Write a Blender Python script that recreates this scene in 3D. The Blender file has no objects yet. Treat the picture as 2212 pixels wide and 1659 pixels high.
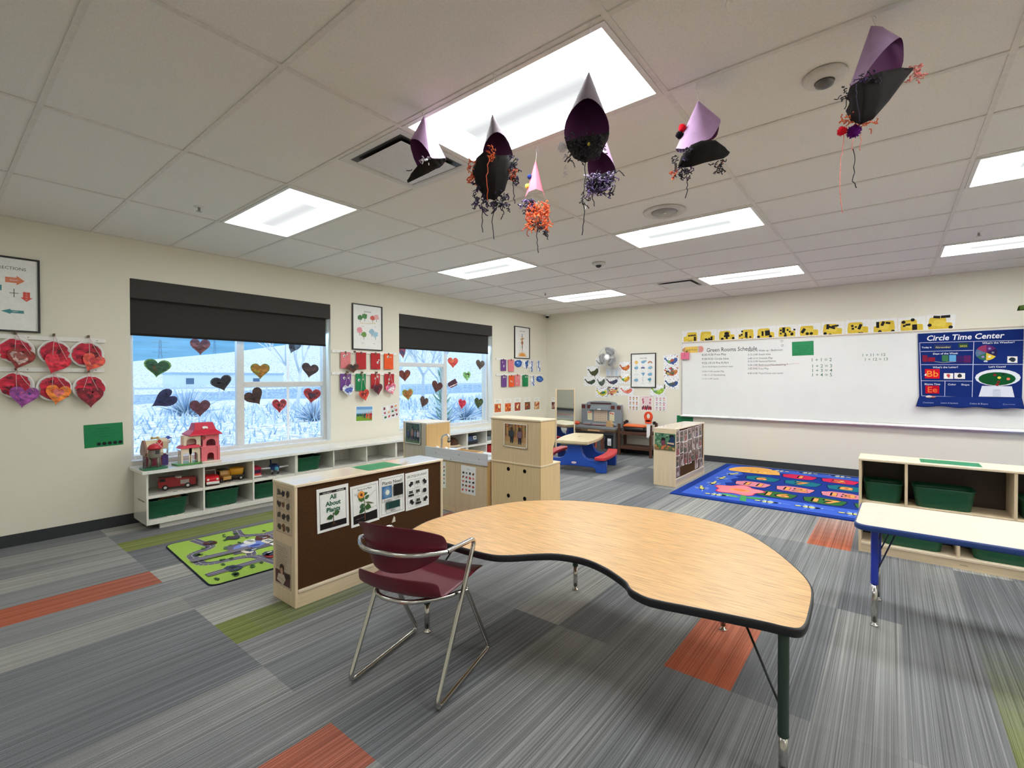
import bpy, math, random
from mathutils import Vector, Matrix
random.seed(7)
R = math.radians
SC = bpy.context.scene
COL = SC.collection
CAM = (5.7088, -8.3067, 1.39)
YAW, PITCH, ROLL, FPX = -0.6746, -0.0106, -0.0011, 1023.2
RX, RY = 0.7810, 0.6246          # direction across the view, for hats that hang facing the camera
CEIL = 2.738

def c(r, g=None, b=None):
    if g is None: g = b = r
    return tuple(((v/255)/12.92 if v/255 <= .04045 else ((v/255+.055)/1.055)**2.4) for v in (r, g, b)) + (1.0,)
WHITE, BLACK = c(238, 237, 232), c(18, 17, 20)

# ------------------------------------------------------------------ materials
def nt(name):
    m = bpy.data.materials.new(name); m.use_nodes = True
    n = m.node_tree.nodes; n.clear()
    out = n.new('ShaderNodeOutputMaterial'); b = n.new('ShaderNodeBsdfPrincipled')
    m.node_tree.links.new(b.outputs[0], out.inputs[0])
    return m, n, m.node_tree.links, b
def mapping(n, l, scale, kind='Object'):
    t = n.new('ShaderNodeTexCoord'); mp = n.new('ShaderNodeMapping')
    l.new(t.outputs[kind], mp.inputs[0]); mp.inputs['Scale'].default_value = scale
    return mp.outputs[0]
def noise(n, l, scale3, scale=1.0, detail=3, rough=.55):
    t = n.new('ShaderNodeTexNoise'); l.new(mapping(n, l, scale3), t.inputs['Vector'])
    t.inputs['Scale'].default_value = scale; t.inputs['Detail'].default_value = detail; t.inputs['Roughness'].default_value = rough
    return t.outputs[0]
def remap(n, l, src, a, b, lo, hi):
    t = n.new('ShaderNodeMapRange'); l.new(src, t.inputs[0])
    for i, v in enumerate((a, b, lo, hi)): t.inputs[i+1].default_value = v
    return t.outputs[0]
def mulcol(n, l, colsock, valsock):
    t = n.new('ShaderNodeVectorMath'); t.operation = 'SCALE'
    l.new(colsock, t.inputs[0]); l.new(valsock, t.inputs[3])
    return t.outputs[0]
def mul(n, l, a, b):
    t = n.new('ShaderNodeMath'); t.operation = 'MULTIPLY'; l.new(a, t.inputs[0]); l.new(b, t.inputs[1]); return t.outputs[0]
def attr(n):
    t = n.new('ShaderNodeAttribute'); t.attribute_name = 'Col'; return t.outputs['Color']
def colmat(name, rough=.6, sc=(1, 1, 1), k=30, lo=.93, hi=1.05, detail=3, metal=0.0, spec=.5, a=.3, b=.7, bump=0.0, coat=0.0):
    m, n, l, bs = nt(name)
    v = noise(n, l, sc, k, detail)
    l.new(mulcol(n, l, attr(n), remap(n, l, v, a, b, lo, hi)), bs.inputs['Base Color'])
    bs.inputs['Roughness'].default_value = rough; bs.inputs['Metallic'].default_value = metal
    bs.inputs['Specular IOR Level'].default_value = spec; bs.inputs['Coat Weight'].default_value = coat
    if bump:
        bp = n.new('ShaderNodeBump'); bp.inputs['Strength'].default_value = bump; bp.inputs['Distance'].default_value = .002
        l.new(v, bp.inputs['Height']); l.new(bp.outputs[0], bs.inputs['Normal'])
    return m
M = {}
M['paper'] = colmat('paper', .7, spec=.3)
M['gloss'] = colmat('laminated print', .35, spec=.4, lo=.96, hi=1.03)
M['plastic'] = colmat('plastic', .38, k=40, lo=.95, hi=1.04)
M['matte'] = colmat('matte', .85, spec=.15)
M['fabric'] = colmat('fabric', .95, k=400, lo=.8, hi=1.15, spec=.1)
M['paint'] = colmat('brushed paint', .55, sc=(60, 14, 30), k=1.5, lo=.45, hi=1.5, detail=6)
M['laminate'] = colmat('white laminate', .13, sc=(1, 30, 4), k=3, lo=.94, hi=1.03, coat=.5)
M['birchx'] = colmat('birch grain along x', .42, sc=(1.5, 40, 40), k=2, lo=.9, hi=1.06, detail=5)
M['birchz'] = colmat('birch grain along z', .42, sc=(40, 40, 1.5), k=2, lo=.9, hi=1.06, detail=5)
M['birchy'] = colmat('birch grain along y', .25, sc=(40, 1.5, 40), k=2, lo=.9, hi=1.06, detail=5, coat=.8)
M['wall'] = colmat('wall paint', .8, k=300, lo=.97, hi=1.03, spec=.25)
M['pinboard'] = colmat('brown pinboard', .9, k=160, lo=.75, hi=1.2, detail=5, spec=.15)
M['chrome'] = colmat('chrome', .16, metal=1.0, k=20, lo=.95, hi=1.02)
M['metal'] = colmat('dull metal', .38, metal=.85, k=20)
M['enamel'] = colmat('whiteboard enamel', .3, k=4, lo=.98, hi=1.01)
M['carpet'] = colmat('ribbed carpet planks', .95, sc=(170, .5, 1), k=1, lo=.52, hi=1.48, detail=3, spec=.08, a=.3, b=.7)
M['carpet'].node_tree.nodes  # rib noise; fine tuft noise is added below
def fix_carpet():
    m = M['carpet']; n, l = m.node_tree.nodes, m.node_tree.links
    bs = [x for x in n if x.type == 'BSDF_PRINCIPLED'][0]
    src = bs.inputs['Base Color'].links[0].from_socket
    v = remap(n, l, noise(n, l, (1, 1, 1), 420, 2), .3, .7, .70, 1.30)
    v2 = remap(n, l, noise(n, l, (30, .4, 1), 1, 2), .3, .7, .84, 1.16)
    l.new(mulcol(n, l, src, mul(n, l, v, v2)), bs.inputs['Base Color'])
fix_carpet()
M['rug'] = colmat('printed rug pile', .95, k=260, lo=.8, hi=1.18, detail=4, spec=.08)
M['tile'] = colmat('acoustic ceiling tile', .95, k=130, lo=.93, hi=1.04, detail=6, spec=.1)
M['oak'] = colmat('oak laminate', .34, sc=(4.5, 110, 1), k=1.6, lo=.50, hi=1.16, detail=6, a=.28, b=.62)
M['shade'] = colmat('charcoal shade cloth', .9, k=500, lo=.8, hi=1.15, spec=.15)
M['frost'] = colmat('frosty grass', .95, sc=(1, 1, 1), k=5, lo=.55, hi=1.35, detail=9, spec=.05, a=.36, b=.62)
M['yarn'] = colmat('curly paper shred', .7, k=200, lo=.7, hi=1.3)
def hatmat():
    m, n, l, bs = nt('purple card')
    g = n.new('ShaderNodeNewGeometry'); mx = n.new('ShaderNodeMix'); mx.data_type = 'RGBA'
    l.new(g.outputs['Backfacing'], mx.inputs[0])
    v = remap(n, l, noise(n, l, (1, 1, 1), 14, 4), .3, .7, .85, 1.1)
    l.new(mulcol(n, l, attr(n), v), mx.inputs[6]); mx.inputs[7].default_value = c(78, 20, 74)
    l.new(mx.outputs[2], bs.inputs['Base Color']); bs.inputs['Roughness'].default_value = .75
    return m
M['hat'] = hatmat()
def glassmat():
    m = bpy.data.materials.new('window glass'); m.use_nodes = True; n = m.node_tree.nodes; l = m.node_tree.links; n.clear()
    o = n.new('ShaderNodeOutputMaterial'); t = n.new('ShaderNodeBsdfTransparent'); g = n.new('ShaderNodeBsdfGlossy'); x = n.new('ShaderNodeMixShader')
    t.inputs[0].default_value = (.93, .97, 1, 1); g.inputs['Roughness'].default_value = .02
    f = n.new('ShaderNodeLayerWeight'); pw = n.new('ShaderNodeMath'); pw.operation = 'POWER'; l.new(f.outputs['Facing'], pw.inputs[0]); pw.inputs[1].default_value = 4
    s = n.new('ShaderNodeMath'); s.operation = 'MULTIPLY_ADD'; s.inputs[1].default_value = .5; s.inputs[2].default_value = .03; l.new(pw.outputs[0], s.inputs[0])
    l.new(s.outputs[0], x.inputs[0]); l.new(t.outputs[0], x.inputs[1]); l.new(g.outputs[0], x.inputs[2]); l.new(x.outputs[0], o.inputs[0])
    return m
M['glass'] = glassmat()
def mirrormat():
    m, n, l, bs = nt('mirror glass'); bs.inputs['Base Color'].default_value = (.78, .82, .82, 1)
    bs.inputs['Metallic'].default_value = 1; bs.inputs['Roughness'].default_value = .03
    return m
M['mirror'] = mirrormat()
LIGHT = 17.5
def lensmat(power):
    m, n, l, bs = nt('lit prismatic lens')
    tc = n.new('ShaderNodeTexCoord'); sp = n.new('ShaderNodeSeparateXYZ'); l.new(tc.outputs['Object'], sp.inputs[0])
    ab = n.new('ShaderNodeMath'); ab.operation = 'ABSOLUTE'; l.new(sp.outputs[1], ab.inputs[0])   # |y| across the lens, tubes at +-.14
    # dark band down the middle and softer ones between the lamp rows
    r1 = remap(n, l, ab.outputs[0], .018, .065, 0.0, .0145); r3 = remap(n, l, ab.outputs[0], .06, .09, 0.0, 1.0)
    m0 = n.new('ShaderNodeMath'); m0.operation = 'MAXIMUM'; l.new(r1, m0.inputs[0]); l.new(r3, m0.inputs[1]); r1 = m0.outputs[0]
    ax = n.new('ShaderNodeMath'); ax.operation = 'ABSOLUTE'; l.new(sp.outputs[0], ax.inputs[0])
    ex = remap(n, l, ax.outputs[0], .36, .50, 0.0, 1.0)
    mx = n.new('ShaderNodeMath'); mx.operation = 'MAXIMUM'; l.new(r1, mx.inputs[0]); l.new(ex, mx.inputs[1])
    st = remap(n, l, mx.outputs[0], 0, 1, .80, power)
    e = n.new('ShaderNodeEmission'); e.inputs[0].default_value = (.965, 1, 1.0, 1); l.new(st, e.inputs[1])
    o = [x for x in n if x.type == 'OUTPUT_MATERIAL'][0]; l.new(e.outputs[0], o.inputs[0])
    return m
M['lens'] = lensmat(LIGHT); M['lens_dim'] = lensmat(LIGHT*.4); M['lens_mid'] = lensmat(LIGHT*.72); M['lens_far'] = lensmat(LIGHT*1.22)

# ------------------------------------------------------------------ mesh builder
class MB:
    def __init__(s): s.v = []; s.f = []; s.c = []; s.sm = []
    def face(s, idx, col, smooth=False): s.f.append(tuple(idx)); s.c.append(col); s.sm.append(smooth)
    def add(s, pts): i = len(s.v); s.v += [tuple(p) for p in pts]; return i
    def box(s, x0, x1, y0, y1, z0, z1, col, T=None):
        p = [(x, y, z) for z in (z0, z1) for x, y in ((x0, y0), (x1, y0), (x1, y1), (x0, y1))]
        if T: p = [T(q) for q in p]
        i = s.add(p)
        for q in ((3, 2, 1, 0), (4, 5, 6, 7), (0, 1, 5, 4), (1, 2, 6, 5), (2, 3, 7, 6), (3, 0, 4, 7)): s.face([i+k for k in q], col)
        return s
    def prism(s, poly, fn, t0, t1, col, cap=None, smooth=False):
        """poly: 2D points, fn(a,b,t)->3D; ccw poly seen from +t"""
        n = len(poly); i = s.add([fn(a, b, t0) for a, b in poly]); j = s.add([fn(a, b, t1) for a, b in poly])
        s.face([i+k for k in range(n)][::-1], cap or col); s.face([j+k for k in range(n)], cap or col)
        for k in range(n): s.face((i+k, i+(k+1) % n, j+(k+1) % n, j+k), col, smooth)
        return s
    def tube(s, path, r, col, seg=8, closed=False, caps=True):
        P = [Vector(p) for p in path]; n = len(P); rs = r if isinstance(r, (list, tuple)) else [r]*n
        up = None; rings = []
        for k in range(n):
            a = P[(k-1) % n] if (closed or k > 0) else P[k]; b = P[(k+1) % n] if (closed or k < n-1) else P[k]
            t = (b-a)
            if t.length < 1e-9: t = Vector((0, 0, 1))
            t.normalize()
            if up is None: up = Vector((0, 0, 1)) if abs(t.z) < .9 else Vector((1, 0, 0))
            x = up - t*up.dot(t)
            if x.length < 1e-6: x = t.orthogonal()
            x.normalize(); y = t.cross(x); up = x
            rings.append(s.add([P[k]+x*(rs[k]*math.cos(2*math.pi*q/seg))+y*(rs[k]*math.sin(2*math.pi*q/seg)) for q in range(seg)]))
        m = n if closed else n-1
        for k in range(m):
            a, b = rings[k], rings[(k+1) % n]
            for q in range(seg): s.face((a+q, a+(q+1) % seg, b+(q+1) % seg, b+q), col, True)
        if caps and not closed:
            s.face([rings[0]+q for q in range(seg)][::-1], col); s.face([rings[-1]+q for q in range(seg)], col)
        return s
    def lathe(s, prof, col, seg=20, o=(0, 0, 0), T=None, caps=True, cols=None):
        rings = []
        for r, z in prof:
            p = [(o[0]+r*math.cos(2*math.pi*q/seg), o[1]+r*math.sin(2*math.pi*q/seg), o[2]+z) for q in range(seg)]
            rings.append(s.add([T(x) for x in p] if T else p))
        for k in range(len(rings)-1):
            cc = cols[k] if cols else col
            for q in range(seg): s.face((rings[k]+q, rings[k]+(q+1) % seg, rings[k+1]+(q+1) % seg, rings[k+1]+q), cc, True)
        if caps:
            s.face([rings[0]+q for q in range(seg)][::-1], col); s.face([rings[-1]+q for q in range(seg)], col)
        return s
    def ball(s, o, r, col, seg=12, sq=(1, 1, 1)):
        n = seg//2
        prof = [(max(1e-4, math.sin(math.pi*k/n)), -math.cos(math.pi*k/n)) for k in range(n+1)]
        return s.lathe(prof, col, seg, T=lambda p: (o[0]+p[0]*r*sq[0], o[1]+p[1]*r*sq[1], o[2]+p[2]*r*sq[2]))
    def loft(s, rings, col, closed=True, caps=True, smooth=True, cols=None):
        ids = [s.add(r) for r in rings]; n = len(rings[0])
        for k in range(len(ids)-1):
            cc = cols[k] if cols else col
            for q in range(n if closed else n-1): s.face((ids[k]+q, ids[k]+(q+1) % n, ids[k+1]+(q+1) % n, ids[k+1]+q), cc, smooth)
        if caps: s.face([ids[0]+q for q in range(n)][::-1], col); s.face([ids[-1]+q for q in range(n)], col)
        return s
    def build(s, name, mat, parent=None, loc=None, bevel=0, rot=None, solid=0, sub=0):
        me = bpy.data.meshes.new(name); me.from_pydata(s.v, [], s.f)
        me.polygons.foreach_set('use_smooth', s.sm)
        a = me.color_attributes.new('Col', 'FLOAT_COLOR', 'CORNER'); buf = []
        for f, cc in zip(s.f, s.c): buf += list(cc)*len(f)
        a.data.foreach_set('color', buf); me.update()
        me.materials.append(M[mat])
        o = bpy.data.objects.new(name, me); COL.objects.link(o)
        if parent: o.parent = parent
        if loc: o.location = loc
        if rot: o.rotation_euler = rot
        if solid:
            md = o.modifiers.new('thickness', 'SOLIDIFY'); md.thickness = solid; md.offset = 0
        if sub:
            md = o.modifiers.new('smooth', 'SUBSURF'); md.levels = md.render_levels = sub
        if bevel:
            md = o.modifiers.new('soft edges', 'BEVEL'); md.width = bevel; md.segments = 2; md.limit_method = 'ANGLE'; md.angle_limit = R(40)
        return o
def box(x0, x1, y0, y1, z0, z1, col): return MB().box(x0, x1, y0, y1, z0, z1, col)

def tag(o, label, cat, group=None, kind=None):
    if label: o['label'] = label
    if cat: o['category'] = cat
    if group: o['group'] = group
    if kind: o['kind'] = kind
    return o
def thing(name, label, cat, loc=(0, 0, 0), rz=0, group=None):
    o = bpy.data.objects.new(name, None); COL.objects.link(o); o.empty_display_size = .1
    o.location = loc; o.rotation_euler = (0, 0, rz)
    return tag(o, label, cat, group)
def struct(o): o['kind'] = 'structure'; return o
def dup(root, loc, rz, label, group=None):
    r = root.copy(); COL.objects.link(r); r.location = loc; r.rotation_euler = (0, 0, rz)
    tag(r, label, None, group)
    for ch in list(root.children):
        k = ch.copy(); COL.objects.link(k); k.parent = r
        for g in ch.children:
            d = g.copy(); COL.objects.link(d); d.parent = k
    return r
ORD = ['first', 'second', 'third', 'fourth', 'fifth', 'sixth', 'seventh', 'eighth', 'ninth', 'tenth', 'eleventh', 'twelfth']

# ------------------------------------------------------------------ flat prints
_tx = {}
def textmesh(s, bold=0.0):
    if (s, bold) in _tx: return _tx[(s, bold)]
    cu = bpy.data.curves.new('t', 'FONT'); cu.body = s; cu.resolution_u = 2; cu.fill_mode = 'FRONT'; cu.offset = bold
    o = bpy.data.objects.new('t', cu); COL.objects.link(o)
    dg = bpy.context.evaluated_depsgraph_get(); me = o.evaluated_get(dg).to_mesh()
    v = [(p.co.x, p.co.y) for p in me.vertices]; f = [tuple(p.vertices) for p in me.polygons]
    o.evaluated_get(dg).to_mesh_clear(); bpy.data.objects.remove(o); bpy.data.curves.remove(cu)
    x1 = max([p[0] for p in v] or [1]); _tx[(s, bold)] = (v, f, x1)
    return _tx[(s, bold)]
class Sheet:
    """a flat printed sheet: u to the right, v up, both 0..1; layers stand a hair apart"""
    def __init__(s, o, U, V, N, w, h, rot=0, bg=WHITE, thick=.0016, curl=0.0):
        s.o = Vector(o); U, V = Vector(U), Vector(V); s.N = Vector(N).normalized()
        a = R(rot); s.U = U*math.cos(a)+V*math.sin(a); s.V = V*math.cos(a)-U*math.sin(a)
        s.w, s.h, s.k, s.mb, s.curl, s.thick = w, h, 0, MB(), curl, thick
        if bg: s.slab([(0, 0), (1, 0), (1, 1), (0, 1)], bg)
    def P(s, u, v, d): return tuple(s.U*((u-.5)*s.w)+s.V*((v-.5)*s.h)+s.N*(d+s.curl*(abs(.5-v)*2)**2))
    def d(s): s.k += 1; return s.thick+.0003*s.k
    def slab(s, pts, col):
        s.mb.prism(pts, lambda a, b, t: s.P(a, b, t), 0, s.thick, col); return s
    def poly(s, pts, col):
        d = s.d(); i = s.mb.add([s.P(a, b, d) for a, b in pts]); s.mb.face(range(i, i+len(pts)), col); return s
    def rect(s, u0, v0, u1, v1, col): return s.poly([(u0, v0), (u1, v0), (u1, v1), (u0, v1)], col)
    def frame(s, u0, v0, u1, v1, t, col):
        tv = t*s.w/s.h
        s.rect(u0, v0, u1, v0+tv, col); s.k -= 1; s.rect(u0, v1-tv, u1, v1, col); s.k -= 1
        s.rect(u0, v0, u0+t, v1, col); s.k -= 1; return s.rect(u1-t, v0, u1, v1, col)
    def ell(s, u, v, ru, rv, col, rot=0, n=18):
        a = R(rot); q = s.w/s.h; pts = []
        for k in range(n):
            t = 2*math.pi*k/n; x, y = ru*math.cos(t), rv*math.sin(t)/q
            pts.append((u+x*math.cos(a)-y*math.sin(a), v+(x*math.sin(a)+y*math.cos(a))*q))
        return s.poly(pts, col)
    def circ(s, u, v, r, col, n=18): return s.ell(u, v, r, r*s.w/s.h, col, 0, n)
    def blob(s, u, v, ru, rv, col, seed=0, n=14, rough=.25):
        rd = random.Random(seed); ks = [1+rd.uniform(-rough, rough) for _ in range(n)]
        return s.poly([(u+ru*ks[k]*math.cos(2*math.pi*k/n), v+rv*ks[k]*math.sin(2*math.pi*k/n)) for k in range(n)], col)
    def line(s, pts, t, col):
        d = s.d(); q = s.w/s.h
        for (a, b), (e, f) in zip(pts, pts[1:]):
            dx, dy = e-a, (f-b)/q; L = math.hypot(dx, dy) or 1; nx, ny = -dy/L*t/2, dx/L*t/2*q
            i = s.mb.add([s.P(a+nx, b+ny, d), s.P(a-nx, b-ny, d), s.P(e-nx, f-ny, d), s.P(e+nx, f+ny, d)]); s.mb.face((i, i+1, i+2, i+3), col)
        return s
    def text(s, t, u, v, h, col, al='c', maxw=None, slant=0, bold=0.0, wk=1.0):
        """h = letter size as part of the sheet height"""
        V, F, x1 = textmesh(t, bold); sv = h/.72; su = sv*s.h/s.w*wk
        if maxw and x1*su > maxw: su = maxw/x1
        x0 = u-(x1*su/2 if al == 'c' else x1*su if al == 'r' else 0); d = s.d()
        i = s.mb.add([s.P(x0+(x+slant*y)*su, v+y*sv, d) for x, y in V])
        for f in F: s.mb.face([i+k for k in f], col)
        return s
    def build(s, name, label, cat, group=None, mat='paper', parent=None):
        o = s.mb.build(name, mat, parent); o.location = s.o
        if label: tag(o, label, cat, group)
        return o
def SW(r, rot=0, x=-.001, **k):
    k.setdefault('thick', .0035); return Sheet((x, r[0], r[1]), (0, 1, 0), (0, 0, 1), (1, 0, 0), r[2], r[3], rot, **k)
def SB(r, rot=0, y=.001, **k):
    k.setdefault('thick', .0035); return Sheet((r[0], y, r[1]), (1, 0, 0), (0, 0, 1), (0, -1, 0), r[2], r[3], rot, **k)
def heart(n=28):
    p = []
    for k in range(n):
        t = 2*math.pi*k/n; p.append((16*math.sin(t)**3/32, (13*math.cos(t)-5*math.cos(2*t)-2*math.cos(3*t)-math.cos(4*t)+2.5)/29))
    return p[::-1]
HEART = heart()
def hpts(k=1.0, dx=0, dy=0, sk=0): return [(.5+dx+x*k+sk*y*x, .5+dy+y*k) for x, y in HEART]


# ------------------------------------------------------------------ world, camera
def world():
    w = bpy.data.worlds.new('winter sky'); SC.world = w; w.use_nodes = True; n = w.node_tree.nodes; l = w.node_tree.links; n.clear()
    o = n.new('ShaderNodeOutputWorld'); b = n.new('ShaderNodeBackground'); l.new(b.outputs[0], o.inputs[0])
    t = n.new('ShaderNodeTexCoord'); s = n.new('ShaderNodeSeparateXYZ'); l.new(t.outputs['Generated'], s.inputs[0])
    r = n.new('ShaderNodeValToRGB'); l.new(s.outputs[2], r.inputs[0])
    e = r.color_ramp.elements; e[0].position = 0; e[0].color = (.20, .52, .86, 1); e[1].position = .5; e[1].color = (1.25, 1.4, 1.6, 1)
    k = e.new(.12); k.color = (.16, .48, .86, 1)
    nz = n.new('ShaderNodeTexNoise'); mp = n.new('ShaderNodeMapping'); mp.inputs['Scale'].default_value = (2, 2, 30); l.new(t.outputs['Generated'], mp.inputs[0]); l.new(mp.outputs[0], nz.inputs[0])
    mr = n.new('ShaderNodeMapRange'); l.new(nz.outputs[0], mr.inputs[0])
    for i, v in enumerate((.3, .7, .9, 1.15)): mr.inputs[i+1].default_value = v
    vm = n.new('ShaderNodeVectorMath'); vm.operation = 'SCALE'; l.new(r.outputs[0], vm.inputs[0]); l.new(mr.outputs[0], vm.inputs[3])
    l.new(vm.outputs[0], b.inputs[0]); b.inputs[1].default_value = 1.0
world()
def camera():
    cd = bpy.data.cameras.new('camera'); o = bpy.data.objects.new('camera', cd); COL.objects.link(o); SC.camera = o
    cd.sensor_width = 36; cd.sensor_fit = 'HORIZONTAL'; cd.lens = FPX/2212*36; cd.clip_start = .05; cd.clip_end = 800
    f = Vector((math.sin(YAW)*math.cos(PITCH), math.cos(YAW)*math.cos(PITCH), math.sin(PITCH)))
    r = Vector((math.cos(YAW), -math.sin(YAW), 0)); u = r.cross(f)
    cr, sr = math.cos(ROLL), math.sin(ROLL); r2 = r*cr+u*sr; u2 = u*cr-r*sr
    m = Matrix((r2, u2, -f)).transposed().to_4x4(); m.translation = CAM; o.matrix_world = m
camera()
SC.view_settings.view_transform = 'Standard'; SC.view_settings.look = 'None'; SC.view_settings.exposure = 0.0; SC.view_settings.gamma = 1.0

# ------------------------------------------------------------------ room shell
XR, YB = 9.76, -10.4            # right wall and the wall behind the camera
WALLC = c(229, 224, 208); BASEC = c(62, 64, 66)
W1 = (-7.04, -4.957, .592, 2.363); W2 = (-3.853, -1.748, .592, 2.363)
def floor():
    b = MB(); rd = random.Random(3); PW, PL = .3035, 1.2133
    org = {(16, 1): (0, 0), (5, -1): (0, 0), (13, -1): (0, 0), (17, 3): (0, 1), (7, 1): (0, 0), (26, -1): (0, 0)}
    grn = {(9, 0): (0, 1), (2, 0): (0, 0), (2, 1): (0, 0), (20, 1): (0, 1), (20, 0): (0, 0)}
    greys = [c(124, 125, 126), c(140, 140, 138), c(108, 110, 113), c(154, 153, 148), c(130, 131, 131), c(115, 117, 119)]
    O, G = c(170, 88, 58), c(116, 124, 60)
    for i in range(-1, 33):
        x0, x1 = max(0, i*PW), min(XR, (i+1)*PW)
        if x1 <= x0: continue
        for j in range(-3, 8):
            y0, y1 = max(YB, -7.28+j*PL), min(0, -7.28+(j+1)*PL)
            if y1 <= y0: continue
            g = rd.choice(greys); a = z = g
            g2 = rd.choice(greys); a = g; z = tuple(.5*p+.5*q for p, q in zip(g, g2))
            def mix(k, fade, base): return tuple(p*(1-fade)+q*fade for p, q in zip(k, base))
            if (i, j) in org: f = org[(i, j)]; a, z = mix(O, .55*f[0]+.05, g), mix(O, .55*f[1]+.3, g)
            if (i, j) in grn: f = grn[(i, j)]; a, z = mix(G, .75*f[0]+.08, g), mix(G, .75*f[1]+.2, g)
            N = 8
            for q in range(N):
                t0, t1 = q/N, (q+1)/N; ya, yb = y0+(y1-y0)*t0, y0+(y1-y0)*t1; tm = (t0+t1)/2
                k = b.add([(x0, ya, 0), (x1, ya, 0), (x1, yb, 0), (x0, yb, 0)])
                b.face((k, k+1, k+2, k+3), tuple(p*(1-tm)+r*tm for p, r in zip(a, z)))
    struct(b.build('floor', 'carpet'))
floor()
struct(box(-.3, XR+.2, YB-.2, .2, CEIL+.002, CEIL+.12, c(232, 227, 220)).build('ceiling', 'tile'))
def wall_windows():
    b = MB(); d = -.26
    ys = [YB, W1[0], W1[1], W2[0], W2[1], 0]
    for k in (0, 2, 4): b.box(d, 0, ys[k], ys[k+1], 0, CEIL, WALLC)
    for w in (W1, W2):
        b.box(d, 0, w[0], w[1], 0, w[2], WALLC); b.box(d, 0, w[0], w[1], w[3], CEIL, WALLC)
    struct(b.build('wall_left', 'wall'))
wall_windows()
struct(box(-.26, XR+.2, 0, .15, 0, CEIL, WALLC).build('wall_back', 'wall'))
struct(box(XR, XR+.15, YB, 0, 0, CEIL, WALLC).build('wall_right', 'wall'))
struct(box(-.26, XR+.15, YB-.15, YB, 0, CEIL, WALLC).build('wall_front', 'wall'))
struct(box(0, .009, YB, -.009, 0, .1, BASEC).build('baseboard_left', 'matte', bevel=.003))
struct(box(0, XR, -.009, 0, 0, .1, BASEC).build('baseboard_back', 'matte', bevel=.003))
struct(box(XR-.009, XR, YB, -.009, 0, .1, BASEC).build('baseboard_right', 'matte', bevel=.003))

# ceiling grid: 2 ft x 4 ft, long side across the room
GX0, GY0, GX, GY = 3.6569, -7.926, 1.2192, .6096
def grid():
    b = MB(); t = .012; cc = c(222, 216, 208)
    for i in range(-3, 6):
        x = GX0+i*GX
        if 0 < x < XR: b.box(x-t, x+t, YB, 0, CEIL-.004, CEIL+.002, cc)
    for j in range(-5, 14):
        y = GY0+j*GY
        if YB < y < 0: b.box(0, XR, y-t, y+t, CEIL-.0036, CEIL+.002, cc)
    b.box(0, .022, YB, 0, CEIL-.004, CEIL+.002, cc); b.box(0, XR, -.022, 0, CEIL-.004, CEIL+.002, cc)
    struct(b.build('trim_1', 'matte'))
grid()

# ------------------------------------------------------------------ windows
FRAMEC = c(214, 212, 206)
def window(idx, w, mull, horiz, muntin):
    xf, xb = -.11, -.17; y0, y1, z0, z1 = w; m = .045
    root = struct(MB().box(xb, xf, y0, y0+m, z0, z1, FRAMEC).box(xb, xf, y1-m, y1, z0, z1, FRAMEC).box(xb, xf, y0+m, y1-m, z0, z0+m, FRAMEC).box(xb, xf, y0+m, y1-m, z1-m, z1, FRAMEC).build('window_%d' % idx, 'plastic', bevel=.004))
    b = MB().box(xb, xf-.002, mull[0], mull[1], z0+m, z1-m, FRAMEC)
    hy = (mull[1], y1-m) if horiz[2] else (y0+m, mull[0])
    b.box(xb, xf-.004, hy[0], hy[1], horiz[0], horiz[1], FRAMEC)
    o = b.build('window_frame', 'plastic', root, bevel=.003)
    if muntin: MB().box(-.152, -.138, muntin-.013, muntin+.013, z0+m, z1-m, c(245, 250, 255)).build('muntin', 'plastic', root)
    pb = MB(); k = pb.add([(-.144, y0+m, z0+m), (-.144, y1-m, z0+m), (-.144, y1-m, z1-m), (-.144, y0+m, z1-m)]); pb.face((k, k+1, k+2, k+3), WHITE); pb.build('pane', 'glass', root)
    # painted stool board under the opening
    MB().box(xf, .004, y0+.002, y1-.002, z0-.001, z0+.006, c(230, 230, 228)).build('window_sill', 'laminate', root)
window(1, W1, ((-6.048,1.112)[0], (-5.97,1.109)[0]), ((-5.964,1.298)[1], (-5.964,1.361)[1], True), (-5.449,1.086)[0])
window(2, W2, ((-2.852,1.499)[0], (-2.776,1.5)[0]), ((-3.321,1.585)[1], (-3.32,1.649)[1], False), None)
def shade(w, zb, yr, label):
    t = thing('roller_shade', label, 'window shade', (0, (w[0]+w[1])/2, w[3]-.1)); cy, cz = (w[0]+w[1])/2, w[3]-.1
    SHC = c(70, 68, 66)
    MB().box(-.1, .003, w[0]+.002-cy, w[1]-.002-cy, -.085, .099, SHC).build('fascia', 'shade', t, bevel=.003)
    MB().box(-.062, -.059, w[0]+.01-cy, yr-cy, zb-cz, .0, c(60, 58, 56)).build('shade_cloth', 'shade', t)
    MB().box(-.068, -.052, w[0]+.01-cy, yr-cy, zb-.024-cz, zb-cz, c(40, 39, 39)).build('hem_bar', 'shade', t, bevel=.004)
shade(W1, (-7.013,1.843)[1], (-4.993,1.868)[0], 'charcoal roller shade half lowered over the wider nearer window, beside arrow poster')
shade(W2, (-3.79,1.87)[1], (-1.798,1.973)[0], 'charcoal roller shade half lowered over the window next to the solar system poster')

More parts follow.
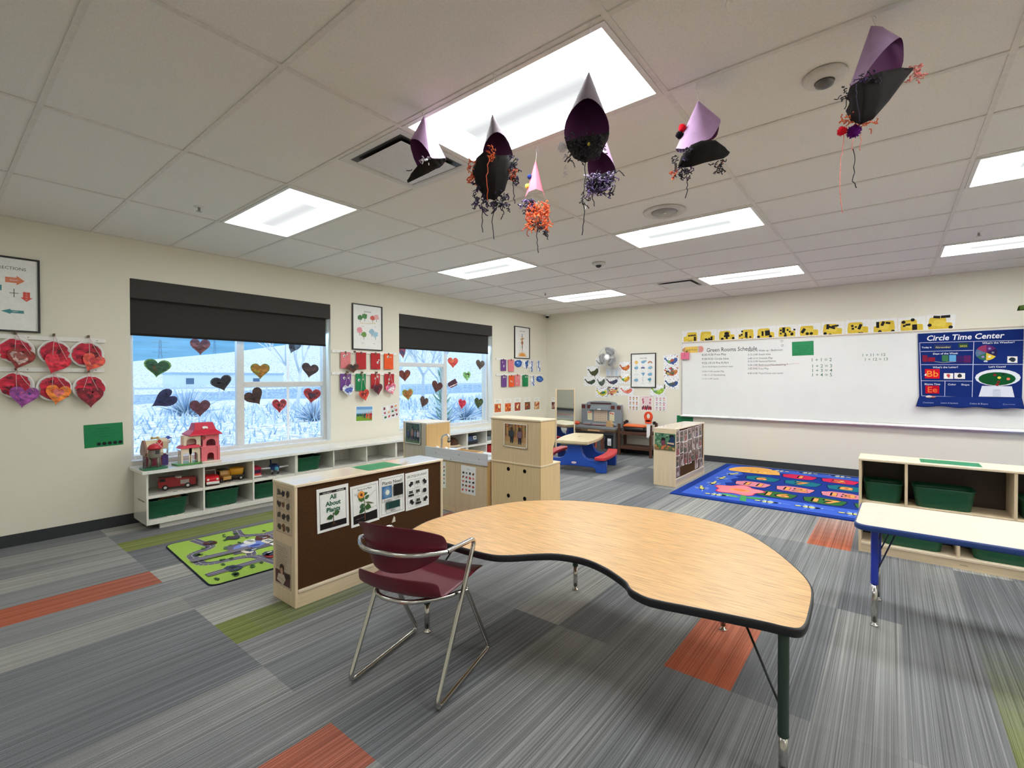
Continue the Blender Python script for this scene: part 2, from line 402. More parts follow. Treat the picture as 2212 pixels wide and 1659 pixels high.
# ------------------------------------------------------------------ ceiling fittings
def ceiling_light(x, y, label):
    t = thing('ceiling_light', label, 'ceiling light', (x, y, CEIL), 0, 'recessed troffer lights'); hx, hy, e, fr = GX/2-.013, GY/2-.013, .024, c(222, 218, 210)
    b = MB()
    for s in (-1, 1):
        b.box(-hx, hx, s*hy-(e if s > 0 else 0), s*hy+(e if s < 0 else 0), -.008, .0, fr)
        b.box(s*hx-(e if s > 0 else 0), s*hx+(e if s < 0 else 0), -hy+e, hy-e, -.008, .0, fr)
    b.build('light_frame', 'plastic', t)
    MB().box(-hx+e, hx-e, -hy+e, hy-e, -.005, -.001, WHITE).build('diffuser', 'lens_dim' if y < -8 else 'lens_mid' if (x < 2.5 and y < -6) else 'lens_far' if y > -5 else 'lens', t)
LN = {(0, 2): 'bright troffer light directly above the hanging witch hats', (-2, 2): 'troffer light nearest the window with the larger shade',
      (0, 6): 'troffer light beside the round ceiling speaker', (-2, 6): 'troffer light in the middle of the window side, between two others',
      (0, 10): 'troffer light with a square air vent at its end, near whiteboard', (-2, 10): 'troffer light closest to the far corner camera',
      (2, 6): 'troffer light cut by the right picture edge, the higher of two', (2, 10): 'troffer light above the leaf canopy at the right picture edge'}
for i in (-2, 0, 2, 4):
    for j in (-2, 2, 6, 10):
        ceiling_light(GX0+(i+.5)*GX, GY0+(j+.5)*GY, LN.get((i, j), 'recessed troffer light outside the picture, behind or right of the camera'))
def vent(x, y, label):
    t = thing('air_vent', label, 'air vent', (x, y, CEIL)); h = GY/2-.013
    fr = c(206, 202, 196); b = MB()
    # square louvre-face diffuser: flared rim, dark throat, flat centre plate
    def ring(a, z): return [(-a, -a, z), (a, -a, z), (a, a, z), (-a, a, z)]
    b.loft([ring(h, -.001), ring(h, -.006), ring(h-.035, -.006), ring(h-.05, -.001)], fr, caps=False, smooth=False)
    b.build('vent_rim', 'plastic', t)
    MB().loft([ring(h-.05, -.001), ring(h-.075, -.0005)], c(60, 58, 58), caps=True, smooth=False).build('vent_throat', 'metal', t)
    MB().loft([ring(h-.085, -.012), ring(h-.08, -.016)], c(205, 202, 200), smooth=False).build('vent_plate', 'plastic', t)
vent(GX0-.25*GX, GY0+2.5*GY, 'square ceiling air vent beside the bright light above the hats')
vent(GX0-.25*GX, GY0+10.5*GY, 'small distant square ceiling air vent beside a troffer light')
def speaker(x, y):
    t = thing('ceiling_speaker', 'round flush ceiling speaker with grey grille in white ring', 'speaker', (x, y, CEIL))
    MB().lathe([(.165, .0), (.165, -.005), (.155, -.009), (.1, -.007), (.1, 0)], c(196, 190, 182), 36).build('speaker_ring', 'plastic', t)
    MB().lathe([(.099, -.004), (.09, -.009), (.016, -.011)], c(150, 146, 138), 36).build('grille', 'metal', t)
    MB().lathe([(.016, -.009), (.014, -.015), (.004, -.017)], c(215, 212, 205), 14).build('speaker_knob', 'plastic', t)
speaker(*(4.275,-4.546))
def detector(x, y, label, r, dome):
    t = thing('smoke_detector', label, 'smoke detector', (x, y, CEIL))
    MB().lathe([(r, 0), (r, -.012), (r*.92, -.022), (r*.5, -.03)], c(208, 202, 194), 30).build('detector_base', 'plastic', t)
    MB().lathe([(r*.48, -.028), (r*.4, -.045), (r*.12, -.056)], dome, 20).build('sensor', 'metal', t)
detector(*(5.471,-5.782), 'white round ceiling sensor with a grey lens, between the two rightmost hats', .085, c(110, 108, 104))
detector(*(3.047,-3.364), 'small white domed smoke detector between far troffer lights', .075, c(70, 68, 66))
def sprinkler(x, y, label):
    t = thing('ceiling_sprinkler', label, 'sprinkler', (x, y, CEIL+.003), 0, 'fire sprinkler heads')
    MB().lathe([(.038, 0), (.036, -.004), (.012, -.008)], c(225, 222, 216), 18).build('escutcheon', 'plastic', t)
    MB().lathe([(.009, -.006), (.008, -.035), (.02, -.037), (.02, -.04)], c(190, 184, 176), 10).build('sprinkler_head', 'metal', t)
sprinkler(*(1.476,-6.93), 'white sprinkler head on ceiling tile beside troffer nearest the shade')
sprinkler(*(1.467,-2.162), 'tiny sprinkler head near the far corner light')
sprinkler(*(6.334,-2.191), 'sprinkler head beside the rightmost far light')
def security_camera():
    x, y, z = .07, -.07, CEIL-.001
    t = thing('security_camera', 'small white dome security camera with dark lens in the far ceiling corner', 'security camera', (x, y, z))
    MB().lathe([(.05, 0), (.05, -.025), (.045, -.032)], c(226, 224, 218), 20).build('camera_mount', 'plastic', t)
    MB().ball((0, 0, -.04), .036, BLACK, 16).build('lens_dome', 'gloss', t)
security_camera()
def leaf():
    t = thing('leaf_canopy', 'green fabric leaf canopy jutting from the wall at the right picture edge', 'leaf canopy', (6.93, -.55, 2.2))
    b = MB(); rows = []
    for k in range(13):
        u = k/12; w = .34*math.sin(math.pi*min(1, u*.95+.02))**.8; x = 1.0*u-.1; zc = .10*math.sin(u*2.2)
        rows.append([(x, v*w, zc-.05*v*v) for v in (-1, -.5, 0, .5, 1)])
    b.loft(rows, c(72, 92, 40), closed=False, caps=False)
    b.build('leaf_cloth', 'fabric', t, solid=.004, rot=(0, R(4), R(8)))
    MB().tube([(.8, .1, .08), (.95, .3, .05), (1.0, .54, .0)], .012, c(60, 80, 40)).build('leaf_stalk', 'plastic', t)
leaf()

# ------------------------------------------------------------------ outdoors
FR1 = c(222, 234, 240)
def outdoors():
    # field, dirt road and the rising far slope
    def hill(x, y):
        d = max(0, -x-42); base = -.35
        s = 12*(1-math.exp(-d/60))*min(1.9, max(.1, .1+2.3*(y+8.3)/(5.7-x)))
        return base+max(0, s)+.35*math.sin(x*.31+y*.17)*min(1, d/20)
    b = MB(); xs = [-.27-8*(k/14)**1.3 for k in range(15)]+[-9-36*(k/18)**1.2 for k in range(1, 19)]+[-47-20*k for k in range(1, 14)]
    ys = [-120+8*k for k in range(14)]+[-11+1.0*k for k in range(0, 22)]+[14+14*k for k in range(30)]
    rd = random.Random(5)
    G = [[b.add([(x, y, (hill(x, y) if x < -42 else -.35)+(rd.uniform(-.06, .1) if x < -3 else 0)-(.2 if False else 0))]) for y in ys] for x in xs]
    for i in range(len(xs)-1):
        for j in range(len(ys)-1):
            xm = (xs[i]+xs[i+1])/2
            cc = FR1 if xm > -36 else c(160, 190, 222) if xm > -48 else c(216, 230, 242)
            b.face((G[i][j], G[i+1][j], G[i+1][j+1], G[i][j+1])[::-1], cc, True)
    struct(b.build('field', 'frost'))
    # frosted grass blades: nobody could count them
    b = MB(); rd = random.Random(11)
    for _ in range(9000):
        x = -2.2-rd.random()**1.6*22; y = rd.uniform(-13+x*.35, 3-x*1.35); h = rd.uniform(.1, .3)*(1 if x > -12 else 1.9); a = rd.uniform(0, 6.3); w = .012+.0022*-x; l_ = rd.uniform(-.6, .6)*h
        dx, dy = math.cos(a)*w, math.sin(a)*w; k = b.add([(x-dx, y-dy, -.36), (x+dx, y+dy, -.36), (x+l_, y+l_*.7, -.36+h)])
        b.face((k, k+1, k+2), rd.choice([c(232, 242, 250), c(190, 214, 238), c(214, 232, 240), c(150, 184, 214)]))
    tag(b.build('frosted_grass', 'matte'), 'tall frosted field grass outside both windows', 'grass', None, 'stuff')
    def bare_tree(x, y, h, seed, label):
        t = thing('bare_tree', label, 'tree', (x, y, -.36), 0, 'bare frosted trees'); rd = random.Random(seed); b = MB(); tr = MB()
        def br(p, d, L, r, n, m):
            q = p+d*L*.5+Vector((rd.uniform(-.06, .06), rd.uniform(-.06, .06), 0))*L; e = q+d*L*.5
            m.tube([p, q, e], [r, r*.85, r*.65], rd.choice([c(236, 242, 246), c(200, 214, 226)]), 5)
            if n:
                for _ in range(3 if n > 1 else 4):
                    nd = (d+Vector((rd.uniform(-.75, .75), rd.uniform(-.75, .75), rd.uniform(-.05, .55)))).normalized(); br(e if rd.random() < .7 else q, nd, L*rd.uniform(.62, .85), r*.62, n-1, b)
        br(Vector((0, 0, 0)), Vector((.05, 0, 1)), h*.3, h*.017, 4, tr)
        tr.build('trunk', 'matte', t); b.build('branches', 'matte', t)
    bare_tree(-21, 5.2, 7, 2, 'white bare tree seen through the right panes of the nearer window')
    bare_tree(-15, 9.6, 6.5, 4, 'spreading bare tree seen through the left panes of the far window')
    bare_tree(-36, 30, 10, 8, 'distant bare tree high in the right pane of the far window')
    bare_tree(-33, 22, 8.5, 9, 'distant bare tree high in the left pane of the far window')
    def sapling(x, y, h):
        t = thing('frosted_conifer', 'slim frosted young conifer low in the left pane of the far window', 'tree', (x, y, -.36)); rd = random.Random(1); b = MB()
        MB().tube([(0, 0, 0), (0, 0, h)], [.03, .008], c(150, 170, 160), 6).build('trunk', 'matte', t)
        for k in range(60):
            u = k/60; z = h*(.12+.86*u); L = (1-u)*.42+.05; a = k*2.4
            b.tube([(0, 0, z), (L*math.cos(a)*.6, L*math.sin(a)*.6, z+.1), (L*math.cos(a), L*math.sin(a), z+.26)], [.016, .03, .01], rd.choice([c(120, 158, 140), c(236, 246, 250), c(176, 206, 204)]), 5)
        b.build('needles', 'matte', t)
    sapling(-5.3, 1.9, 2.0)
    def fence():
        t = thing('field_fence', 'pale rail fence along the road beyond the field', 'fence', (-40, 10, -.36)); pts = MB()
        MB().box(-.03, .03, -30, 60, .95, 1.1, c(226, 236, 246)).box(-.03, .03, -30, 60, .45, .55, c(200, 216, 234)).build('fence_rail', 'matte', t)
        for k in range(46): MB().box(-.06, .06, -30+2*k-.05, -30+2*k+.05, 0, 1.2, c(232, 240, 248)).build('fence_post', 'matte', t)
    fence()
    def trailer():
        t = thing('low_building', 'long white low building beyond the field fence', 'building', (-52, 13, .3))
        MB().box(-1.6, 1.6, -5.5, 5.5, 0, 1.6, c(232, 244, 240)).build('walls', 'matte', t); MB().box(-1.7, 1.7, -5.6, 5.6, 1.6, 1.8, c(180, 206, 226)).build('roof', 'matte', t)
        for k in (-4, -1.5, 2.5): MB().box(1.6, 1.63, k-.35, k+.35, .6, 1.2, c(90, 120, 150)).build('building_window', 'gloss', t)
    trailer()
    def shrub(x, y, r, seed, label):
        rd = random.Random(seed); b = MB()
        for _ in range(160):
            a, e = rd.uniform(0, 6.28), rd.uniform(.25, 1.5); L = r*rd.uniform(.7, 1.15); d = Vector((math.cos(a)*math.cos(e), math.sin(a)*math.cos(e), math.sin(e)))
            b.tube([d*.05, d*L*.6, d*L+Vector((0, 0, -.06*r))], [.02*r, .016*r, .004*r], rd.choice([c(232, 242, 250), c(176, 204, 232), c(150, 184, 214)]), 4)
        tag(b.build('frosted_shrub', 'matte', loc=(x, y, -.36)), label, 'shrub', 'frosted shrubs in the field')
    for k, (x, y, r, lb) in enumerate([(-13, 1.9, 1.0, 'frosted shrub low behind the right panes of the nearer window'), (-12, 3.4, .9, 'frosted shrub at the right edge of the nearer window view'), (-8.5, 6.2, 1.0, 'frosted brush in the lower right pane of the far window'), (-8, 4.6, .9, 'frosted brush beside the young conifer'), (-9.5, 8.6, 1.1, 'frosted brush at the right edge of the far window view'), (-20, -.5, 1.4, 'frosted bush by the road under the green heart')]):
        shrub(x, y, r, k, lb)
    def pylon(x, y, z, h, label):
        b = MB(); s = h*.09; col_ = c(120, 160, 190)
        for sx in (-1, 1):
            for sy in (-1, 1): b.tube([(sx*s, sy*s, 0), (sx*s*.3, sy*s*.3, h*.6), (sx*s*.22, sy*s*.22, h)], h*.006, col_, 4)
        for k in range(6):
            z0, z1 = h*k/6, h*(k+1)/6; a0, a1 = s*(1-.75*k/6), s*(1-.75*(k+1)/6)
            b.tube([(a0, -a0, z0), (a1, a1, z1)], h*.004, col_, 4).tube([(a0, a0, z0), (a1, -a1, z1)], h*.004, col_, 4)
        for q in (.62, .78, .93): b.tube([(0, -h*.2, h*q), (0, h*.2, h*q)], h*.006, col_, 4)
        tag(b.build('power_pylon', 'matte', loc=(x, y, z)), label, 'pylon', 'power line pylons')
    pylon(-170, 38, 3.5, 10, 'lattice power pylon against the sky, left in the nearer window')
    pylon(-210, 67, 8, 9.5, 'fainter lattice power pylon right of the pink hanging heart')
outdoors()

# uplights: added area lamps facing up to brighten the ceiling, not room fixtures
def ceiling_fills():
    for i, (x, y) in enumerate([(x, y) for x in (1.7, 4.9, 8.1) for y in (-1.6, -4.8, -8.0)]):
        ld = bpy.data.lights.new('ceiling_fill', 'AREA'); ld.shape = 'RECTANGLE'; ld.size = 2.9; ld.size_y = 2.9; ld.energy = UPW*(1.15 if x < 2 else 1.1 if y > -5 else .55); ld.color = (.86, .95, 1.12) if x < 2 else (1, .95, .88); ld.spread = R(120)
        o = bpy.data.objects.new('ceiling_fill', ld); COL.objects.link(o); o.location = (x, y, 1.75); o.rotation_euler = (R(180), 0, 0)
UPW = 1.0
def recess_fill():      # added blue strip lamp hidden behind each shade, imitates cool window light
    for w in (W1, W2):
        ld = bpy.data.lights.new('recess_fill', 'AREA'); ld.shape = 'RECTANGLE'; ld.size = .028; ld.size_y = w[1]-w[0]-.1; ld.energy = 13; ld.color = (.32, .58, 1.0)
        o = bpy.data.objects.new('recess_fill', ld); COL.objects.link(o); o.location = (-.085, (w[0]+w[1])/2, 2.0); o.rotation_euler = (0, R(-14), 0)
recess_fill()
ceiling_fills()


# ------------------------------------------------------------------ shape helpers
def fillet(pts, r, n=5, closed=False):
    P = [Vector(p) for p in pts]; out = []; N = len(P)
    for k in range(N):
        if not closed and k in (0, N-1): out.append(P[k]); continue
        a, b, d = P[(k-1) % N], P[k], P[(k+1) % N]; u, v = (a-b), (d-b)
        q = min(r, u.length*.49, v.length*.49); s, e = b+u.normalized()*q, b+v.normalized()*q
        for j in range(n+1):
            t = j/n; out.append(s*(1-t)**2+b*2*t*(1-t)+e*t*t)
    return out
def catmull(pts, n=4):
    P = [Vector(p) for p in pts]; out = []; N = len(P)
    for k in range(N):
        a, b, d, e = P[(k-1) % N], P[k], P[(k+1) % N], P[(k+2) % N]
        for j in range(n):
            t = j/n; out.append(.5*((2*b)+(d-a)*t+(2*a-5*b+4*d-e)*t*t+(3*b-a-3*d+e)*t**3))
    return out
def rrect(hx, hy, r, n=4, ox=0, oy=0):
    p = []
    for sx, sy, a0 in ((1, 1, 0), (-1, 1, 90), (-1, -1, 180), (1, -1, 270)):
        for k in range(n+1):
            a = R(a0+90*k/n); p.append((ox+sx*(hx-r)+r*math.cos(a), oy+sy*(hy-r)+r*math.sin(a)))
    return p
XY = lambda a, b, t: (a, b, t)
XZ = lambda a, b, t: (a, -t, b)
YZ = lambda a, b, t: (t, a, b)
GREENBIN = c(13, 80, 54)
def bin_parts(t, w, d, h, lipdip=0.0, col_=GREENBIN):
    """ribbed basket, long side along local x; slightly wider at the rim"""
    def ring(k, z, dip=0): return [(x, y, z-(dip*max(0, 1-(x/(w*.3))**2) if y < 0 and abs(x) < w*.3 else 0)) for x, y in rrect(w/2*k, d/2*k, .05, 4)]
    rings = [ring(.86, 0)]; cols = []
    for q in range(7):
        z = h*(.02+.13*q); k = .86+.10*q/7
        rings += [ring(k, z), ring(k+.012, z+h*.03), ring(k+.012, z+h*.09)]
    rings += [ring(.975, h*.96, lipdip), ring(1.0, h*.97, lipdip), ring(1.0, h, lipdip), ring(.965, h, lipdip), ring(.94, h*.6), ring(.84, h*.05)]
    MB().loft(rings, col_).build('basket_body', 'plastic', t)
def bin_(label, loc, rz, w=.36, d=.27, h=.17, lipdip=0.0, grp='green storage bins'):
    t = thing('storage_bin', label, 'storage bin', loc, rz, grp); bin_parts(t, w, d, h, lipdip)
    return t
def bin_fill(t, w, d, z, seed, cols, n=9):
    b = MB(); rd = random.Random(seed)
    for _ in range(n):
        x, y = rd.uniform(-.36, .36)*w, rd.uniform(-.32, .32)*d
        b.ball((x, y, z+rd.uniform(-.02, .012)), rd.uniform(.03, .05), rd.choice(cols), 8, (1, 1, .6))
    o = b.build('bin_contents', 'plastic', t); o['kind'] = 'stuff'

# ------------------------------------------------------------------ low white cubbies under the windows
LAM = c(232, 229, 220)
SH_Z = (.055, .10, .295, .322, .525, .556)
def cubby_unit(k, label):
    L = 1.393; y0 = -7.03+k*L; t = thing('low_cubby', label, 'shelf', (0, y0, 0), 0, 'white cubby units under the windows'); p = .017; f = .43
    for y in (0, L-p): box(.02, f, y+.0005, y+p-.0005, SH_Z[0], SH_Z[4], LAM).build('side_panel', 'laminate', t, bevel=.0015)
    for q in (1, 2): box(.03, f, L*q/3-p/2, L*q/3+p/2, SH_Z[1], SH_Z[4], LAM).build('divider', 'laminate', t, bevel=.0015)
    box(.02, f, p, L-p, SH_Z[0], SH_Z[1], LAM).build('bottom_board', 'laminate', t, bevel=.0015)
    for q in range(3): box(.03, f-.004, L*q/3+(p if q == 0 else p/2), L*(q+1)/3-(p if q == 2 else p/2), SH_Z[2], SH_Z[3], LAM).build('shelf_board', 'laminate', t, bevel=.0015)
    box(.02, .03, p, L-p, SH_Z[1], SH_Z[4], c(215, 212, 204)).build('back_panel', 'laminate', t)
    box(.36, .39, (.11 if k == 0 else 0), L, 0, SH_Z[0], LAM).build('plinth', 'laminate', t)
UN = ['white low cubby unit holding toy vehicles, at the near end under the window', 'white low cubby unit behind the science divider, one green bin inside', 'white low cubby unit behind the play fridge, between the two windows',
      'white low cubby unit holding the dark blue case, under the far window', 'white low cubby unit ending in the far corner, mostly hidden']
for k in range(5): cubby_unit(k, UN[k])
tag(box(.012, .452, -7.062, -.06, .5255, .556, c(236, 235, 230)).build('shelf_top', 'laminate', bevel=.003), 'long white laminate top running along the cubbies under both windows', 'counter top')
def cell_y(k, q): return -7.03+k*1.393+(q+.5)*.4643
def seg_label(sh, seed):        # small word card glued on a shelf edge
    rd = random.Random(seed)
    for r in range(2): sh.rect(.2+.05*r, .3+.3*r, .7+.1*rd.random(), .42+.3*r, c(70, 64, 60))
def shelf_card(k, q, z, dx=0):
    s = Sheet((.432-.035, cell_y(k, q)+dx, z), (0, 1, 0), (-1, 0, 0), (0, 0, 1), .13, .05, bg=c(226, 222, 208), thick=.0008)
    s.rect(.35, .25, .65, .8, c(150, 110, 90) if q % 2 else c(110, 112, 104)); s.rect(.04, .3, .28, .42, c(90, 86, 80)); s.rect(.7, .4, .95, .5, c(90, 86, 80))
    s.build('picture_label', 'small faded picture label on the %s shelf, %s cubby from the near end' % ('middle' if z > .2 else 'bottom', ORD[k*3+q]), 'label', 'cubby picture labels')
for k, q, z in ((0, 0, .3225), (0, 0, .1005), (0, 1, .3225), (0, 1, .1005), (0, 2, .3225), (1, 0, .3225)): shelf_card(k, q, z)

b1 = bin_('green bin with a tan toy on top, in the lowest nearest cubby', (.27, cell_y(0, 0)-.06, .101), R(90), .35, .28, .165, .03); bin_fill(b1, .35, .28, .11, 3, [c(30, 26, 30), c(40, 44, 60), c(26, 40, 34)])
b2 = bin_('green bin of dark toys in the second bottom cubby', (.27, cell_y(0, 1)-.05, .101), R(90), .33, .28, .165, .02); bin_fill(b2, .33, .28, .12, 4, [c(26, 26, 28), c(30, 40, 36), c(52, 54, 62)])
b3 = bin_('green bin in the third bottom cubby, partly behind the wooden divider', (.27, cell_y(0, 2)-.05, .101), R(90), .33, .28, .165, .03); bin_fill(b3, .33, .28, .12, 5, [c(26, 26, 28), c(70, 80, 76)])
b4 = bin_('green bin of dark toys alone in an upper cubby above the divider', (.27, cell_y(1, 0)-.06, .323), R(90), .32, .28, .16); bin_fill(b4, .32, .28, .13, 6, [c(22, 24, 24), c(30, 34, 34)])
t = thing('toy_log', 'tan curved toy lying on top of the nearest low green bin', 'toy', (.30, cell_y(0, 0)-.02, .262))
MB().tube([(0, -.09, -.02), (.01, -.03, .012), (.01, .03, .012), (0, .09, -.015)], [.012, .022, .022, .014], c(170, 128, 84), 8).build('log_body', 'plastic', t)

# ------------------------------------------------------------------ wooden dividers and cubbies
BIRCH = c(228, 206, 172); BIRCHL = c(236, 218, 190)
def divider(label, x0, x1, y0, y1, grain):
    """shelf unit whose back panel (the +x face) is a dark pinboard"""
    t = thing('divider_shelf', label, 'shelf', (x0, y0, 0)); W, L, H, p = x1-x0, y1-y0, .75, .018
    for y in (0, L-p): box(0, W, y, y+p, 0, H-p, BIRCH).build('side_panel', 'birchz', t, bevel=.002)
    box(-.003, W+.003, -.003, L+.003, H-p, H, BIRCHL).build('top_board', 'birchy', t, bevel=.004)
    box(W-.03, W-.012, p, L-p, .10, H-p, c(74, 48, 26)).build('pinboard', 'pinboard', t)
    box(W-.016, W-.002, p, L-p, 0, .085, BIRCH).build('plinth', 'birchy', t); box(W-.02, W+.002, p, L-p, .085, .105, BIRCHL).build('ledge', 'birchy', t, bevel=.004)
    for z in (.08, .40): box(.004, W-.03, p, L-p, z, z+.016, BIRCH).build('shelf_board', 'birchy', t)
    return t
divider('wooden divider shelf with brown pinboard back carrying four plant posters', 2.62, 2.903, -6.9, -5.69, 'y')
divider('wooden divider shelf covered in small photos, beside the number rug', 3.274, 3.567, -2.28, -1.10, 'y')
def right_shelf():
    x0, x1, y0, y1, H, p = 5.512, 6.69, -3.587, -3.273, .75, .018
    t = thing('cubby_shelf', 'birch cubby shelf of green bins against the rug, behind the white table', 'shelf', (x0, y0, 0)); W, D = x1-x0, y1-y0
    for x in (0, W-p): box(x, x+p, 0, D, 0, H-p, BIRCH).build('side_panel', 'birchz', t, bevel=.002)
    box(-.004, W+.004, -.004, D+.004, H-p, H, BIRCHL).build('top_board', 'birchx', t, bevel=.004)
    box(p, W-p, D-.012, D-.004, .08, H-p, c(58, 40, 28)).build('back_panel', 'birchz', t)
    box(p, W-p, .006, .022, 0, .062, BIRCH).build('plinth', 'birchx', t)
    box(p, W-p, 0, D-.012, .062, .08, BIRCHL).build('bottom_board', 'birchx', t, bevel=.002)
    box(p, W-p, .004, D-.012, .395, .411, BIRCH).build('shelf_board', 'birchx', t, bevel=.002)
    for x in (.285, .868): box(x, x+p, .002, D-.012, .411, H-p, BIRCH).build('divider', 'birchz', t, bevel=.002)
    box(W/2-p/2, W/2+p/2, .002, D-.012, .08, .395, BIRCH).build('divider', 'birchz', t, bevel=.002)
    s = Sheet((W/2+.03, .0045, .032), (1, 0, 0), (0, 0, 1), (0, -1, 0), .07, .02, bg=None); s.text('wooden', .5, .3, .5, c(90, 70, 50), maxw=.95); s.build('maker_mark', None, None, parent=t)
right_shelf()
bb = bin_('green bin with a handle slot in the upper left cell of the birch cubby', (5.665, -3.425, .4115), 0, .25, .27, .15, 0); 
bin_('wide green bin in the middle upper cell of the birch cubby', (6.02, -3.425, .4115), 0, .36, .27, .15, 0)
bin_('green bin in the upper right cell of the birch cubby, cut by the picture edge', (6.54, -3.425, .4115), 0, .24, .27, .14, 0)
bin_('green bin in the lower left cell of the birch cubby, seen below the white table', (5.84, -3.42, .0805), 0, .40, .26, .17, 0)
bin_('green bin in the lower right cell of the birch cubby, under the white table', (6.38, -3.42, .0805), 0, .44, .27, .17, 0)

# ------------------------------------------------------------------ play kitchen row
def fridge():
    x0, x1, y0, y1, H = 1.31, 1.712, -4.82, -4.47, .905
    t = thing('play_fridge', 'tall wooden play fridge with a photo taped on its grey back', 'play furniture', (x0, y0, 0)); W, D, p = x1-x0, y1-y0, .016
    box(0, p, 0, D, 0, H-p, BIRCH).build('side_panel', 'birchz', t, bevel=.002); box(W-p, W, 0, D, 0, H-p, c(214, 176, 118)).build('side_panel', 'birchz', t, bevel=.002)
    box(-.002, W+.002, -.002, D+.012, H-p, H, c(228, 220, 208)).build('top_board', 'birchx', t, bevel=.003)
    box(p, W-p, .004, .012, .05, H-p, c(196, 184, 170)).build('back_panel', 'birchz', t); box(p, W-p, .01, D, .05, .066, BIRCH).build('bottom_board', 'birchx', t)
    for z in (.07, .46): box(.004, W-.004, D, D+.016, z, z+(.37 if z < .2 else .42), BIRCHL).build('door', 'birchz', t, bevel=.002)
fridge()
def sink():
    x0, x1, y0, y1 = 1.722, 2.628, -4.84, -4.46; t = thing('play_sink', 'wooden play sink cabinet with grey splashboard and chrome tap', 'play furniture', (x0, y0, 0)); W, D, H, p = x1-x0, y1-y0, .575, .016
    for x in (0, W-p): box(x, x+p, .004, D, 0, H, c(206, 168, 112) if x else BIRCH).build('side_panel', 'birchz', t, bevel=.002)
    for x in (p, W/2+.002): box(x, x+W/2-p-.002, .006, .016, .06, H-.02, c(206, 184, 154)).build('back_panel', 'birchz', t, bevel=.002)
    for x in (p, W/2+.002): box(x, x+W/2-p-.002, .010, .024, 0, .056, c(214, 190, 152)).build('plinth', 'birchx', t)
    b = MB(); cc = c(232, 234, 238); z0, z1 = H, H+.02; bx = (.24, .56, .08, .30)
    b.box(0, bx[0], .012, D, z0, z1, cc).box(bx[1], W, .012, D, z0, z1, cc).box(bx[0], bx[1], .012, bx[2], z0, z1, cc).box(bx[0], bx[1], bx[3], D, z0, z1, cc); b.build('counter', 'laminate', t, bevel=.002)
    box(bx[0], bx[1], bx[2], bx[3], .45, .46, c(214, 176, 120)).build('basin_floor', 'birchx', t)
    b = MB(); e = .012; k = c(222, 186, 132)
    b.box(bx[0]-e, bx[0], bx[2]-e, bx[3]+e, .46, z1+.016, k).box(bx[1], bx[1]+e, bx[2]-e, bx[3]+e, .46, z1+.016, k).box(bx[0], bx[1], bx[2]-e, bx[2], .46, z1+.016, k).box(bx[0], bx[1], bx[3], bx[3]+e, .46, z1+.016, k); b.build('basin_rim', 'birchx', t)
    box(0, W, -.008, .004, .535, .655, c(206, 208, 216)).build('splashboard', 'birchx', t, bevel=.002)
    for x, z in ((.17, .60), (.40, .55), (.52, .61), (.80, .59)): MB().lathe([(.006, 0), (.005, .002)], c(120, 118, 116), 10, T=lambda q: (x+q[0], -.008-q[2], z+q[1])).build('screw', 'metal', t)
    fx = .20
    tp = MB().tube(fillet([(fx, .05, .595), (fx, .05, .78), (fx+.11, .05, .80), (fx+.11, .05, .73)], .06, 8), .011, c(225, 225, 225), 10); tp.lathe([(.024, .595), (.022, .615), (.012, .62)], c(225, 225, 225), 14, o=(fx, .05, 0)).ball((fx+.11, .05, .728), .018, c(120, 120, 110), 10); tp.build('tap', 'chrome', t)
    for d in (-.07, .07): MB().lathe([(.022, .595), (.024, .63), (.018, .655), (.01, .66)], c(236, 236, 238), 8, o=(fx+d, .05, 0)).build('tap_handle', 'plastic', t)
    MB().lathe([(.05, 0), (.05, .003), (.03, .0035)], c(170, 180, 190), 18, o=(.74, .2, z1)).build('hob_ring', 'metal', t)
sink()
def hutch():
    x0, x1, y0 = 2.642, 3.238, -4.80; t = thing('play_hutch', 'tall birch play hutch with a hikers photo and round peg holes', 'play furniture', (x0, y0, 0)); W, p = x1-x0, .016
    for x in (0, W-p):
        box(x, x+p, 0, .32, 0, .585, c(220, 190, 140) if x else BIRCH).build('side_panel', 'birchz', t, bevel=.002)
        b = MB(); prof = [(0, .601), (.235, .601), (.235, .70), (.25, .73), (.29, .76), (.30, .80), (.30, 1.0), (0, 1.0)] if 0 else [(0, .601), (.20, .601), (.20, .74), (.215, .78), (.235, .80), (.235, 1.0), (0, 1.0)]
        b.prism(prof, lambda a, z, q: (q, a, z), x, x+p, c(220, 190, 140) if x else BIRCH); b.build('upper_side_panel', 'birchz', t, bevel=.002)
    box(-.004, W+.004, -.008, .325, .585, .601, c(226, 206, 172)).build('ledge', 'birchx', t, bevel=.004)
    box(-.006, W+.006, -.01, .24, 1.0, 1.018, c(232, 216, 188)).build('top_board', 'birchx', t, bevel=.005)
    box(p, W-p, .002, .012, .601, 1.0, c(214, 190, 154)).build('upper_back_panel', 'birchz', t)
    b = box(p, W-p, .002, .012, .03, .585, c(216, 190, 148)); b.build('back_panel', 'birchz', t)
    for x in (.215, .41):
        for z in (.275, .53): MB().lathe([(.019, 0), (.018, .0016), (.004, .0017)], c(14, 12, 12), 18, T=lambda q: (x+q[0], .0018-q[2], z+q[1])).build('peg_hole', 'matte', t)
    box(p, W-p, .012, .30, .03, .046, BIRCH).build('bottom_board', 'birchx', t)
hutch()

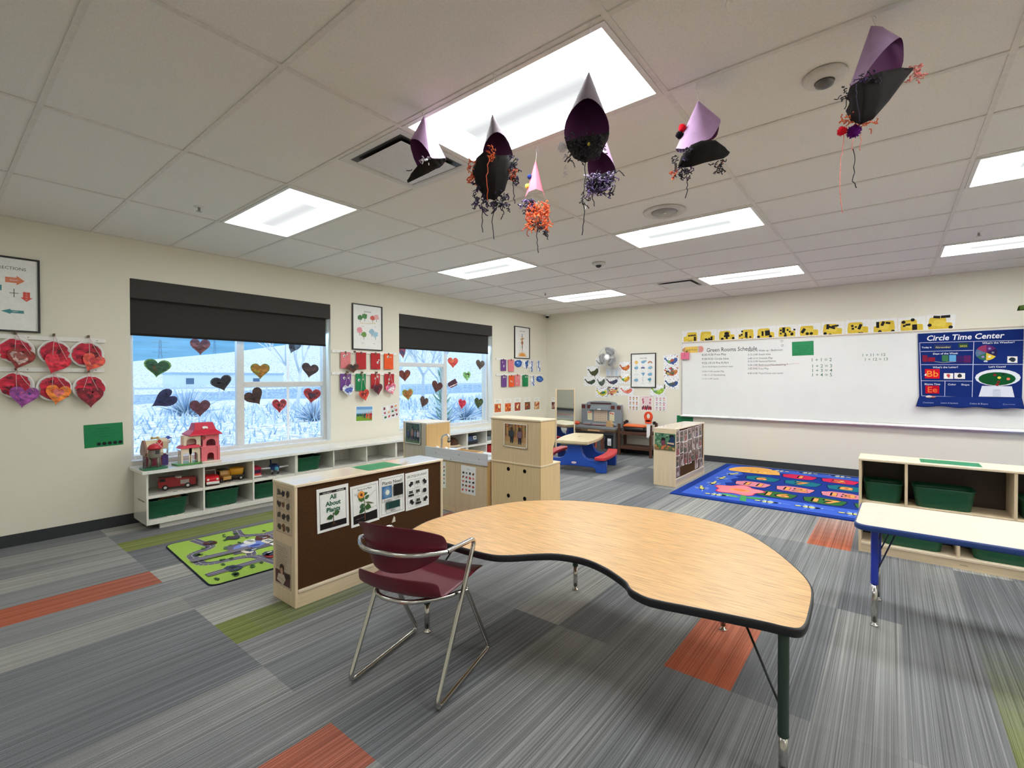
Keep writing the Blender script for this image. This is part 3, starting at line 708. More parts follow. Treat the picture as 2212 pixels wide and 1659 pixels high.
# ------------------------------------------------------------------ tables
TOPC = c(218, 170, 110)
KO = [(3.612, -6.565), (3.57, -6.40), (3.585, -6.15), (3.67, -5.85), (3.76, -5.69), (3.92, -5.54), (4.09, -5.455), (4.28, -5.405), (4.57, -5.355), (4.86, -5.385), (5.07, -5.48), (5.24, -5.66), (5.37, -5.86), (5.44, -6.0), (5.472, -6.13), (5.484, -6.35), (5.482, -6.43), (5.467, -6.468), (5.425, -6.482), (5.36, -6.49), (5.15, -6.535), (5.03, -6.562), (4.97, -6.565), (4.90, -6.535), (4.85, -6.48), (4.72, -6.405), (4.59, -6.372), (4.46, -6.40), (4.37, -6.475), (4.29, -6.56), (4.21, -6.605), (4.05, -6.62), (3.77, -6.625), (3.65, -6.612)]
def table_leg(t, x, y, ztop, upc, zsplit=.22, r=.018):
    b = MB().lathe([(r, zsplit), (r*1.05, zsplit+.005), (r, zsplit+.012), (r, ztop), (r, ztop+.001)], upc, 16, o=(x, y, 0)).build('leg', 'plastic', t)
    MB().lathe([(.0145, .024), (.0145, zsplit+.004)], c(200, 198, 194), 14, o=(x, y, 0)).build('chrome_tube', 'chrome', b)
    MB().lathe([(.021, .0), (.021, .006), (.009, .012), (.009, .026)], c(215, 214, 210), 14, o=(x, y, 0)).build('glide_foot', 'chrome', b)
def kidney():
    cx, cy = 4.54, -5.98; t = thing('kidney_table', 'large kidney shaped table with oak laminate top and black edge', 'table', (cx, cy, 0))
    P = [(p.x-cx, p.y-cy) for p in catmull([(x, y, 0) for x, y in KO], 4)][::-1]
    MB().prism(P, XY, .519, .5495, TOPC).build('tabletop', 'oak', t)
    def off(d):
        n = len(P); o = []
        for k in range(n):
            a, b = Vector(P[k-1]), Vector(P[(k+1) % n]); q = (b-a).normalized(); o.append((P[k][0]+q.y*d, P[k][1]-q.x*d))
        return o
    prof = [(-.002, .517), (.004, .518), (.0065, .526), (.0065, .543), (.004, .549), (-.0015, .5502), (-.0025, .5495)]
    MB().loft([[(a, b, z) for a, b in off(d)] for d, z in prof], c(20, 18, 24), caps=False).build('edge_band', 'plastic', t)
    for x, y in ((3.724, -6.575), (4.089, -5.613), (4.991, -5.538), (5.425, -6.452)): table_leg(t, x-cx, y-cy, .519, c(44, 62, 54), .155)
    for x, y, dx, dy in ((5.425, -6.452, -.17, .10), (3.724, -6.575, .14, .12), (4.089, -5.613, .12, -.12), (4.991, -5.538, -.12, -.12)):
        MB().tube([(x-cx, y-cy, .24), (x-cx+dx*.08, y-cy+dy*.08, .255), (x-cx+dx, y-cy+dy, .519)], .0045, c(30, 40, 36), 8).build('brace_rod', 'plastic', t)
kidney()
def white_table():
    x0, x1, y0, y1, H = 5.562, 6.785, -5.075, -4.462, .585; cx, cy = (x0+x1)/2, (y0+y1)/2
    t = thing('activity_table', 'low white topped table with blue edge and blue legs, cut by the picture edge', 'table', (cx, cy, 0), R(-1)); hx, hy = (x1-x0)/2, (y1-y0)/2
    MB().prism(rrect(hx, hy, .06, 8), XY, H-.03, H, c(226, 214, 196)).build('tabletop', 'plastic', t)
    prof = [(-.002, H-.032), (.004, H-.031), (.007, H-.024), (.007, H-.007), (.004, H-.001), (-.002, H+.0005)]
    MB().loft([[(a, b, z) for a, b in rrect(hx+d, hy+d, .06+d, 8)] for d, z in prof], c(32, 62, 128), caps=False).build('edge_band', 'plastic', t)
    for sx in (-1, 1):
        for sy in (-1, 1):
            x, y = sx*(hx-.085), sy*(hy-.105); table_leg(t, x, y, H-.03, c(36, 58, 170), .235)
            MB().tube([(x, y, .30), (x-sx*.012, y, .315), (x-sx*.10, y-sy*.03, H-.03)], .004, c(24, 30, 70), 8).build('brace_rod', 'plastic', t)
            MB().tube([(x, y, .44), (x-sx*.012, y-sy*.01, .45), (x-sx*.03, y-sy*.10, H-.03)], .004, c(24, 30, 70), 8).build('brace_rod', 'plastic', t)
white_table()

# ------------------------------------------------------------------ stacking armchair
def chair():
    t = thing('stacking_armchair', 'maroon plastic armchair with chrome sled frame at the kidney table', 'chair', (3.952, -6.79, 0), R(14.8)); r = .011; CH = c(205, 204, 200); MA = c(96, 20, 38); z = .012
    b = MB()
    for s in (-1, 1):   # floor runners, rear tubes up to the arms, front tubes up to the seat
        b.tube(fillet([(s*.222, .02, .402), (s*.222, .255, z), (s*.232, -.262, z), (s*.238, .075, .633), (s*.236, -.175, .648)], .045, 6), r, CH, 10, caps=False)
    back = [(x, -.175-.135*(1-(abs(x)/.236)**2.6), .648+.008*(1-abs(x)/.236)) for x in [.236-.472*k/14 for k in range(15)]]
    b.tube(back, r, CH, 10, caps=False)
    b.tube([(x, .02-.262*(1-(abs(x)/.222)**3), .402+.022*min(1, 2.5*(1-abs(x)/.222))) for x in [.222-.444*k/14 for k in range(15)]], r, CH, 10, caps=False)
    b.tube([(-.222, .02, .402), (-.16, .10, .41), (.16, .10, .41), (.222, .02, .402)], r*.8, CH, 8)
    b.build('sled_frame', 'chrome', t)
    def shell(fn, nu, nv, name):
        m = MB(); m.loft([[fn(-1+2*i/nu, j/nv) for i in range(nu+1)] for j in range(nv+1)], MA, closed=False, caps=False)
        m.build(name, 'plastic', t, solid=.007, sub=1)
    def bk(u, v):
        w = .225*(.80+.24*min(1, v*2.2) if v < .45 else 1.02+.02*(v-.45)); top = .772-.05*abs(u)**3.0; bot = .556+.05*abs(u)**3
        return (u*w, -.172-.115*(1-abs(u)**2.2)-.055*max(0, v-.55)**1.5*2.2+.012, bot+(top-bot)*v)
    shell(bk, 16, 10, 'backrest')
    def st(u, v):
        w = .205+.022*math.sin(v*2.6); y = .235-.457*min(v, .78)/.78; lift = 0.0; z0 = .437+.006*v-.022*max(0, .12-v)*4+.012*abs(u)**3
        if v > .78: q = (v-.78)/.22; lift = .094*q**1.1*(1-.30*abs(u)**4); y = -.222-.045*q**.7
        y += .11*abs(u)**2.6*max(0, v-.5)
        return (u*w, y, z0+lift)
    shell(st, 14, 16, 'seat')
chair()


# ------------------------------------------------------------------ window wall: posters, rails, crafts
INK = c(60, 58, 58)
def framed(r, label, fn, plane='W', t=.014):
    """black framed poster; r = (centre, centre z, width, height)"""
    N = (1, 0, 0) if plane == 'W' else (0, -1, 0); U = (0, 1, 0) if plane == 'W' else (1, 0, 0)
    o = (.002, r[0], r[1]) if plane == 'W' else (r[0], -.002, r[1])
    root = thing('framed_poster', label, 'poster', o)
    b = MB(); w, h = r[2]/2, r[3]/2; P = (lambda a, z, q: (q, a, z)) if plane == 'W' else (lambda a, z, q: (a, -q, z))
    for x0, x1, z0, z1 in ((-w, w, h-t, h), (-w, w, -h, -h+t), (-w, -w+t, -h+t, h-t), (w-t, w, -h+t, h-t)): b.prism([(x0, z0), (x1, z0), (x1, z1), (x0, z1)], P, 0, .02, c(22, 20, 20))
    b.build('poster_frame', 'plastic', root)
    s = Sheet((0, 0, 0), U, (0, 0, 1), N, r[2]-2*t, r[3]-2*t, bg=c(240, 239, 235), thick=.008); fn(s)
    s.build('poster_print', None, None, mat='gloss', parent=root)
def arrow(s, u, v, L, w, ang, col):
    q = s.w/s.h; a = R(ang); p = [(-L/2, -w*.28), (L*.08, -w*.28), (L*.08, -w/2), (L/2, 0), (L*.08, w/2), (L*.08, w*.28), (-L/2, w*.28)]
    s.poly([(u+x*math.cos(a)-y*math.sin(a), v+(x*math.sin(a)+y*math.cos(a))*q) for x, y in p], col)
def art_directions(s):
    s.text('DIRECTIONS', .5, .845, .042, INK, maxw=.72)
    arrow(s, .22, .58, .30, .24, 180, c(70, 140, 150)); arrow(s, .60, .70, .34, .24, 0, c(222, 130, 96)); arrow(s, .80, .48, .24, .22, 270, c(214, 76, 62)); arrow(s, .55, .26, .40, .13, 180, c(70, 140, 144))
    s.text('RIGHT', .58, .69, .02, WHITE); s.text('LEFT', .6, .253, .02, WHITE); s.text('UP', .24, .57, .02, WHITE)
    for k, ch in enumerate('DOWN'): s.text(ch, .80, .535-.034*k, .02, c(244, 200, 190))
    s.line([(.50, .52), (.66, .52)], .012, BLACK); s.line([(.58, .46), (.58, .58)], .012, BLACK)
_d = (-7.837,2.097,0.36,0.621)
framed(_d, 'black framed directions poster with coloured arrows, cut by the left picture edge', art_directions)
def tree_art(s, u, v, k, col, trunk, r=.5):
    s.line([(u, v), (u, v+.07*k)], .012*k, trunk); s.blob(u, v+.095*k, .075*k, .05*k, col, int(u*100+v*50), 16, .18)
def art_seasons(s):
    s.text('SEASONS', .5, .845, .034, INK, maxw=.38)
    s.poly([(.24, .575), (.80, .60), (.78, .63), (.45, .60), (.26, .60)], c(226, 216, 190))
    for u, v, k, a, b in ((.24, .61, 1.1, c(60, 120, 60), c(90, 90, 80)), (.40, .64, 1.2, c(70, 130, 66), c(90, 90, 80)), (.68, .63, 1.1, c(206, 92, 74), c(90, 80, 80)), (.82, .65, 1.2, c(222, 170, 170), c(90, 80, 80)), (.22, .30, 1.3, c(230, 150, 160), c(120, 90, 90)), (.37, .22, 1.2, c(110, 150, 70), c(110, 100, 80)), (.65, .29, 1.3, c(150, 190, 205), c(110, 140, 160)), (.78, .23, 1.3, c(160, 196, 212), c(110, 140, 160))): tree_art(s, u, v, k, a, b)
    for t, u, v in (('Summer', .32, .515), ('Fall', .76, .52), ('Spring', .32, .13), ('Winter', .72, .13)): s.text(t, u, v, .018, c(90, 88, 88))
framed((-4.403,2.108,0.484,0.63), 'black framed seasons poster with little coloured trees, between the two windows', art_seasons)
def art_solar(s):
    s.text('SOLAR SYSTEM', .5, .86, .034, INK, maxw=.66)
    s.line([(.5, .10), (.5, .78)], .012, c(150, 140, 130))
    for v, r, k in ((.77, .03, c(90, 110, 140)), (.71, .035, c(110, 130, 150)), (.62, .07, c(200, 160, 100)), (.50, .08, c(180, 120, 80)), (.42, .035, c(170, 90, 60)), (.36, .04, c(90, 120, 110)), (.30, .035, c(190, 150, 100)), (.25, .025, c(150, 140, 130))): s.circ(.5, v, r, k); s.line([(.30, v), (.40, v)], .008, c(150, 150, 150))
    s.ell(.5, .62, .15, .02, c(190, 150, 110), 20)
    for k in range(9): a = R(180*k/8); s.line([(.5+.20*math.cos(a), .05+.10*math.sin(a)), (.5+.31*math.cos(a), .05+.15*math.sin(a))], .03, c(232, 176, 84))
    s.poly([(.5+.2*math.cos(R(180*k/16)), .05+.11*math.sin(R(180*k/16))) for k in range(17)], c(226, 150, 60))
framed((-0.86,2.106,0.493,0.627), 'black framed solar system poster beside the far window', art_solar)
def rail(r, label):
    t = thing('display_rail', label, 'display rail', (.001, r[0], r[1]), 0, 'white wall display rails'); w = r[2]/2; h = .019
    box(0, .014, -w, w, -h, h, c(238, 236, 230)).build('rail_strip', 'plastic', t, bevel=.003)
    n = max(2, int(r[2]/.42)+1); b = MB()
    for k in range(n): b.lathe([(.004, .014), (.003, .0155)], c(120, 110, 100), 8, T=lambda q: (q[2], q[0]-w+.06+(2*w-.12)*k/(n-1), q[1]))
    b.build('screw_heads', 'metal', t)
rail((-7.731,1.746,1.011,0.031), 'upper white rail above the red plates, running off the left edge')
rail((-7.737,1.474,1.002,0.03), 'lower white rail behind the red plates, running off the left edge')
rail((-4.428,1.758,1.031,0.056), 'upper white rail under the seasons poster')
rail((-4.427,1.466,1.036,0.015), 'lower white rail under the seasons poster')
rail((-0.907,1.761,1.492,0.031), 'upper white rail under the solar system poster')
rail((-0.907,1.465,1.492,0.016), 'lower white rail under the solar system poster')
def clip(root, y, z, x=.016):
    box(x-.002, .014, y-.008, y+.008, z-.02, z+.016, c(110, 84, 60)).build('clip', 'plastic', root, bevel=.002)
def painted(s, base, cols, seed, n=10, box_=(.15, .15, .85, .85), rr=(.08, .2)):
    rd = random.Random(seed)
    for _ in range(n): s.blob(rd.uniform(box_[0], box_[2]), rd.uniform(box_[1], box_[3]), rd.uniform(*rr), rd.uniform(*rr)*.8, rd.choice(cols), rd.random(), 12, .4)
def plate(cy, cz, r, label, seed, red, du=0.0, dv=0.0):
    root = thing('painted_paper_plate', label, 'paper plate craft', (.016, cy, cz), 0, 'red painted paper plates'); rd = random.Random(seed)
    T = lambda p: (p[2]+.010, p[0], p[1])
    MB().lathe([(r*.72, .0), (r*.74, .004), (r*.86, .008), (r, .016), (r, .018), (r*.85, .0105), (r*.70, .0035), (.001, .003)], c(236, 232, 228), 28, T=T).build('plate_body', 'paper', root); MB().tube([(-.018, 0, r*.8), (.012, 0, r*.8)], .003, c(200, 200, 200), 6).build('pin', 'plastic', root)
    s = Sheet((.0158, 0, 0), (0, 1, 0), (0, 0, 1), (1, 0, 0), 2*r, 2*r, bg=None); n = 26
    s.thick = .0145
    s.poly([(.5+du+.43*(1+rd.uniform(-.10, .06))*math.cos(6.283*k/n), .5+dv+.43*(1+rd.uniform(-.10, .06))*math.sin(6.283*k/n)) for k in range(n)], red)
    for _ in range(9): s.blob(.5+du+rd.uniform(-.28, .28), .5+dv+rd.uniform(-.28, .28), rd.uniform(.05, .12), rd.uniform(.04, .10), rd.choice([c(140, 16, 40), c(214, 50, 84), c(104, 14, 34), c(196, 24, 40)]), rd.random(), 10, .4)
    s.build('painted_patch', None, None, mat='paint', parent=root)
def heart_necklace(cy, cz, w, h, rot, cols, label, top, seed, x=.064, knot=None, n=9):
    """cut-out heart hanging on yarn from a clip at top=(y,z)"""
    root = thing('heart_necklace', label, 'heart craft', (x, cy, cz), 0, 'hanging heart necklaces')
    s = Sheet((0, 0, 0), (0, 1, 0), (0, 0, 1), (1, 0, 0), w, h, rot, bg=None); s.slab(hpts(), cols[0]); rd = random.Random(seed)
    for _ in range(n):
        k = rd.uniform(.25, .5); dx, dy = rd.uniform(-.17, .17), rd.uniform(-.08, .14); s.poly([(u+rd.uniform(-.02, .02), v+rd.uniform(-.02, .02)) for u, v in hpts(k, dx, dy)], rd.choice(cols[1:]))
    s.build('heart_card', None, None, mat='paint', parent=root); b = MB(); a = R(rot)
    for sx in (-.28, .28):
        px, pz = sx*w, .36*h; q = (0, px*math.cos(a)-pz*math.sin(a), px*math.sin(a)+pz*math.cos(a)); b.tube([(.003, q[1], q[2]), (-.008, (q[1]+top[0]-cy)/2, (q[2]+top[1]-cz)/2), (-x+.05, top[0]-cy, top[1]-cz+.012)], .0022, c(222, 190, 190), 6)
    b.build('yarn', 'fabric', root); MB().box(-x-.001, -x+.054, top[0]-cy-.006, top[0]-cy+.006, top[1]-cz+.002, top[1]-cz+.026, c(110, 84, 60)).build('hanging_clip', 'plastic', root, bevel=.002)
RED = c(206, 30, 62)
for k, (r, lb, sd, du, dv) in enumerate([
    ((-7.803,1.631,0.211,0.259), 'red plate in the upper row, first from the left picture edge', 1, -.03, .0), ((-7.574,1.623,0.182,0.276), 'red plate in the upper row, centre of three', 2, 0, 0), ((-7.361,1.618,0.221,0.29), 'red plate in the upper row, showing a wide white rim', 3, .01, -.01),
    ((-7.805,1.342,0.212,0.25), 'red plate in the lower row behind the purple heart', 4, -.04, .02), ((-7.579,1.316,0.215,0.276), 'red plate in the lower row behind the orange heart', 5, .02, .0), ((-7.346,1.31,0.222,0.283), 'red plate in the lower row nearest the window', 6, .02, .02)]):
    plate(r[0], r[1], (r[2]+r[3])/4*.94, lb, sd, RED, du, dv)
for r, rot, cols, lb, top, sd in [
    ((-7.786,1.555,0.17,0.167), -16, [c(150, 50, 46), c(206, 176, 170), c(160, 90, 84), c(120, 40, 36)], 'heart striped white over dull red, hanging over the first upper plate', (-7.805,1.76), 1),
    ((-7.569,1.521,0.173,0.174), -22, [c(222, 40, 66), c(232, 56, 80), c(206, 30, 56)], 'bright plain red heart hanging over the middle upper plate', (-7.575,1.763), 2),
    ((-7.331,1.537,0.162,0.16), -24, [c(232, 90, 76), c(236, 100, 70), c(206, 60, 70), c(240, 190, 180)], 'coral orange heart hanging over the white rimmed plate', (-7.349,1.764), 3),
    ((-7.766,1.24,0.181,0.168), -8, [c(150, 70, 150), c(170, 84, 166), c(120, 60, 140), c(206, 90, 150), c(52, 70, 150)], 'purple and pink heart with blue tip on the lower row', (-7.808,1.462), 4),
    ((-7.56,1.254,0.165,0.164), -10, [c(240, 130, 50), c(246, 150, 60), c(232, 120, 120), c(224, 90, 60)], 'orange and pink heart on the lower row', (-7.585,1.449), 5),
    ((-7.343,1.224,0.182,0.177), 0, [c(130, 24, 40), c(150, 30, 50), c(90, 16, 34), c(180, 40, 60)], 'dark crimson heart on the lower row nearest the window', (-7.35,1.451), 6)]:
    heart_necklace(r[0], r[1], r[2], r[3]*1.06, rot, cols, lb, top, sd)
def bag(r, col, eyes, label, rot=0, grp='paper bag monsters'):
    root = thing('paper_bag_monster', label, 'paper bag craft', (.017, r[0], r[1]), 0, grp); w, h = r[2], r[3]
    s = Sheet((0, 0, 0), (0, 1, 0), (0, 0, 1), (1, 0, 0), w, h, rot, bg=col, thick=.006); s.rect(0, 0, 1, .02, tuple(q*.7 for q in col[:3])+(1,)); s.rect(.0, .985, 1, 1, tuple(q*.8 for q in col[:3])+(1,))
    s.line([(.03, .30), (.97, .30)], .012, tuple(q*.82 for q in col[:3])+(1,))
    s.build('bag_body', None, None, parent=root)
    for u, v, q in eyes:
        e = MB(); T = lambda p: (p[2], p[0]+(u-.5)*w, p[1]+(v-.5)*h)
        e.lathe([(q, .0065), (q, .008), (q*.9, .0088)], c(240, 240, 238), 18, T=T); e.lathe([(q*.5, .0088), (q*.45, .0094)], c(20, 18, 20), 14, T=lambda p: T((p[0]+q*.25, p[1]-q*.1, p[2]))); e.build('googly_eye', 'plastic', root)
    clip(root, 0, h*.48, -.017)
PINKB, REDB, ORB, PUB, GRB = c(226, 130, 134), c(182, 44, 48), c(236, 92, 40), c(112, 70, 140), c(30, 132, 80)
for r, col_, ey, lb in [
    ((-4.752,1.642,0.144,0.218), PINKB, [(.35, .76, .018), (.66, .86, .010)], 'pink paper bag monster at the left of the upper rail under the seasons poster'),
    ((-4.513,1.642,0.153,0.228), REDB, [], 'plain red paper bag second on the upper rail under the seasons poster'),
    ((-4.279,1.644,0.153,0.227), REDB, [(.72, .42, .018), (.85, .57, .012)], 'red paper bag with eyes low down, third on the upper rail'),
    ((-4.055,1.645,0.157,0.222), ORB, [(.40, .80, .018), (.72, .78, .010)], 'orange paper bag monster on the upper rail nearest the far window'),
    ((-4.752,1.352,0.16,0.221), PUB, [(.36, .74, .018), (.78, .74, .012)], 'purple paper bag monster under the seasons poster'),
    ((-4.52,1.349,0.155,0.229), GRB, [(.30, .62, .018), (.74, .66, .011)], 'green paper bag monster under the seasons poster'),
    ((-4.283,1.361,0.146,0.209), REDB, [(.46, .68, .013), (.76, .80, .016)], 'red paper bag with two high eyes on the lower rail'),
    ((-4.047,1.353,0.165,0.226), REDB, [(.48, .64, .016), (.46, .40, .013)], 'red paper bag with stacked eyes on the lower rail nearest the far window'),
    ((-1.447,1.651,0.151,0.212), PUB, [(.3, .75, .012), (.55, .4, .02)], 'purple paper bag on the upper rail under the solar system poster'),
    ((-1.219,1.647,0.167,0.227), PINKB, [], 'plain pink paper bag on the upper rail under the solar system poster'),
    ((-1.432,1.349,0.151,0.217), PUB, [(.4, .85, .018), (.7, .84, .014)], 'purple paper bag on the lower rail under the solar system poster'),
    ((-1.209,1.347,0.151,0.219), ORB, [(.35, .5, .016), (.6, .46, .014)], 'orange paper bag on the lower rail under the solar system poster'),
    ((-1.023,1.362,0.169,0.22), PINKB, [(.7, .72, .014), (.4, .22, .014)], 'pink paper bag with eyes on the lower rail by the solar system poster'),
    ((-0.764,1.355,0.173,0.226), GRB, [(.5, .85, .018), (.8, .84, .014)], 'green paper bag on the lower rail under the solar system poster')]:
    bag(r, col_, ey, lb)
for r, rot, cols, lb, top, sd in [
    ((-4.666,1.533,0.183,0.122), 4, [c(90, 44, 24), c(130, 60, 26), c(40, 30, 34), c(70, 40, 30)], 'brown and black heart strung between the pink and red bags', (-4.621,1.748), 11),
    ((-4.731,1.236,0.18,0.159), 12, [c(222, 226, 236), c(50, 66, 150), c(206, 214, 232), c(80, 100, 180)], 'blue and white heart hanging over the purple bag', (-4.733,1.47), 12),
    ((-4.492,1.165,0.162,0.152), 14, [c(206, 60, 40), c(226, 90, 60), c(120, 30, 30), c(190, 40, 40)], 'red orange heart hanging below the green bag', (-4.508,1.468), 13),
    ((-4.275,1.241,0.167,0.155), 8, [c(96, 24, 44), c(120, 34, 56), c(60, 18, 30)], 'dark maroon heart hanging over a red bag', (-4.276,1.47), 14),
    ((-4.046,1.24,0.18,0.158), 18, [c(228, 120, 150), c(240, 220, 224), c(210, 80, 130), c(130, 130, 136)], 'pink and white heart hanging over the last red bag', (-4.052,1.466), 15)]:
    heart_necklace(r[0], r[1], r[2], r[3]*1.05, rot, cols, lb, top, sd)
BLU = c(34, 92, 176)
def paint_paper(r, kind, label, seed, rot=0):
    s = SW(r, rot, x=-.001, thick=.019, bg=c(236, 236, 238) if kind != 'blot' else None); rd = random.Random(seed)
    if kind == 'blot':
        s.slab([(.5+.46*(1+rd.uniform(-.15, .1))*math.cos(6.283*k/16), .5+.46*(1+rd.uniform(-.15, .1))*math.sin(6.283*k/16)) for k in range(16)], BLU)
        s.blob(.55, .45, .2, .2, c(70, 130, 206), seed, 10, .4); s.blob(.35, .6, .1, .08, c(210, 222, 240), seed+1, 8, .4)
    else:
        for k in range(3): s.line([(rd.uniform(.3, .7), .95-.3*k), (rd.uniform(.3, .75), .75-.3*k), (rd.uniform(.3, .7), .62-.3*k)], .22, BLU)
    s.build('painted_paper', label, 'painting', 'blue finger paintings on rails', mat='paint')
for r, kd, lb, sd in [((-0.982,1.693,0.25,0.162), 'blot', 'blue painted blot on the upper rail', 1), ((-0.727,1.688,0.226,0.159), 'pap', 'white paper with small blue stroke on the upper rail', 2), ((-0.545,1.649,0.122,0.227), 'pap', 'narrow white paper with blue hook, upper rail', 3), ((-0.292,1.659,0.134,0.234), 'pap', 'narrow paper with blue streaks at the end of the upper rail', 4), ((-0.502,1.352,0.137,0.214), 'pap', 'narrow paper with blue wedge on the lower rail', 5), ((-0.253,1.388,0.252,0.135), 'blot', 'blue painted blot at the end of the lower rail', 6)]:
    paint_paper(r, kd, lb, sd, (sd % 3-1)*5)

def people_photo(s, seed, bgc, ppl, ground):
    rd = random.Random(seed); s.rect(.0, .0, 1, 1, bgc)
    for _ in range(22): s.blob(rd.random()*.9+.05, rd.uniform(.35, .93), rd.uniform(.03, .07), rd.uniform(.03, .07), tuple(q*rd.uniform(.5, 1.5) for q in bgc[:3])+(1,), rd.random(), 9, .4)
    s.rect(0, 0, 1, .22, ground)
    for u, v, k, top, legs in ppl:
        s.poly([(u-.05*k, v), (u-.015*k, v), (u, v+.16*k), (u+.015*k, v), (u+.055*k, v), (u+.06*k, v+.24*k), (u-.06*k, v+.24*k)], legs)
        s.poly([(u-.07*k, v+.22*k), (u+.07*k, v+.22*k), (u+.085*k, v+.42*k), (u+.04*k, v+.47*k), (u-.04*k, v+.47*k), (u-.085*k, v+.42*k)], top)
        s.ell(u, v+.53*k, .04*k, .055*k*s.h/s.w, c(190, 140, 116)); s.ell(u, v+.555*k, .042*k, .035*k*s.h/s.w, c(60, 40, 30))
s = SW((-4.454,0.909,0.273,0.212), -2, bg=c(244, 244, 240)); s.rect(.03, .04, .97, .97, c(110, 160, 214)); s.rect(.03, .55, .97, .78, c(170, 206, 230)); s.rect(.03, .04, .97, .34, c(120, 160, 50)); 
for k in range(9): s.blob(.1+.1*k, .42, .06, .09, c(50, 90, 50), k, 10, .3)
for k, (u, v, q, col_) in enumerate([(.5, .22, .55, c(60, 60, 70)), (.62, .2, .6, c(222, 80, 60)), (.74, .18, .68, c(230, 120, 90)), (.87, .14, .8, c(196, 50, 50)), (.4, .25, .45, c(90, 110, 70))]):
    s.poly([(u-.05*q, v), (u+.06*q, v), (u+.07*q, v+.5*q), (u-.06*q, v+.5*q)], col_); s.ell(u, v+.6*q, .045*q, .06*q, c(200, 150, 120))
s.build('field_photo', 'landscape photo of children running on grass, below the hearts and bags', 'photo', mat='gloss')
s = SW((-4.014,0.911,0.289,0.205), 9, bg=c(242, 242, 240))
for k in range(3):
    for q in range(4):
        if k == 2 and q in (1,): continue
        s.frame(.04+.235*q, .06+.31*k, .26+.235*q, .34+.31*k, .008, c(190, 190, 190))
        s.blob(.15+.235*q, .21+.31*k, .07, .09, [c(60, 110, 60), c(40, 90, 50), c(200, 80, 90), c(160, 50, 70), c(90, 60, 70), c(220, 170, 120), c(120, 40, 60)][(k*3+q*2) % 7], k*7+q, 10, .35)
s.build('vegetable_card', 'tilted white card of small vegetable pictures beside the far window', 'picture card', mat='gloss')
s = SW((-7.242,0.873,0.279,0.212), 1.5, bg=c(20, 128, 78)); s.text('Writing Center', .5, .78, .05, c(10, 70, 44), maxw=.4); 
for k, t_ in enumerate(('Friends at the writing table can use', 'the tools to draw and write')): s.text(t_, .5, .65-.11*k, .04, c(10, 80, 50), maxw=.75)
s.text('5 friends', .5, .42, .05, c(10, 70, 44), maxw=.3)
for k in range(5): s.circ(.36+.14*k, .13, .055, c(14, 22, 20))
s.build('green_sign', 'green laminated sign with five black dots beside the nearer window', 'sign', mat='gloss')
FOODC = [(c(206, 110, 60), c(236, 190, 120)), (c(222, 110, 50), c(240, 180, 90)), (c(176, 80, 50), c(232, 170, 120)), (c(120, 80, 50), c(206, 150, 90)), (c(200, 150, 100), c(176, 70, 50))]
for k, r in enumerate([(-1.595,0.887,0.219,0.261), (-1.297,0.885,0.215,0.26), (-1,0.887,0.216,0.271), (-0.674,0.887,0.217,0.257), (-0.353,0.881,0.215,0.262)]):
    s = SW(r, 0, bg=c(240, 238, 230)); a, b_ = FOODC[k]; s.text('Recipe Time', .5, .87, .05, INK, maxw=.6); s.text('Snack to share', .5, .77, .045, INK, maxw=.75)
    s.rect(.08, .06, .92, .66, a); rd = random.Random(k)
    for q in range(9): s.blob(rd.uniform(.2, .8), rd.uniform(.15, .56), rd.uniform(.08, .18), rd.uniform(.05, .1), rd.choice([b_, tuple(x*.6 for x in a[:3])+(1,), c(240, 220, 170), c(190, 60, 40)]), rd.random(), 10, .3)
    s.build('food_card', 'food picture card, %s of five right of the far window' % ORD[k], 'picture card', 'food picture cards', mat='gloss')

# ------------------------------------------------------------------ hearts on the window glass
def glass_heart(r, rot, border, cols, label, seed, shape=None, n=12):
    s = Sheet((-.1405, r[0], r[1]), (0, 1, 0), (0, 0, 1), (1, 0, 0), r[2], r[3], rot, bg=None, thick=.0015); pts = shape or hpts(); s.slab(pts, border); rd = random.Random(seed)
    cx, cy = .5, .52
    s.poly([(cx+(u-cx)*(.88+rd.uniform(-.03, .03)), cy+(v-cy)*(.88+rd.uniform(-.03, .03))) for u, v in pts], cols[0])
    for _ in range(n):
        k = rd.uniform(.2, .45); dx, dy = rd.uniform(-.2, .2), rd.uniform(-.05, .17)
        if shape: dx *= .6; dy *= .4
        s.poly([(u+rd.uniform(-.04, .04), v+rd.uniform(-.04, .04)) for u, v in hpts(k, dx, dy)], rd.choice(cols))
    s.build('paper_heart', label, 'paper heart', 'painted hearts on window panes', mat='paint')
D = -.1405
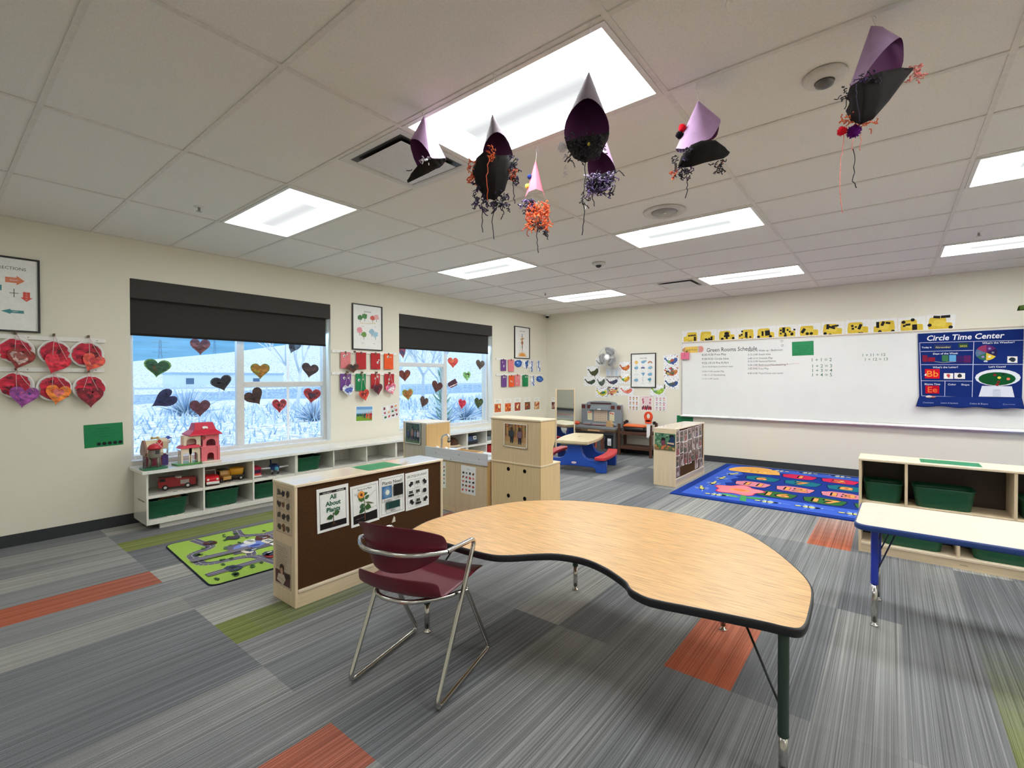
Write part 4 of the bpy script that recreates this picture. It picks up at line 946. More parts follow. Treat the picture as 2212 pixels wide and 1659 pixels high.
HW = [
 ((-6.404,1.739,0.197,0.18), 0, c(120, 74, 74), [c(112, 66, 66), c(126, 78, 76), c(98, 60, 62)], 'dusty pink heart touching the hem of the nearer window shade'),
 ((-6.791,1.5,0.235,0.188), -6, c(110, 150, 74), [c(40, 90, 60), c(70, 96, 56), c(86, 74, 48), c(36, 80, 52)], 'wide green and olive heart high in the nearer window'),
 ((-6.745,1.176,0.183,0.237), -58, c(46, 54, 96), [c(36, 44, 92), c(30, 36, 80), c(54, 62, 110)], 'navy blue heart lying sideways in the nearer window'),
 ((-6.193,1.34,0.222,0.174), 16, c(70, 84, 92), [c(30, 30, 40), c(44, 46, 54), c(24, 24, 32)], 'blackish heart with a pointed lobe left of the window mullion'),
 ((-6.411,1.072,0.2,0.186), 0, c(96, 62, 72), [c(104, 58, 76), c(90, 50, 60), c(112, 70, 92)], 'plum heart above the pink dollhouse'),
 ((-5.78,1.482,0.224,0.191), 0, c(120, 130, 40), [c(160, 110, 30), c(130, 90, 24), c(150, 150, 50), c(176, 120, 40)], 'mustard and olive heart right of the window mullion'),
 ((-5.165,1.498,0.232,0.19), -10, c(70, 56, 52), [c(60, 44, 44), c(80, 58, 54), c(50, 36, 38)], 'brownish black heart at the upper right of the nearer window'),
 ((-5.383,1.8,0.188,0.191), -18, c(90, 100, 104), [c(80, 88, 96), c(100, 108, 110), c(66, 60, 62)], 'grey heart half hidden behind the nearer window shade'),
 ((-5.84,1.174,0.222,0.202), 32, c(60, 38, 36), [c(72, 44, 40), c(56, 34, 34), c(84, 52, 46)], 'dark brown tilted heart below the horizontal window bar'),
 ((-5.556,1.059,0.18,0.175), 0, c(222, 84, 96), [c(130, 50, 62), c(190, 40, 60), c(110, 46, 56), c(222, 90, 100)], 'red heart with a pink rim beside the white window bar'),
 ((-5.14,1.171,0.239,0.195), -8, c(190, 66, 70), [c(150, 46, 54), c(70, 50, 76), c(196, 80, 84), c(96, 44, 56)], 'red and navy streaked heart at the lower right of the nearer window'),
 ((-3.678,1.79,0.125,0.187), 8, c(160, 60, 60), [c(170, 70, 70), c(70, 60, 80), c(190, 90, 80)], 'red and grey heart at the top left of the far window'),
 ((-3.64,1.439,0.23,0.183), 4, c(110, 50, 44), [c(120, 56, 44), c(100, 44, 56), c(136, 64, 44)], 'rusty brown heart at the left edge of the far window'),
 ((-2.98,1.253,0.24,0.2), -16, c(84, 44, 42), [c(96, 50, 46), c(80, 40, 40), c(70, 40, 44)], 'dark maroon heart left of the far window mullion'),
 ((-3.58,1.146,0.223,0.186), 6, c(150, 196, 120), [c(170, 110, 50), c(150, 96, 40), c(120, 130, 60)], 'heart with a lime rim and orange middle in the far window'),
 ((-3.264,1.014,0.177,0.185), -22, c(80, 62, 56), [c(92, 66, 58), c(76, 52, 48), c(88, 72, 66)], 'plain brown heart beside the young conifer'),
 ((-2.61,1.664,0.246,0.186), 0, c(206, 60, 50), [c(222, 90, 60), c(214, 60, 56), c(232, 120, 70)], 'bright red orange heart at the top of the far window'),
 ((-1.923,1.641,0.235,0.187), -6, c(84, 66, 54), [c(96, 76, 60), c(80, 60, 50), c(100, 86, 70)], 'brown heart at the top right of the far window'),
 ((-2.267,1.434,0.197,0.177), 4, c(140, 200, 120), [c(150, 206, 130), c(90, 40, 40), c(60, 40, 36), c(120, 180, 100)], 'lime green heart with dark spots in the far window'),
 ((-2.395,0.946,0.194,0.186), -12, c(226, 130, 140), [c(206, 40, 70), c(214, 56, 80), c(190, 34, 60)], 'red heart with pale pink rim low in the far window'),
 ((-1.968,0.942,0.235,0.205), -10, c(70, 92, 54), [c(60, 76, 44), c(110, 70, 50), c(84, 104, 56), c(50, 60, 40)], 'dark green mottled heart low at the right of the far window')]
for k, (r, rot, bd, cs, lb) in enumerate(HW):
    glass_heart(r, rot, bd, cs, lb, 40+k)
s = Sheet((-.1405, *((-2.619,1.318,0.23,0.162))[:2]), (0, 1, 0), (0, 0, 1), (1, 0, 0), *((-2.619,1.318,0.23,0.162))[2:], 0, bg=None, thick=.0015)
s.slab([(0, .40), (.12, .12), (.35, 0), (.98, .30), (1, .55), (.78, 1), (.30, .72), (.05, .55)], c(88, 44, 62)); s.poly([(.08, .12), (.2, .04), (1, .42), (.98, .5)], c(236, 214, 206)); s.poly([(.1, .42), (.3, .25), (.85, .55), (.76, .85), (.35, .65)], c(70, 34, 52))
s.build('folded_heart', 'half of a plum heart with a white stripe in the far window', 'paper heart', 'painted hearts on window panes', mat='paint')


# ------------------------------------------------------------------ back wall: fan, poster, paintings
def fan():
    cx, cz = (1.534,1.797); t = thing('wall_fan', 'white wall mounted fan with three grey blades beside the weather poster', 'fan', (cx, 0, cz)); y = -.20; WH = c(214, 214, 212)
    TT = lambda p: (p[0], y-p[2], p[1])
    MB().lathe([(.055, .02), (.055, .034), (.05, .042), (.01, .045)], c(238, 238, 238), 24, T=TT).build('hub_badge', 'plastic', t)
    b = MB(); rr = .195
    for r, z in ((rr, -.035), (rr, .0), (rr*.93, .03), (rr*.6, .04), (rr*.32, .043), (rr*.8, -.06)): b.tube([TT((r*math.cos(6.283*k/40), r*math.sin(6.283*k/40), z)) for k in range(40)], .0028 if r < rr else .0045, WH, 6, closed=True)
    for k in range(36):
        a = 6.283*k/36; b.tube([TT((q*math.cos(a), q*math.sin(a), z)) for q, z in ((.05, .04), (rr*.6, .04), (rr*.93, .03), (rr, .0), (rr, -.035), (rr*.8, -.06), (.06, -.07))], .0009, c(230, 230, 230), 4)
    b.build('cage', 'plastic', t)
    for k in range(3):
        a0 = R(62+120*k); m = MB(); rows = []
        for i in range(9):
            q = i/8; r = .05+.125*q; hw = .035+.062*math.sin(min(1, q*1.15)*2.2); aa = a0+.25*q
            rows.append([TT((r*math.cos(aa)-w*hw*math.sin(aa), r*math.sin(aa)+w*hw*math.cos(aa), -.01+.02*w)) for w in (-1, -.5, 0, .5, 1)])
        m.loft(rows, c(132, 134, 136), closed=False, caps=False); m.build('fan_blade', 'plastic', t, solid=.003)
    MB().lathe([(.07, -.06), (.075, -.10), (.06, -.15), (.02, -.16)], c(222, 222, 222), 20, T=TT).build('motor', 'plastic', t)
    MB().tube([(0, -.06, -.02), (.02, -.05, -.16), (.02, -.03, -.21)], .028, c(222, 222, 222), 10).build('fan_arm', 'plastic', t)
    box(-.12, .17, -.045, 0, -.36, -.19, c(216, 217, 218)).build('fan_base', 'plastic', t, bevel=.012)
    for x in (-.095, .085): box(x, x+.05, -.048, -.044, -.335, -.245, c(190, 206, 222)).build('base_panel', 'gloss', t, bevel=.002)
    box(-.005, .045, -.048, -.044, -.335, -.25, c(196, 200, 204)).build('base_dial', 'gloss', t, bevel=.002)
fan()
def art_weather(s):
    s.text('WEATHER', .5, .855, .036, INK, maxw=.42); B_ = c(130, 176, 206); Y_ = c(236, 190, 90)
    def cloud(u, v, k=1, col=B_): s.ell(u, v, .085*k, .035*k, col); s.ell(u+.03*k, v+.02*k, .05*k, .035*k, col); s.ell(u-.03*k, v+.012*k, .045*k, .03*k, col)
    X3, Y4 = (.20, .49, .79), (.75, .575, .375, .20)
    s.circ(X3[0], Y4[0], .07, Y_); s.circ(X3[0], Y4[0], .045, c(240, 200, 110)); cloud(X3[1], Y4[0]); cloud(X3[1]+.1, Y4[0]+.03, .6)
    for r, k in ((.10, c(206, 120, 110)), (.075, c(226, 180, 120)), (.05, c(150, 170, 190))): s.poly([(X3[2]+r*math.cos(R(180*q/12)), Y4[0]-.04+r*s.w/s.h*math.sin(R(180*q/12))) for q in range(13)], k)
    s.poly([(X3[2]+.028*math.cos(R(180*q/12)), Y4[0]-.04+.028*s.w/s.h*math.sin(R(180*q/12))) for q in range(13)], c(240, 239, 235))
    cloud(X3[0], Y4[1], 1.05); s.poly([(X3[1]+.09*math.cos(R(180*q/12)), Y4[1]-.02+.06*math.sin(R(180*q/12))) for q in range(13)], c(120, 126, 170)); s.circ(X3[2]+.06, Y4[1]+.02, .045, Y_); cloud(X3[2], Y4[1])
    for q in range(5): s.circ(X3[0]-.08+.04*q, Y4[2]+.02*(q % 3-1), .012, B_)
    s.poly([(X3[1]-.09, Y4[2]+.05), (X3[1]+.09, Y4[2]+.06), (X3[1]+.04, Y4[2]-.01), (X3[1], Y4[2]-.06), (X3[1]-.01, Y4[2])], c(110, 160, 200)); cloud(X3[2], Y4[2], 1.1)
    cloud(X3[0], Y4[3], 1.0); s.line([(X3[1], Y4[3]+.05), (X3[1]-.02, Y4[3]), (X3[1]+.02, Y4[3]), (X3[1], Y4[3]-.05)], .012, c(170, 180, 190)); cloud(X3[2]-.02, Y4[3]+.02, .9, c(90, 160, 180)); s.line([(X3[2], Y4[3]), (X3[2]-.01, Y4[3]-.06)], .03, c(90, 150, 170))
    for v, ws in zip(Y4, (('Sunny', 'Cloudy', 'Rainbow'), ('Rainy', 'Stormy', 'Partly Cloudy'), ('Snowy', 'Tornado', 'Foggy'), ('Hail', 'Lightning', 'Hurricane'))):
        for u, t_ in zip(X3, ws): s.text(t_, u, v-.10, .017, c(120, 120, 124), maxw=.2)
framed((2.159,1.544,0.479,0.631), 'black framed weather poster on the back wall beside the fan', art_weather, 'B')
def narwhal(r, rot, body, label, seed, dots=0, busy=0, flip=0, thin=0):
    s = SB(r, rot, bg=c(240, 240, 240)); rd = random.Random(seed); F = lambda p: [((1-u if flip else u), v) for u, v in p]
    sh = [(.07, .72), (.12, .78), (.17, .70), (.24, .56), (.36, .44), (.52, .46), (.66, .62), (.74, .70), (.84, .70), (.90, .62), (.90, .46), (.80, .30), (.66, .22), (.60, .12), (.54, .21), (.40, .22), (.27, .34), (.17, .50), (.12, .60), (.05, .62)]
    if thin: sh = [(u, .5+(v-.5)*1.35 if u > .25 else v) for u, v in sh]
    s.poly(F(sh), body[0])
    for k, cc in enumerate(body[1:]):
        q = (k+1)/len(body); s.blob(*(F([(.2+.62*q, .34+.22*q)])[0]), .12, .12, cc, seed+k, 11, .4)
        s.blob(*(F([(.15+.5*q, .42)])[0]), .08, .07, cc, seed+k+9, 9, .4)
    s.line(F([(.86, .66), (.97, .92)]), .022, body[-1]); s.circ(*(F([(.80, .50)])[0]), .016, c(26, 24, 26))
    for _ in range(dots): s.ell(rd.uniform(.1, .95), rd.choice([rd.uniform(.75, .95), rd.uniform(.05, .2)]), .035, .025, rd.choice([c(70, 46, 44), c(60, 70, 60), c(150, 60, 60), c(60, 80, 140)]), rd.uniform(0, 90))
    for _ in range(busy): s.blob(rd.uniform(.08, .92), rd.uniform(.08, .92), rd.uniform(.04, .12), rd.uniform(.03, .09), rd.choice([c(206, 110, 60), c(60, 90, 150), c(90, 110, 80), c(190, 60, 60), c(226, 190, 90), c(60, 50, 50)]), rd.random(), 8, .45)
    s.build('whale_painting', label, 'painting', 'painted sea animals on the back wall', mat='paint')
OL, DG, GG = c(70, 72, 36), c(50, 66, 50), c(96, 112, 96)
NW = [((1.28,1.716,0.219,0.162), 0, [c(140, 156, 136), c(120, 140, 120)], 'pale green whale painting tucked behind the fan', 0, 0, 0),
 ((1.123,1.536,0.279,0.211), 1, [OL, c(56, 56, 30), c(84, 84, 40), c(60, 62, 30)], 'dark olive blob shaped sea animal painting below the fan', 0, 0, 1),
 ((1.051,1.341,0.282,0.185), 0, [DG, c(70, 60, 30), c(50, 80, 66)], 'dark green and brown whale painting at the lower left', 0, 0, 0),
 ((1.293,1.335,0.204,0.198), -1, [c(76, 92, 78), c(60, 80, 66), c(90, 104, 90)], 'grey green whale painting filling its narrow sheet', 0, 0, 1),
 ((1.53,1.342,0.282,0.179), 1, [c(56, 60, 84), c(90, 56, 80), c(60, 70, 96)], 'dark blue and purple narwhal painting with a pink eye', 0, 0, 0),
 ((1.791,1.61,0.241,0.204), 1, [c(206, 110, 44), c(190, 84, 34), c(222, 140, 60)], 'orange whale painting beside the weather poster frame', 0, 0, 0),
 ((1.791,1.397,0.242,0.204), 0, [c(206, 150, 60), c(70, 150, 90), c(222, 206, 60)], 'yellow, green and orange narwhal painting by the weather poster', 0, 0, 0),
 ((1.31,1.126,0.275,0.21), 0, [c(206, 200, 60), c(226, 222, 70), c(150, 110, 50), c(40, 120, 80)], 'yellow and green whale painting with thumb print dots', 14, 0, 0),
 ((1.555,1.16,0.243,0.176), 0, [c(240, 206, 120), c(206, 110, 70), c(220, 120, 110)], 'crowded multicolour painting between the dotted and pink whales', 4, 26, 0),
 ((1.826,1.171,0.279,0.181), 0, [c(222, 120, 110), c(232, 150, 140), c(214, 110, 60)], 'pink and orange narwhal painting at the poster corner', 0, 0, 0),
 ((2.672,1.715,0.279,0.21), 2, [c(60, 90, 160), c(110, 170, 80), c(176, 84, 56)], 'blue, green and rust whale painting, topmost beside the whiteboard', 7, 0, 0),
 ((2.671,1.508,0.28,0.194), 0, [c(206, 110, 50), c(50, 80, 130), c(110, 120, 80)], 'busy orange and blue painting in the middle beside the whiteboard', 2, 22, 0),
 ((2.681,1.31,0.278,0.199), -1, [c(50, 84, 140), c(40, 100, 110), c(90, 80, 70)], 'blue green whale painting with a pink tail beside the whiteboard', 5, 0, 0),
 ((2.429,1.177,0.282,0.212), 1, [c(150, 190, 60), c(90, 150, 90), c(170, 206, 76)], 'lime green narwhal painting under the weather poster', 0, 0, 0)]
for k, (r, rot, cs, lb, dt, bz, th) in enumerate(NW): narwhal(r, rot, cs, lb, 60+k, dt, bz, 0, th)
def small_chart(r, kind, label):
    s = SB(r, 0, bg=c(240, 238, 238)); rd = random.Random(kind)
    if kind == 1: s.rect(.04, .04, .96, .96, c(232, 210, 212)); s.text('Our feelings', .5, .88, .04, c(150, 60, 80), maxw=.6)
    if kind == 1:
        for k in range(9): s.blob(.12+.095*k, .16+.06*(k % 2), .07, .13, [c(150, 40, 60), c(90, 70, 90), c(206, 60, 70), c(120, 60, 50)][k % 4], k, 10, .3)
        for u, v in ((.16, .72), (.84, .74), (.2, .55), (.8, .52)): s.blob(u, v, .07, .09, c(180, 60, 90), int(u*9), 9, .4)
    else:
        for i in range(3):
            for j in range(3):
                u, v = .2+.3*i, .82-.33*j; hair = [c(60, 40, 30), c(120, 50, 50), c(50, 60, 50), c(150, 110, 60)][(i*2+j) % 4] if kind == 0 else [c(90, 110, 70), c(190, 60, 110), c(170, 40, 60), c(60, 80, 140), c(150, 80, 150)][(i+j*2) % 5]
                s.ell(u, v+.03, .075, .05*s.w/s.h*1.5, hair); s.ell(u, v, .055, .07, c(222, 176, 140) if kind == 0 else c(236, 200, 214)); s.ell(u, v-.085, .05, .03, [c(206, 70, 60), c(60, 140, 100), c(220, 190, 90)][(i+j) % 3]); s.line([(u-.09, v-.14), (u+.09, v-.14)], .012, c(150, 150, 150))
    s.build('feelings_chart', label, 'chart', mat='gloss')
small_chart((1.968,0.943,0.222,0.271), 0, 'white chart of nine small faces above the play workbench')
small_chart((2.223,0.945,0.211,0.272), 1, 'pink feelings chart with little figures, middle of three small charts')
small_chart((2.48,0.946,0.225,0.26), 2, 'white chart of nine colourful figures nearest the whiteboard')
s = SB((0.174,0.874,0.1,0.261), 0, bg=c(238, 236, 230)); s.text('Time', .5, .85, .07, INK, maxw=.6); s.rect(.1, .05, .9, .62, c(110, 60, 50))
for k in range(4): s.blob(.25+.17*k, .25+.1*(k % 2), .1, .16, [c(206, 190, 180), c(60, 40, 40), c(190, 110, 90)][k % 3], k, 9, .3)
s.build('picture_card', 'small dark picture card on the back wall beside the standing mirror', 'picture card', mat='gloss')

# ------------------------------------------------------------------ whiteboard and what is on it
WBX0, WBX1, WBZ0, WBZ1 = 2.866, 7.74, (2.925,0.781)[1], (2.881,2.004)[1]
def whiteboard():
    t = thing('whiteboard', 'long wall whiteboard with handwritten schedule and sums', 'whiteboard', (WBX0, 0, 0)); W = WBX1-WBX0; y = -.014
    box(0, W, y, 0, WBZ0, WBZ1, c(234, 234, 230)).build('writing_surface', 'enamel', t)
    b = MB(); al = c(214, 214, 214)
    b.box(-.008, .008, y-.006, 0, WBZ0-.01, WBZ1+.012, al).box(W-.008, W+.008, y-.006, 0, WBZ0-.01, WBZ1+.012, al); b.build('edge_trim', 'metal', t)
    box(-.008, W+.008, y-.008, 0, WBZ1-.004, WBZ1+.03, c(226, 220, 206)).build('top_rail', 'plastic', t, bevel=.002); box(0, W, y-.0085, y-.004, WBZ1+.006, WBZ1+.012, c(150, 120, 100)).build('cork_strip', 'matte', t)
    MB().prism([(0, 0), (.075, -.006), (.08, .006), (.075, .012), (.012, .012), (0, .05)], lambda a, z, q: (q, -a, WBZ0-.04+z), -.008, W+.008, c(228, 228, 226)).build('pen_tray', 'metal', t)
    # handwriting on the board
    s = Sheet((W/2, y, (WBZ0+WBZ1)/2), (1, 0, 0), (0, 0, 1), (0, -1, 0), W, WBZ1-WBZ0, bg=None, thick=.0008); H = WBZ1-WBZ0
    def pen(txt, p0, p1, h, col, bold=0.0):
        u0 = (p0[0]-WBX0)/W; u1 = (p1[0]-WBX0)/W; v = (p0[1]-WBZ0)/H; s.text(txt, u0, v, h/H, col, 'l', maxw=u1-u0, bold=bold); s.k = 1
    K, K2, GP = c(58, 56, 60), c(96, 94, 98), c(86, 128, 104)
    pen('Green Rooms Schedule', (3.278,1.841), (4.051,1.846), .068, K, .004)
    for tx, y_, x1, k in (('8:30-9:30 Free Play', 452, 480, K), ('9:30-9:55 Circle time', 492, 482, K), ('9:55-10:10 Pre K/Art', 530, 474, K), ('10:10-10:30 Bathroom/hand wash', 563, 535, K2), ('10:30-11:00 outside Play', 607, 490, K2), ('11:00-11:15 Handwashing', 641, 503, K2), ('11:15-11:45 Lunch', 676, 478, K2)): pen(tx, (3.203,1.752)[:1]+((WBZ1-(y_-325)*.00178),), (2.759,2.593)[:1] and (2.866+(x1-40)*.00211, 0), .036 if y_ < 540 else .026, k, .002)
    for tx, y_, x1, k in (('2:00-2:15 Wake up / Bathroom', 424, 860, K), ('2:15-2:45 Snack time', 459, 768, K), ('2:45-3:15 Outside Play', 494, 780, K), ('3:15-3:30 Sensory/Games', 522, 830, K), ('3:30-3:45 Bathroom/Handwashing *', 556, 912, K), ('3:45-4:45 Free Play', 590, 790, K2), ('4:45-6:00 Toys/Close out room', 632, 940, K2)): pen(tx, (2.866+(552-40)*.00205, WBZ1-(y_-318)*.00172), (2.866+(x1-40)*.00205, 0), .028, k, .002)
    u = lambda x: (x-40)*.00205/W; v = lambda y_: (WBZ1-(y_-318)*.00172-WBZ0)/H
    s.line([(u(560), v(572)), (u(900), v(540))], .0006, c(190, 80, 80)); s.k = 1
    for q in ((786, 336), (790, 376)):
        w_ = 9; s.line([(u(q[0]), v(q[1]+14)), (u(q[0]-w_), v(q[1])), (u(q[0]-w_*.5), v(q[1]-8)), (u(q[0]), v(q[1])), (u(q[0]+w_*.5), v(q[1]-8)), (u(q[0]+w_), v(q[1])), (u(q[0]), v(q[1]+14))], .0006, K); s.k = 1
    for tx, p0, p1 in (('1 + 1 = 2', (1000, 527), (1195, 0)), ('1 + 2 = 3', (1003, 583), (1197, 0)), ('1 + 3 = 4', (1003, 624), (1197, 0)), ('1 + 4 = 5', (1003, 664), (1200, 0)), ('1 + 11 = 12', (1306, 492), (1500, 0)), ('1 + 12 = 13', (1320, 530), (1505, 0))):
        f = lambda x: 2.866+(x-40)*.00199; pen(tx, (f(p0[0]), WBZ1-(p0[1]-305)*.00162), (f(p1[0]), 0), .05 if p0[0] < 1200 else .04, GP, .003)
    g = lambda x: (x-40)*.00193/W; h_ = lambda y_: (WBZ1-(y_-238)*.00152-WBZ0)/H
    s.text('Friends here', g(2085), h_(288), .034/H, c(100, 104, 116), maxw=g(2190)-g(1992), bold=.002); s.k = 1; s.text('today', g(2075), h_(318), .03/H, c(100, 104, 116), bold=.002); s.k = 1
    rd = random.Random(4); s.line([(g(1980), h_(332)), (g(2140), h_(328))], .0005, c(120, 124, 136))
    for x0, x1, y0 in [(1915, 2030, 352), (1930, 1985, 378), (1930, 1990, 402)]+[(2080, 2170+30*(k % 2), 345+27*k) for k in range(7)]:
        for j in range(2):
            pts = [(g(x0+(x1-x0)*q/9), h_(y0+8*j+rd.uniform(-6, 6))) for q in range(10)]; s.line(pts, .0006, c(140, 146, 164)); s.k = 1
    s.build('handwriting', None, None, parent=t)
whiteboard()
s = SB((4.672,1.844,0.279,0.212), 1, y=-.0145, bg=c(24, 138, 84), thick=.0015)
for k, t_ in enumerate(('Circle Time / Carpet', 'This is a quiet center', 'for 15 friends', 'at a time')): s.text(t_, .5, .64-.14*k, .07, c(10, 70, 44), maxw=.72 if k < 2 else .45)
s.text('15 friends', .25, .1, .07, c(10, 50, 34), maxw=.35); s.build('green_sign', 'green laminated sign stuck on the upper whiteboard', 'sign', mat='gloss')
s = SB((2.916,0.639,0.279,0.218), 0, bg=c(22, 120, 76)); s.text('Community Center', .5, .72, .10, c(8, 50, 34), maxw=.7); s.text('for 4 friends', .5, .5, .1, c(8, 50, 34), maxw=.5)
s.build('green_sign', 'green sign under the whiteboard tray, behind the photo covered shelf', 'sign', mat='gloss')
def pencil():
    r = (3.043,1.89,0.374,0.117); s = SB(r, 1, y=-.0145, bg=None, thick=.002); s.slab([(.18, .05), (.74, .05), (.74, .95), (.18, .95)], c(232, 196, 96)); s.poly([(.0, .5), (.18, .05), (.18, .95)], c(206, 150, 110)); s.poly([(.0, .5), (.06, .35), (.06, .65)], c(70, 50, 44))
    s.rect(.74, .05, .80, .95, c(200, 190, 180)); s.poly([(.80, .05), (.93, .05), (1, .3), (1, .7), (.93, .95), (.80, .95)], c(222, 150, 140)); s.text('Green Room', .46, .36, .30, c(110, 90, 30), maxw=.5)
    s.build('pencil_sign', 'paper pencil sign reading Green Room at the whiteboard corner', 'sign')
pencil()
def pen_cup():
    r = (2.928,1.785,0.133,0.118); t = thing('marker_cup', 'small pink magnetic marker cup under the pencil sign', 'marker cup', (r[0], -.0145, r[1])); w, h = r[2]/2, r[3]/2
    b = MB(); p = c(226, 110, 140); b.box(-w, w, -.045, -.04, -h, h, p).box(-w, w, -.004, 0, -h, h, p).box(-w, -w+.005, -.04, -.004, -h, h, p).box(w-.005, w, -.04, -.004, -h, h, p).box(-w, w, -.04, -.004, -h, -h+.005, p); b.build('cup_body', 'plastic', t, bevel=.003)
    box(-.004, .004, -.046, -.0452, -h*.2, h*.9, c(190, 80, 110)).build('cup_seam', 'plastic', t)
    for x, k in ((.01, 20), (.026, 30)): MB().tube([(x, -.02, -h+.006), (x+.01, -.022, h+.025)], .006, c(k), 8).build('marker', 'plastic', t)
pen_cup()
def bus(r, label, rot, wins, wheels, flip=0):
    s = SB(r, rot, bg=c(236, 234, 230)); F = (lambda u: 1-u) if flip else (lambda u: u); Y_ = c(222, 190, 62)
    s.poly([(F(u), v) for u, v in [(.10, .15), (.90, .15), (.90, .50), (.86, .54), (.70, .56), (.68, .78), (.62, .84), (.18, .84), (.11, .78), (.08, .4)]][::(-1 if flip else 1)], Y_); s.blob(.45, .5, .28, .2, c(230, 204, 84), 3, 12, .3)
    for u, v, w, h, a in wins:
        q = s.w/s.h; ca, sa = math.cos(R(a)), math.sin(R(a)); s.poly([(F(u)+(x*ca-y*sa), v+(x*sa+y*ca)*q) for x, y in ((-w/2, -h/2), (w/2, -h/2), (w/2, h/2), (-w/2, h/2))], c(24, 20, 20))
    for u, v in wheels: s.circ(F(u), v, .075, c(20, 18, 18))
    s.build('bus_picture', label, 'artwork', 'yellow bus pictures above the whiteboard')
W3 = [(.30, .66, .12, .12, 0), (.45, .66, .12, .12, 0), (.60, .66, .12, .12, 0)]
BUS = [((3.004,2.11,0.278,0.229), 'plain row of windows and door', 1, [(.34, .60, .10, .1, 0), (.45, .60, .1, .1, 0), (.57, .60, .1, .1, 0), (.22, .60, .1, .1, 0), (.22, .34, .12, .26, 0)], [(.58, .12), (.46, .12)], 1),
 ((3.292,2.108,0.287,0.227), 'black shapes crowded at lower right', -1, [(.72, .30, .12, .26, 0), (.60, .28, .1, .16, 30), (.52, .2, .1, .12, 60)], [(.42, .26), (.24, .12)], 0),
 ((3.595,2.103,0.292,0.222), 'black cross of windows', 1, [(.5, .64, .24, .14, 0), (.5, .46, .3, .12, 0), (.5, .5, .12, .4, 0)], [(.26, .26), (.84, .26)], 0),
 ((3.884,2.105,0.275,0.22), 'scattered squares and a tall window', 0, [(.48, .46, .14, .34, 0), (.70, .72, .1, .1, 0), (.72, .48, .1, .1, 0), (.82, .40, .09, .09, 30), (.26, .28, .1, .1, 30)], [(.44, .14), (.70, .14)], 1),
 ((4.172,2.106,0.289,0.22), 'two black panels and wide wheels', 1, [(.34, .48, .1, .26, 0), (.58, .50, .24, .28, 4)], [(.14, .26), (.72, .24)], 0),
 ((4.462,2.11,0.275,0.21), 'dozen scattered black squares', 0, [(.2+.11*k, .62-.13*(k % 3), .09, .1, 12*k) for k in range(7)]+[(.34, .62, .14, .3, 0), (.2, .38, .09, .09, 0)], [(.42, .22), (.74, .30)], 0),
 ((4.751,2.109,0.286,0.208), 'single slanted window', 0, [(.24, .50, .14, .26, -30)], [(.42, .28), (.60, .28)], 0),
 ((5.044,2.112,0.281,0.215), 'zigzag of black strips along the roof', -2, [(.28, .66, .12, .26, 0), (.46, .60, .3, .1, -20), (.60, .70, .3, .09, 10)], [(.18, .20), (.40, .10)], 0),
 ((5.34,2.113,0.29,0.221), 'three small squares and one tilted window', 0, [(.28, .62, .1, .1, 20), (.30, .44, .1, .1, 0), (.42, .54, .08, .08, 45), (.58, .54, .12, .26, -20)], [(.56, .10), (.66, .10)], 0),
 ((5.63,2.109,0.281,0.217), 'door at the right and wheels low', 1, [(.34, .70, .18, .1, -12), (.54, .68, .12, .22, -24), (.74, .62, .12, .3, 0)], [(.16, .16), (.66, .18)], 1),
 ((5.924,2.102,0.281,0.225), 'wheels glued on its roof', 2, [(.22, .50, .1, .1, 0), (.36, .56, .18, .1, 0), (.60, .38, .18, .26, 0)], [(.20, .72), (.54, .82)], 0),
 ((6.208,2.108,0.282,0.229), 'two long black strips across its top', -3, [(.36, .86, .24, .12, -4), (.66, .88, .32, .12, 4)], [(.13, .40), (.86, .28)], 0)]
for k, (r, lb, rot, wn, wh, fl) in enumerate(BUS): bus(r, 'yellow paper bus with '+lb+', above the whiteboard', rot, wn, wh, fl)

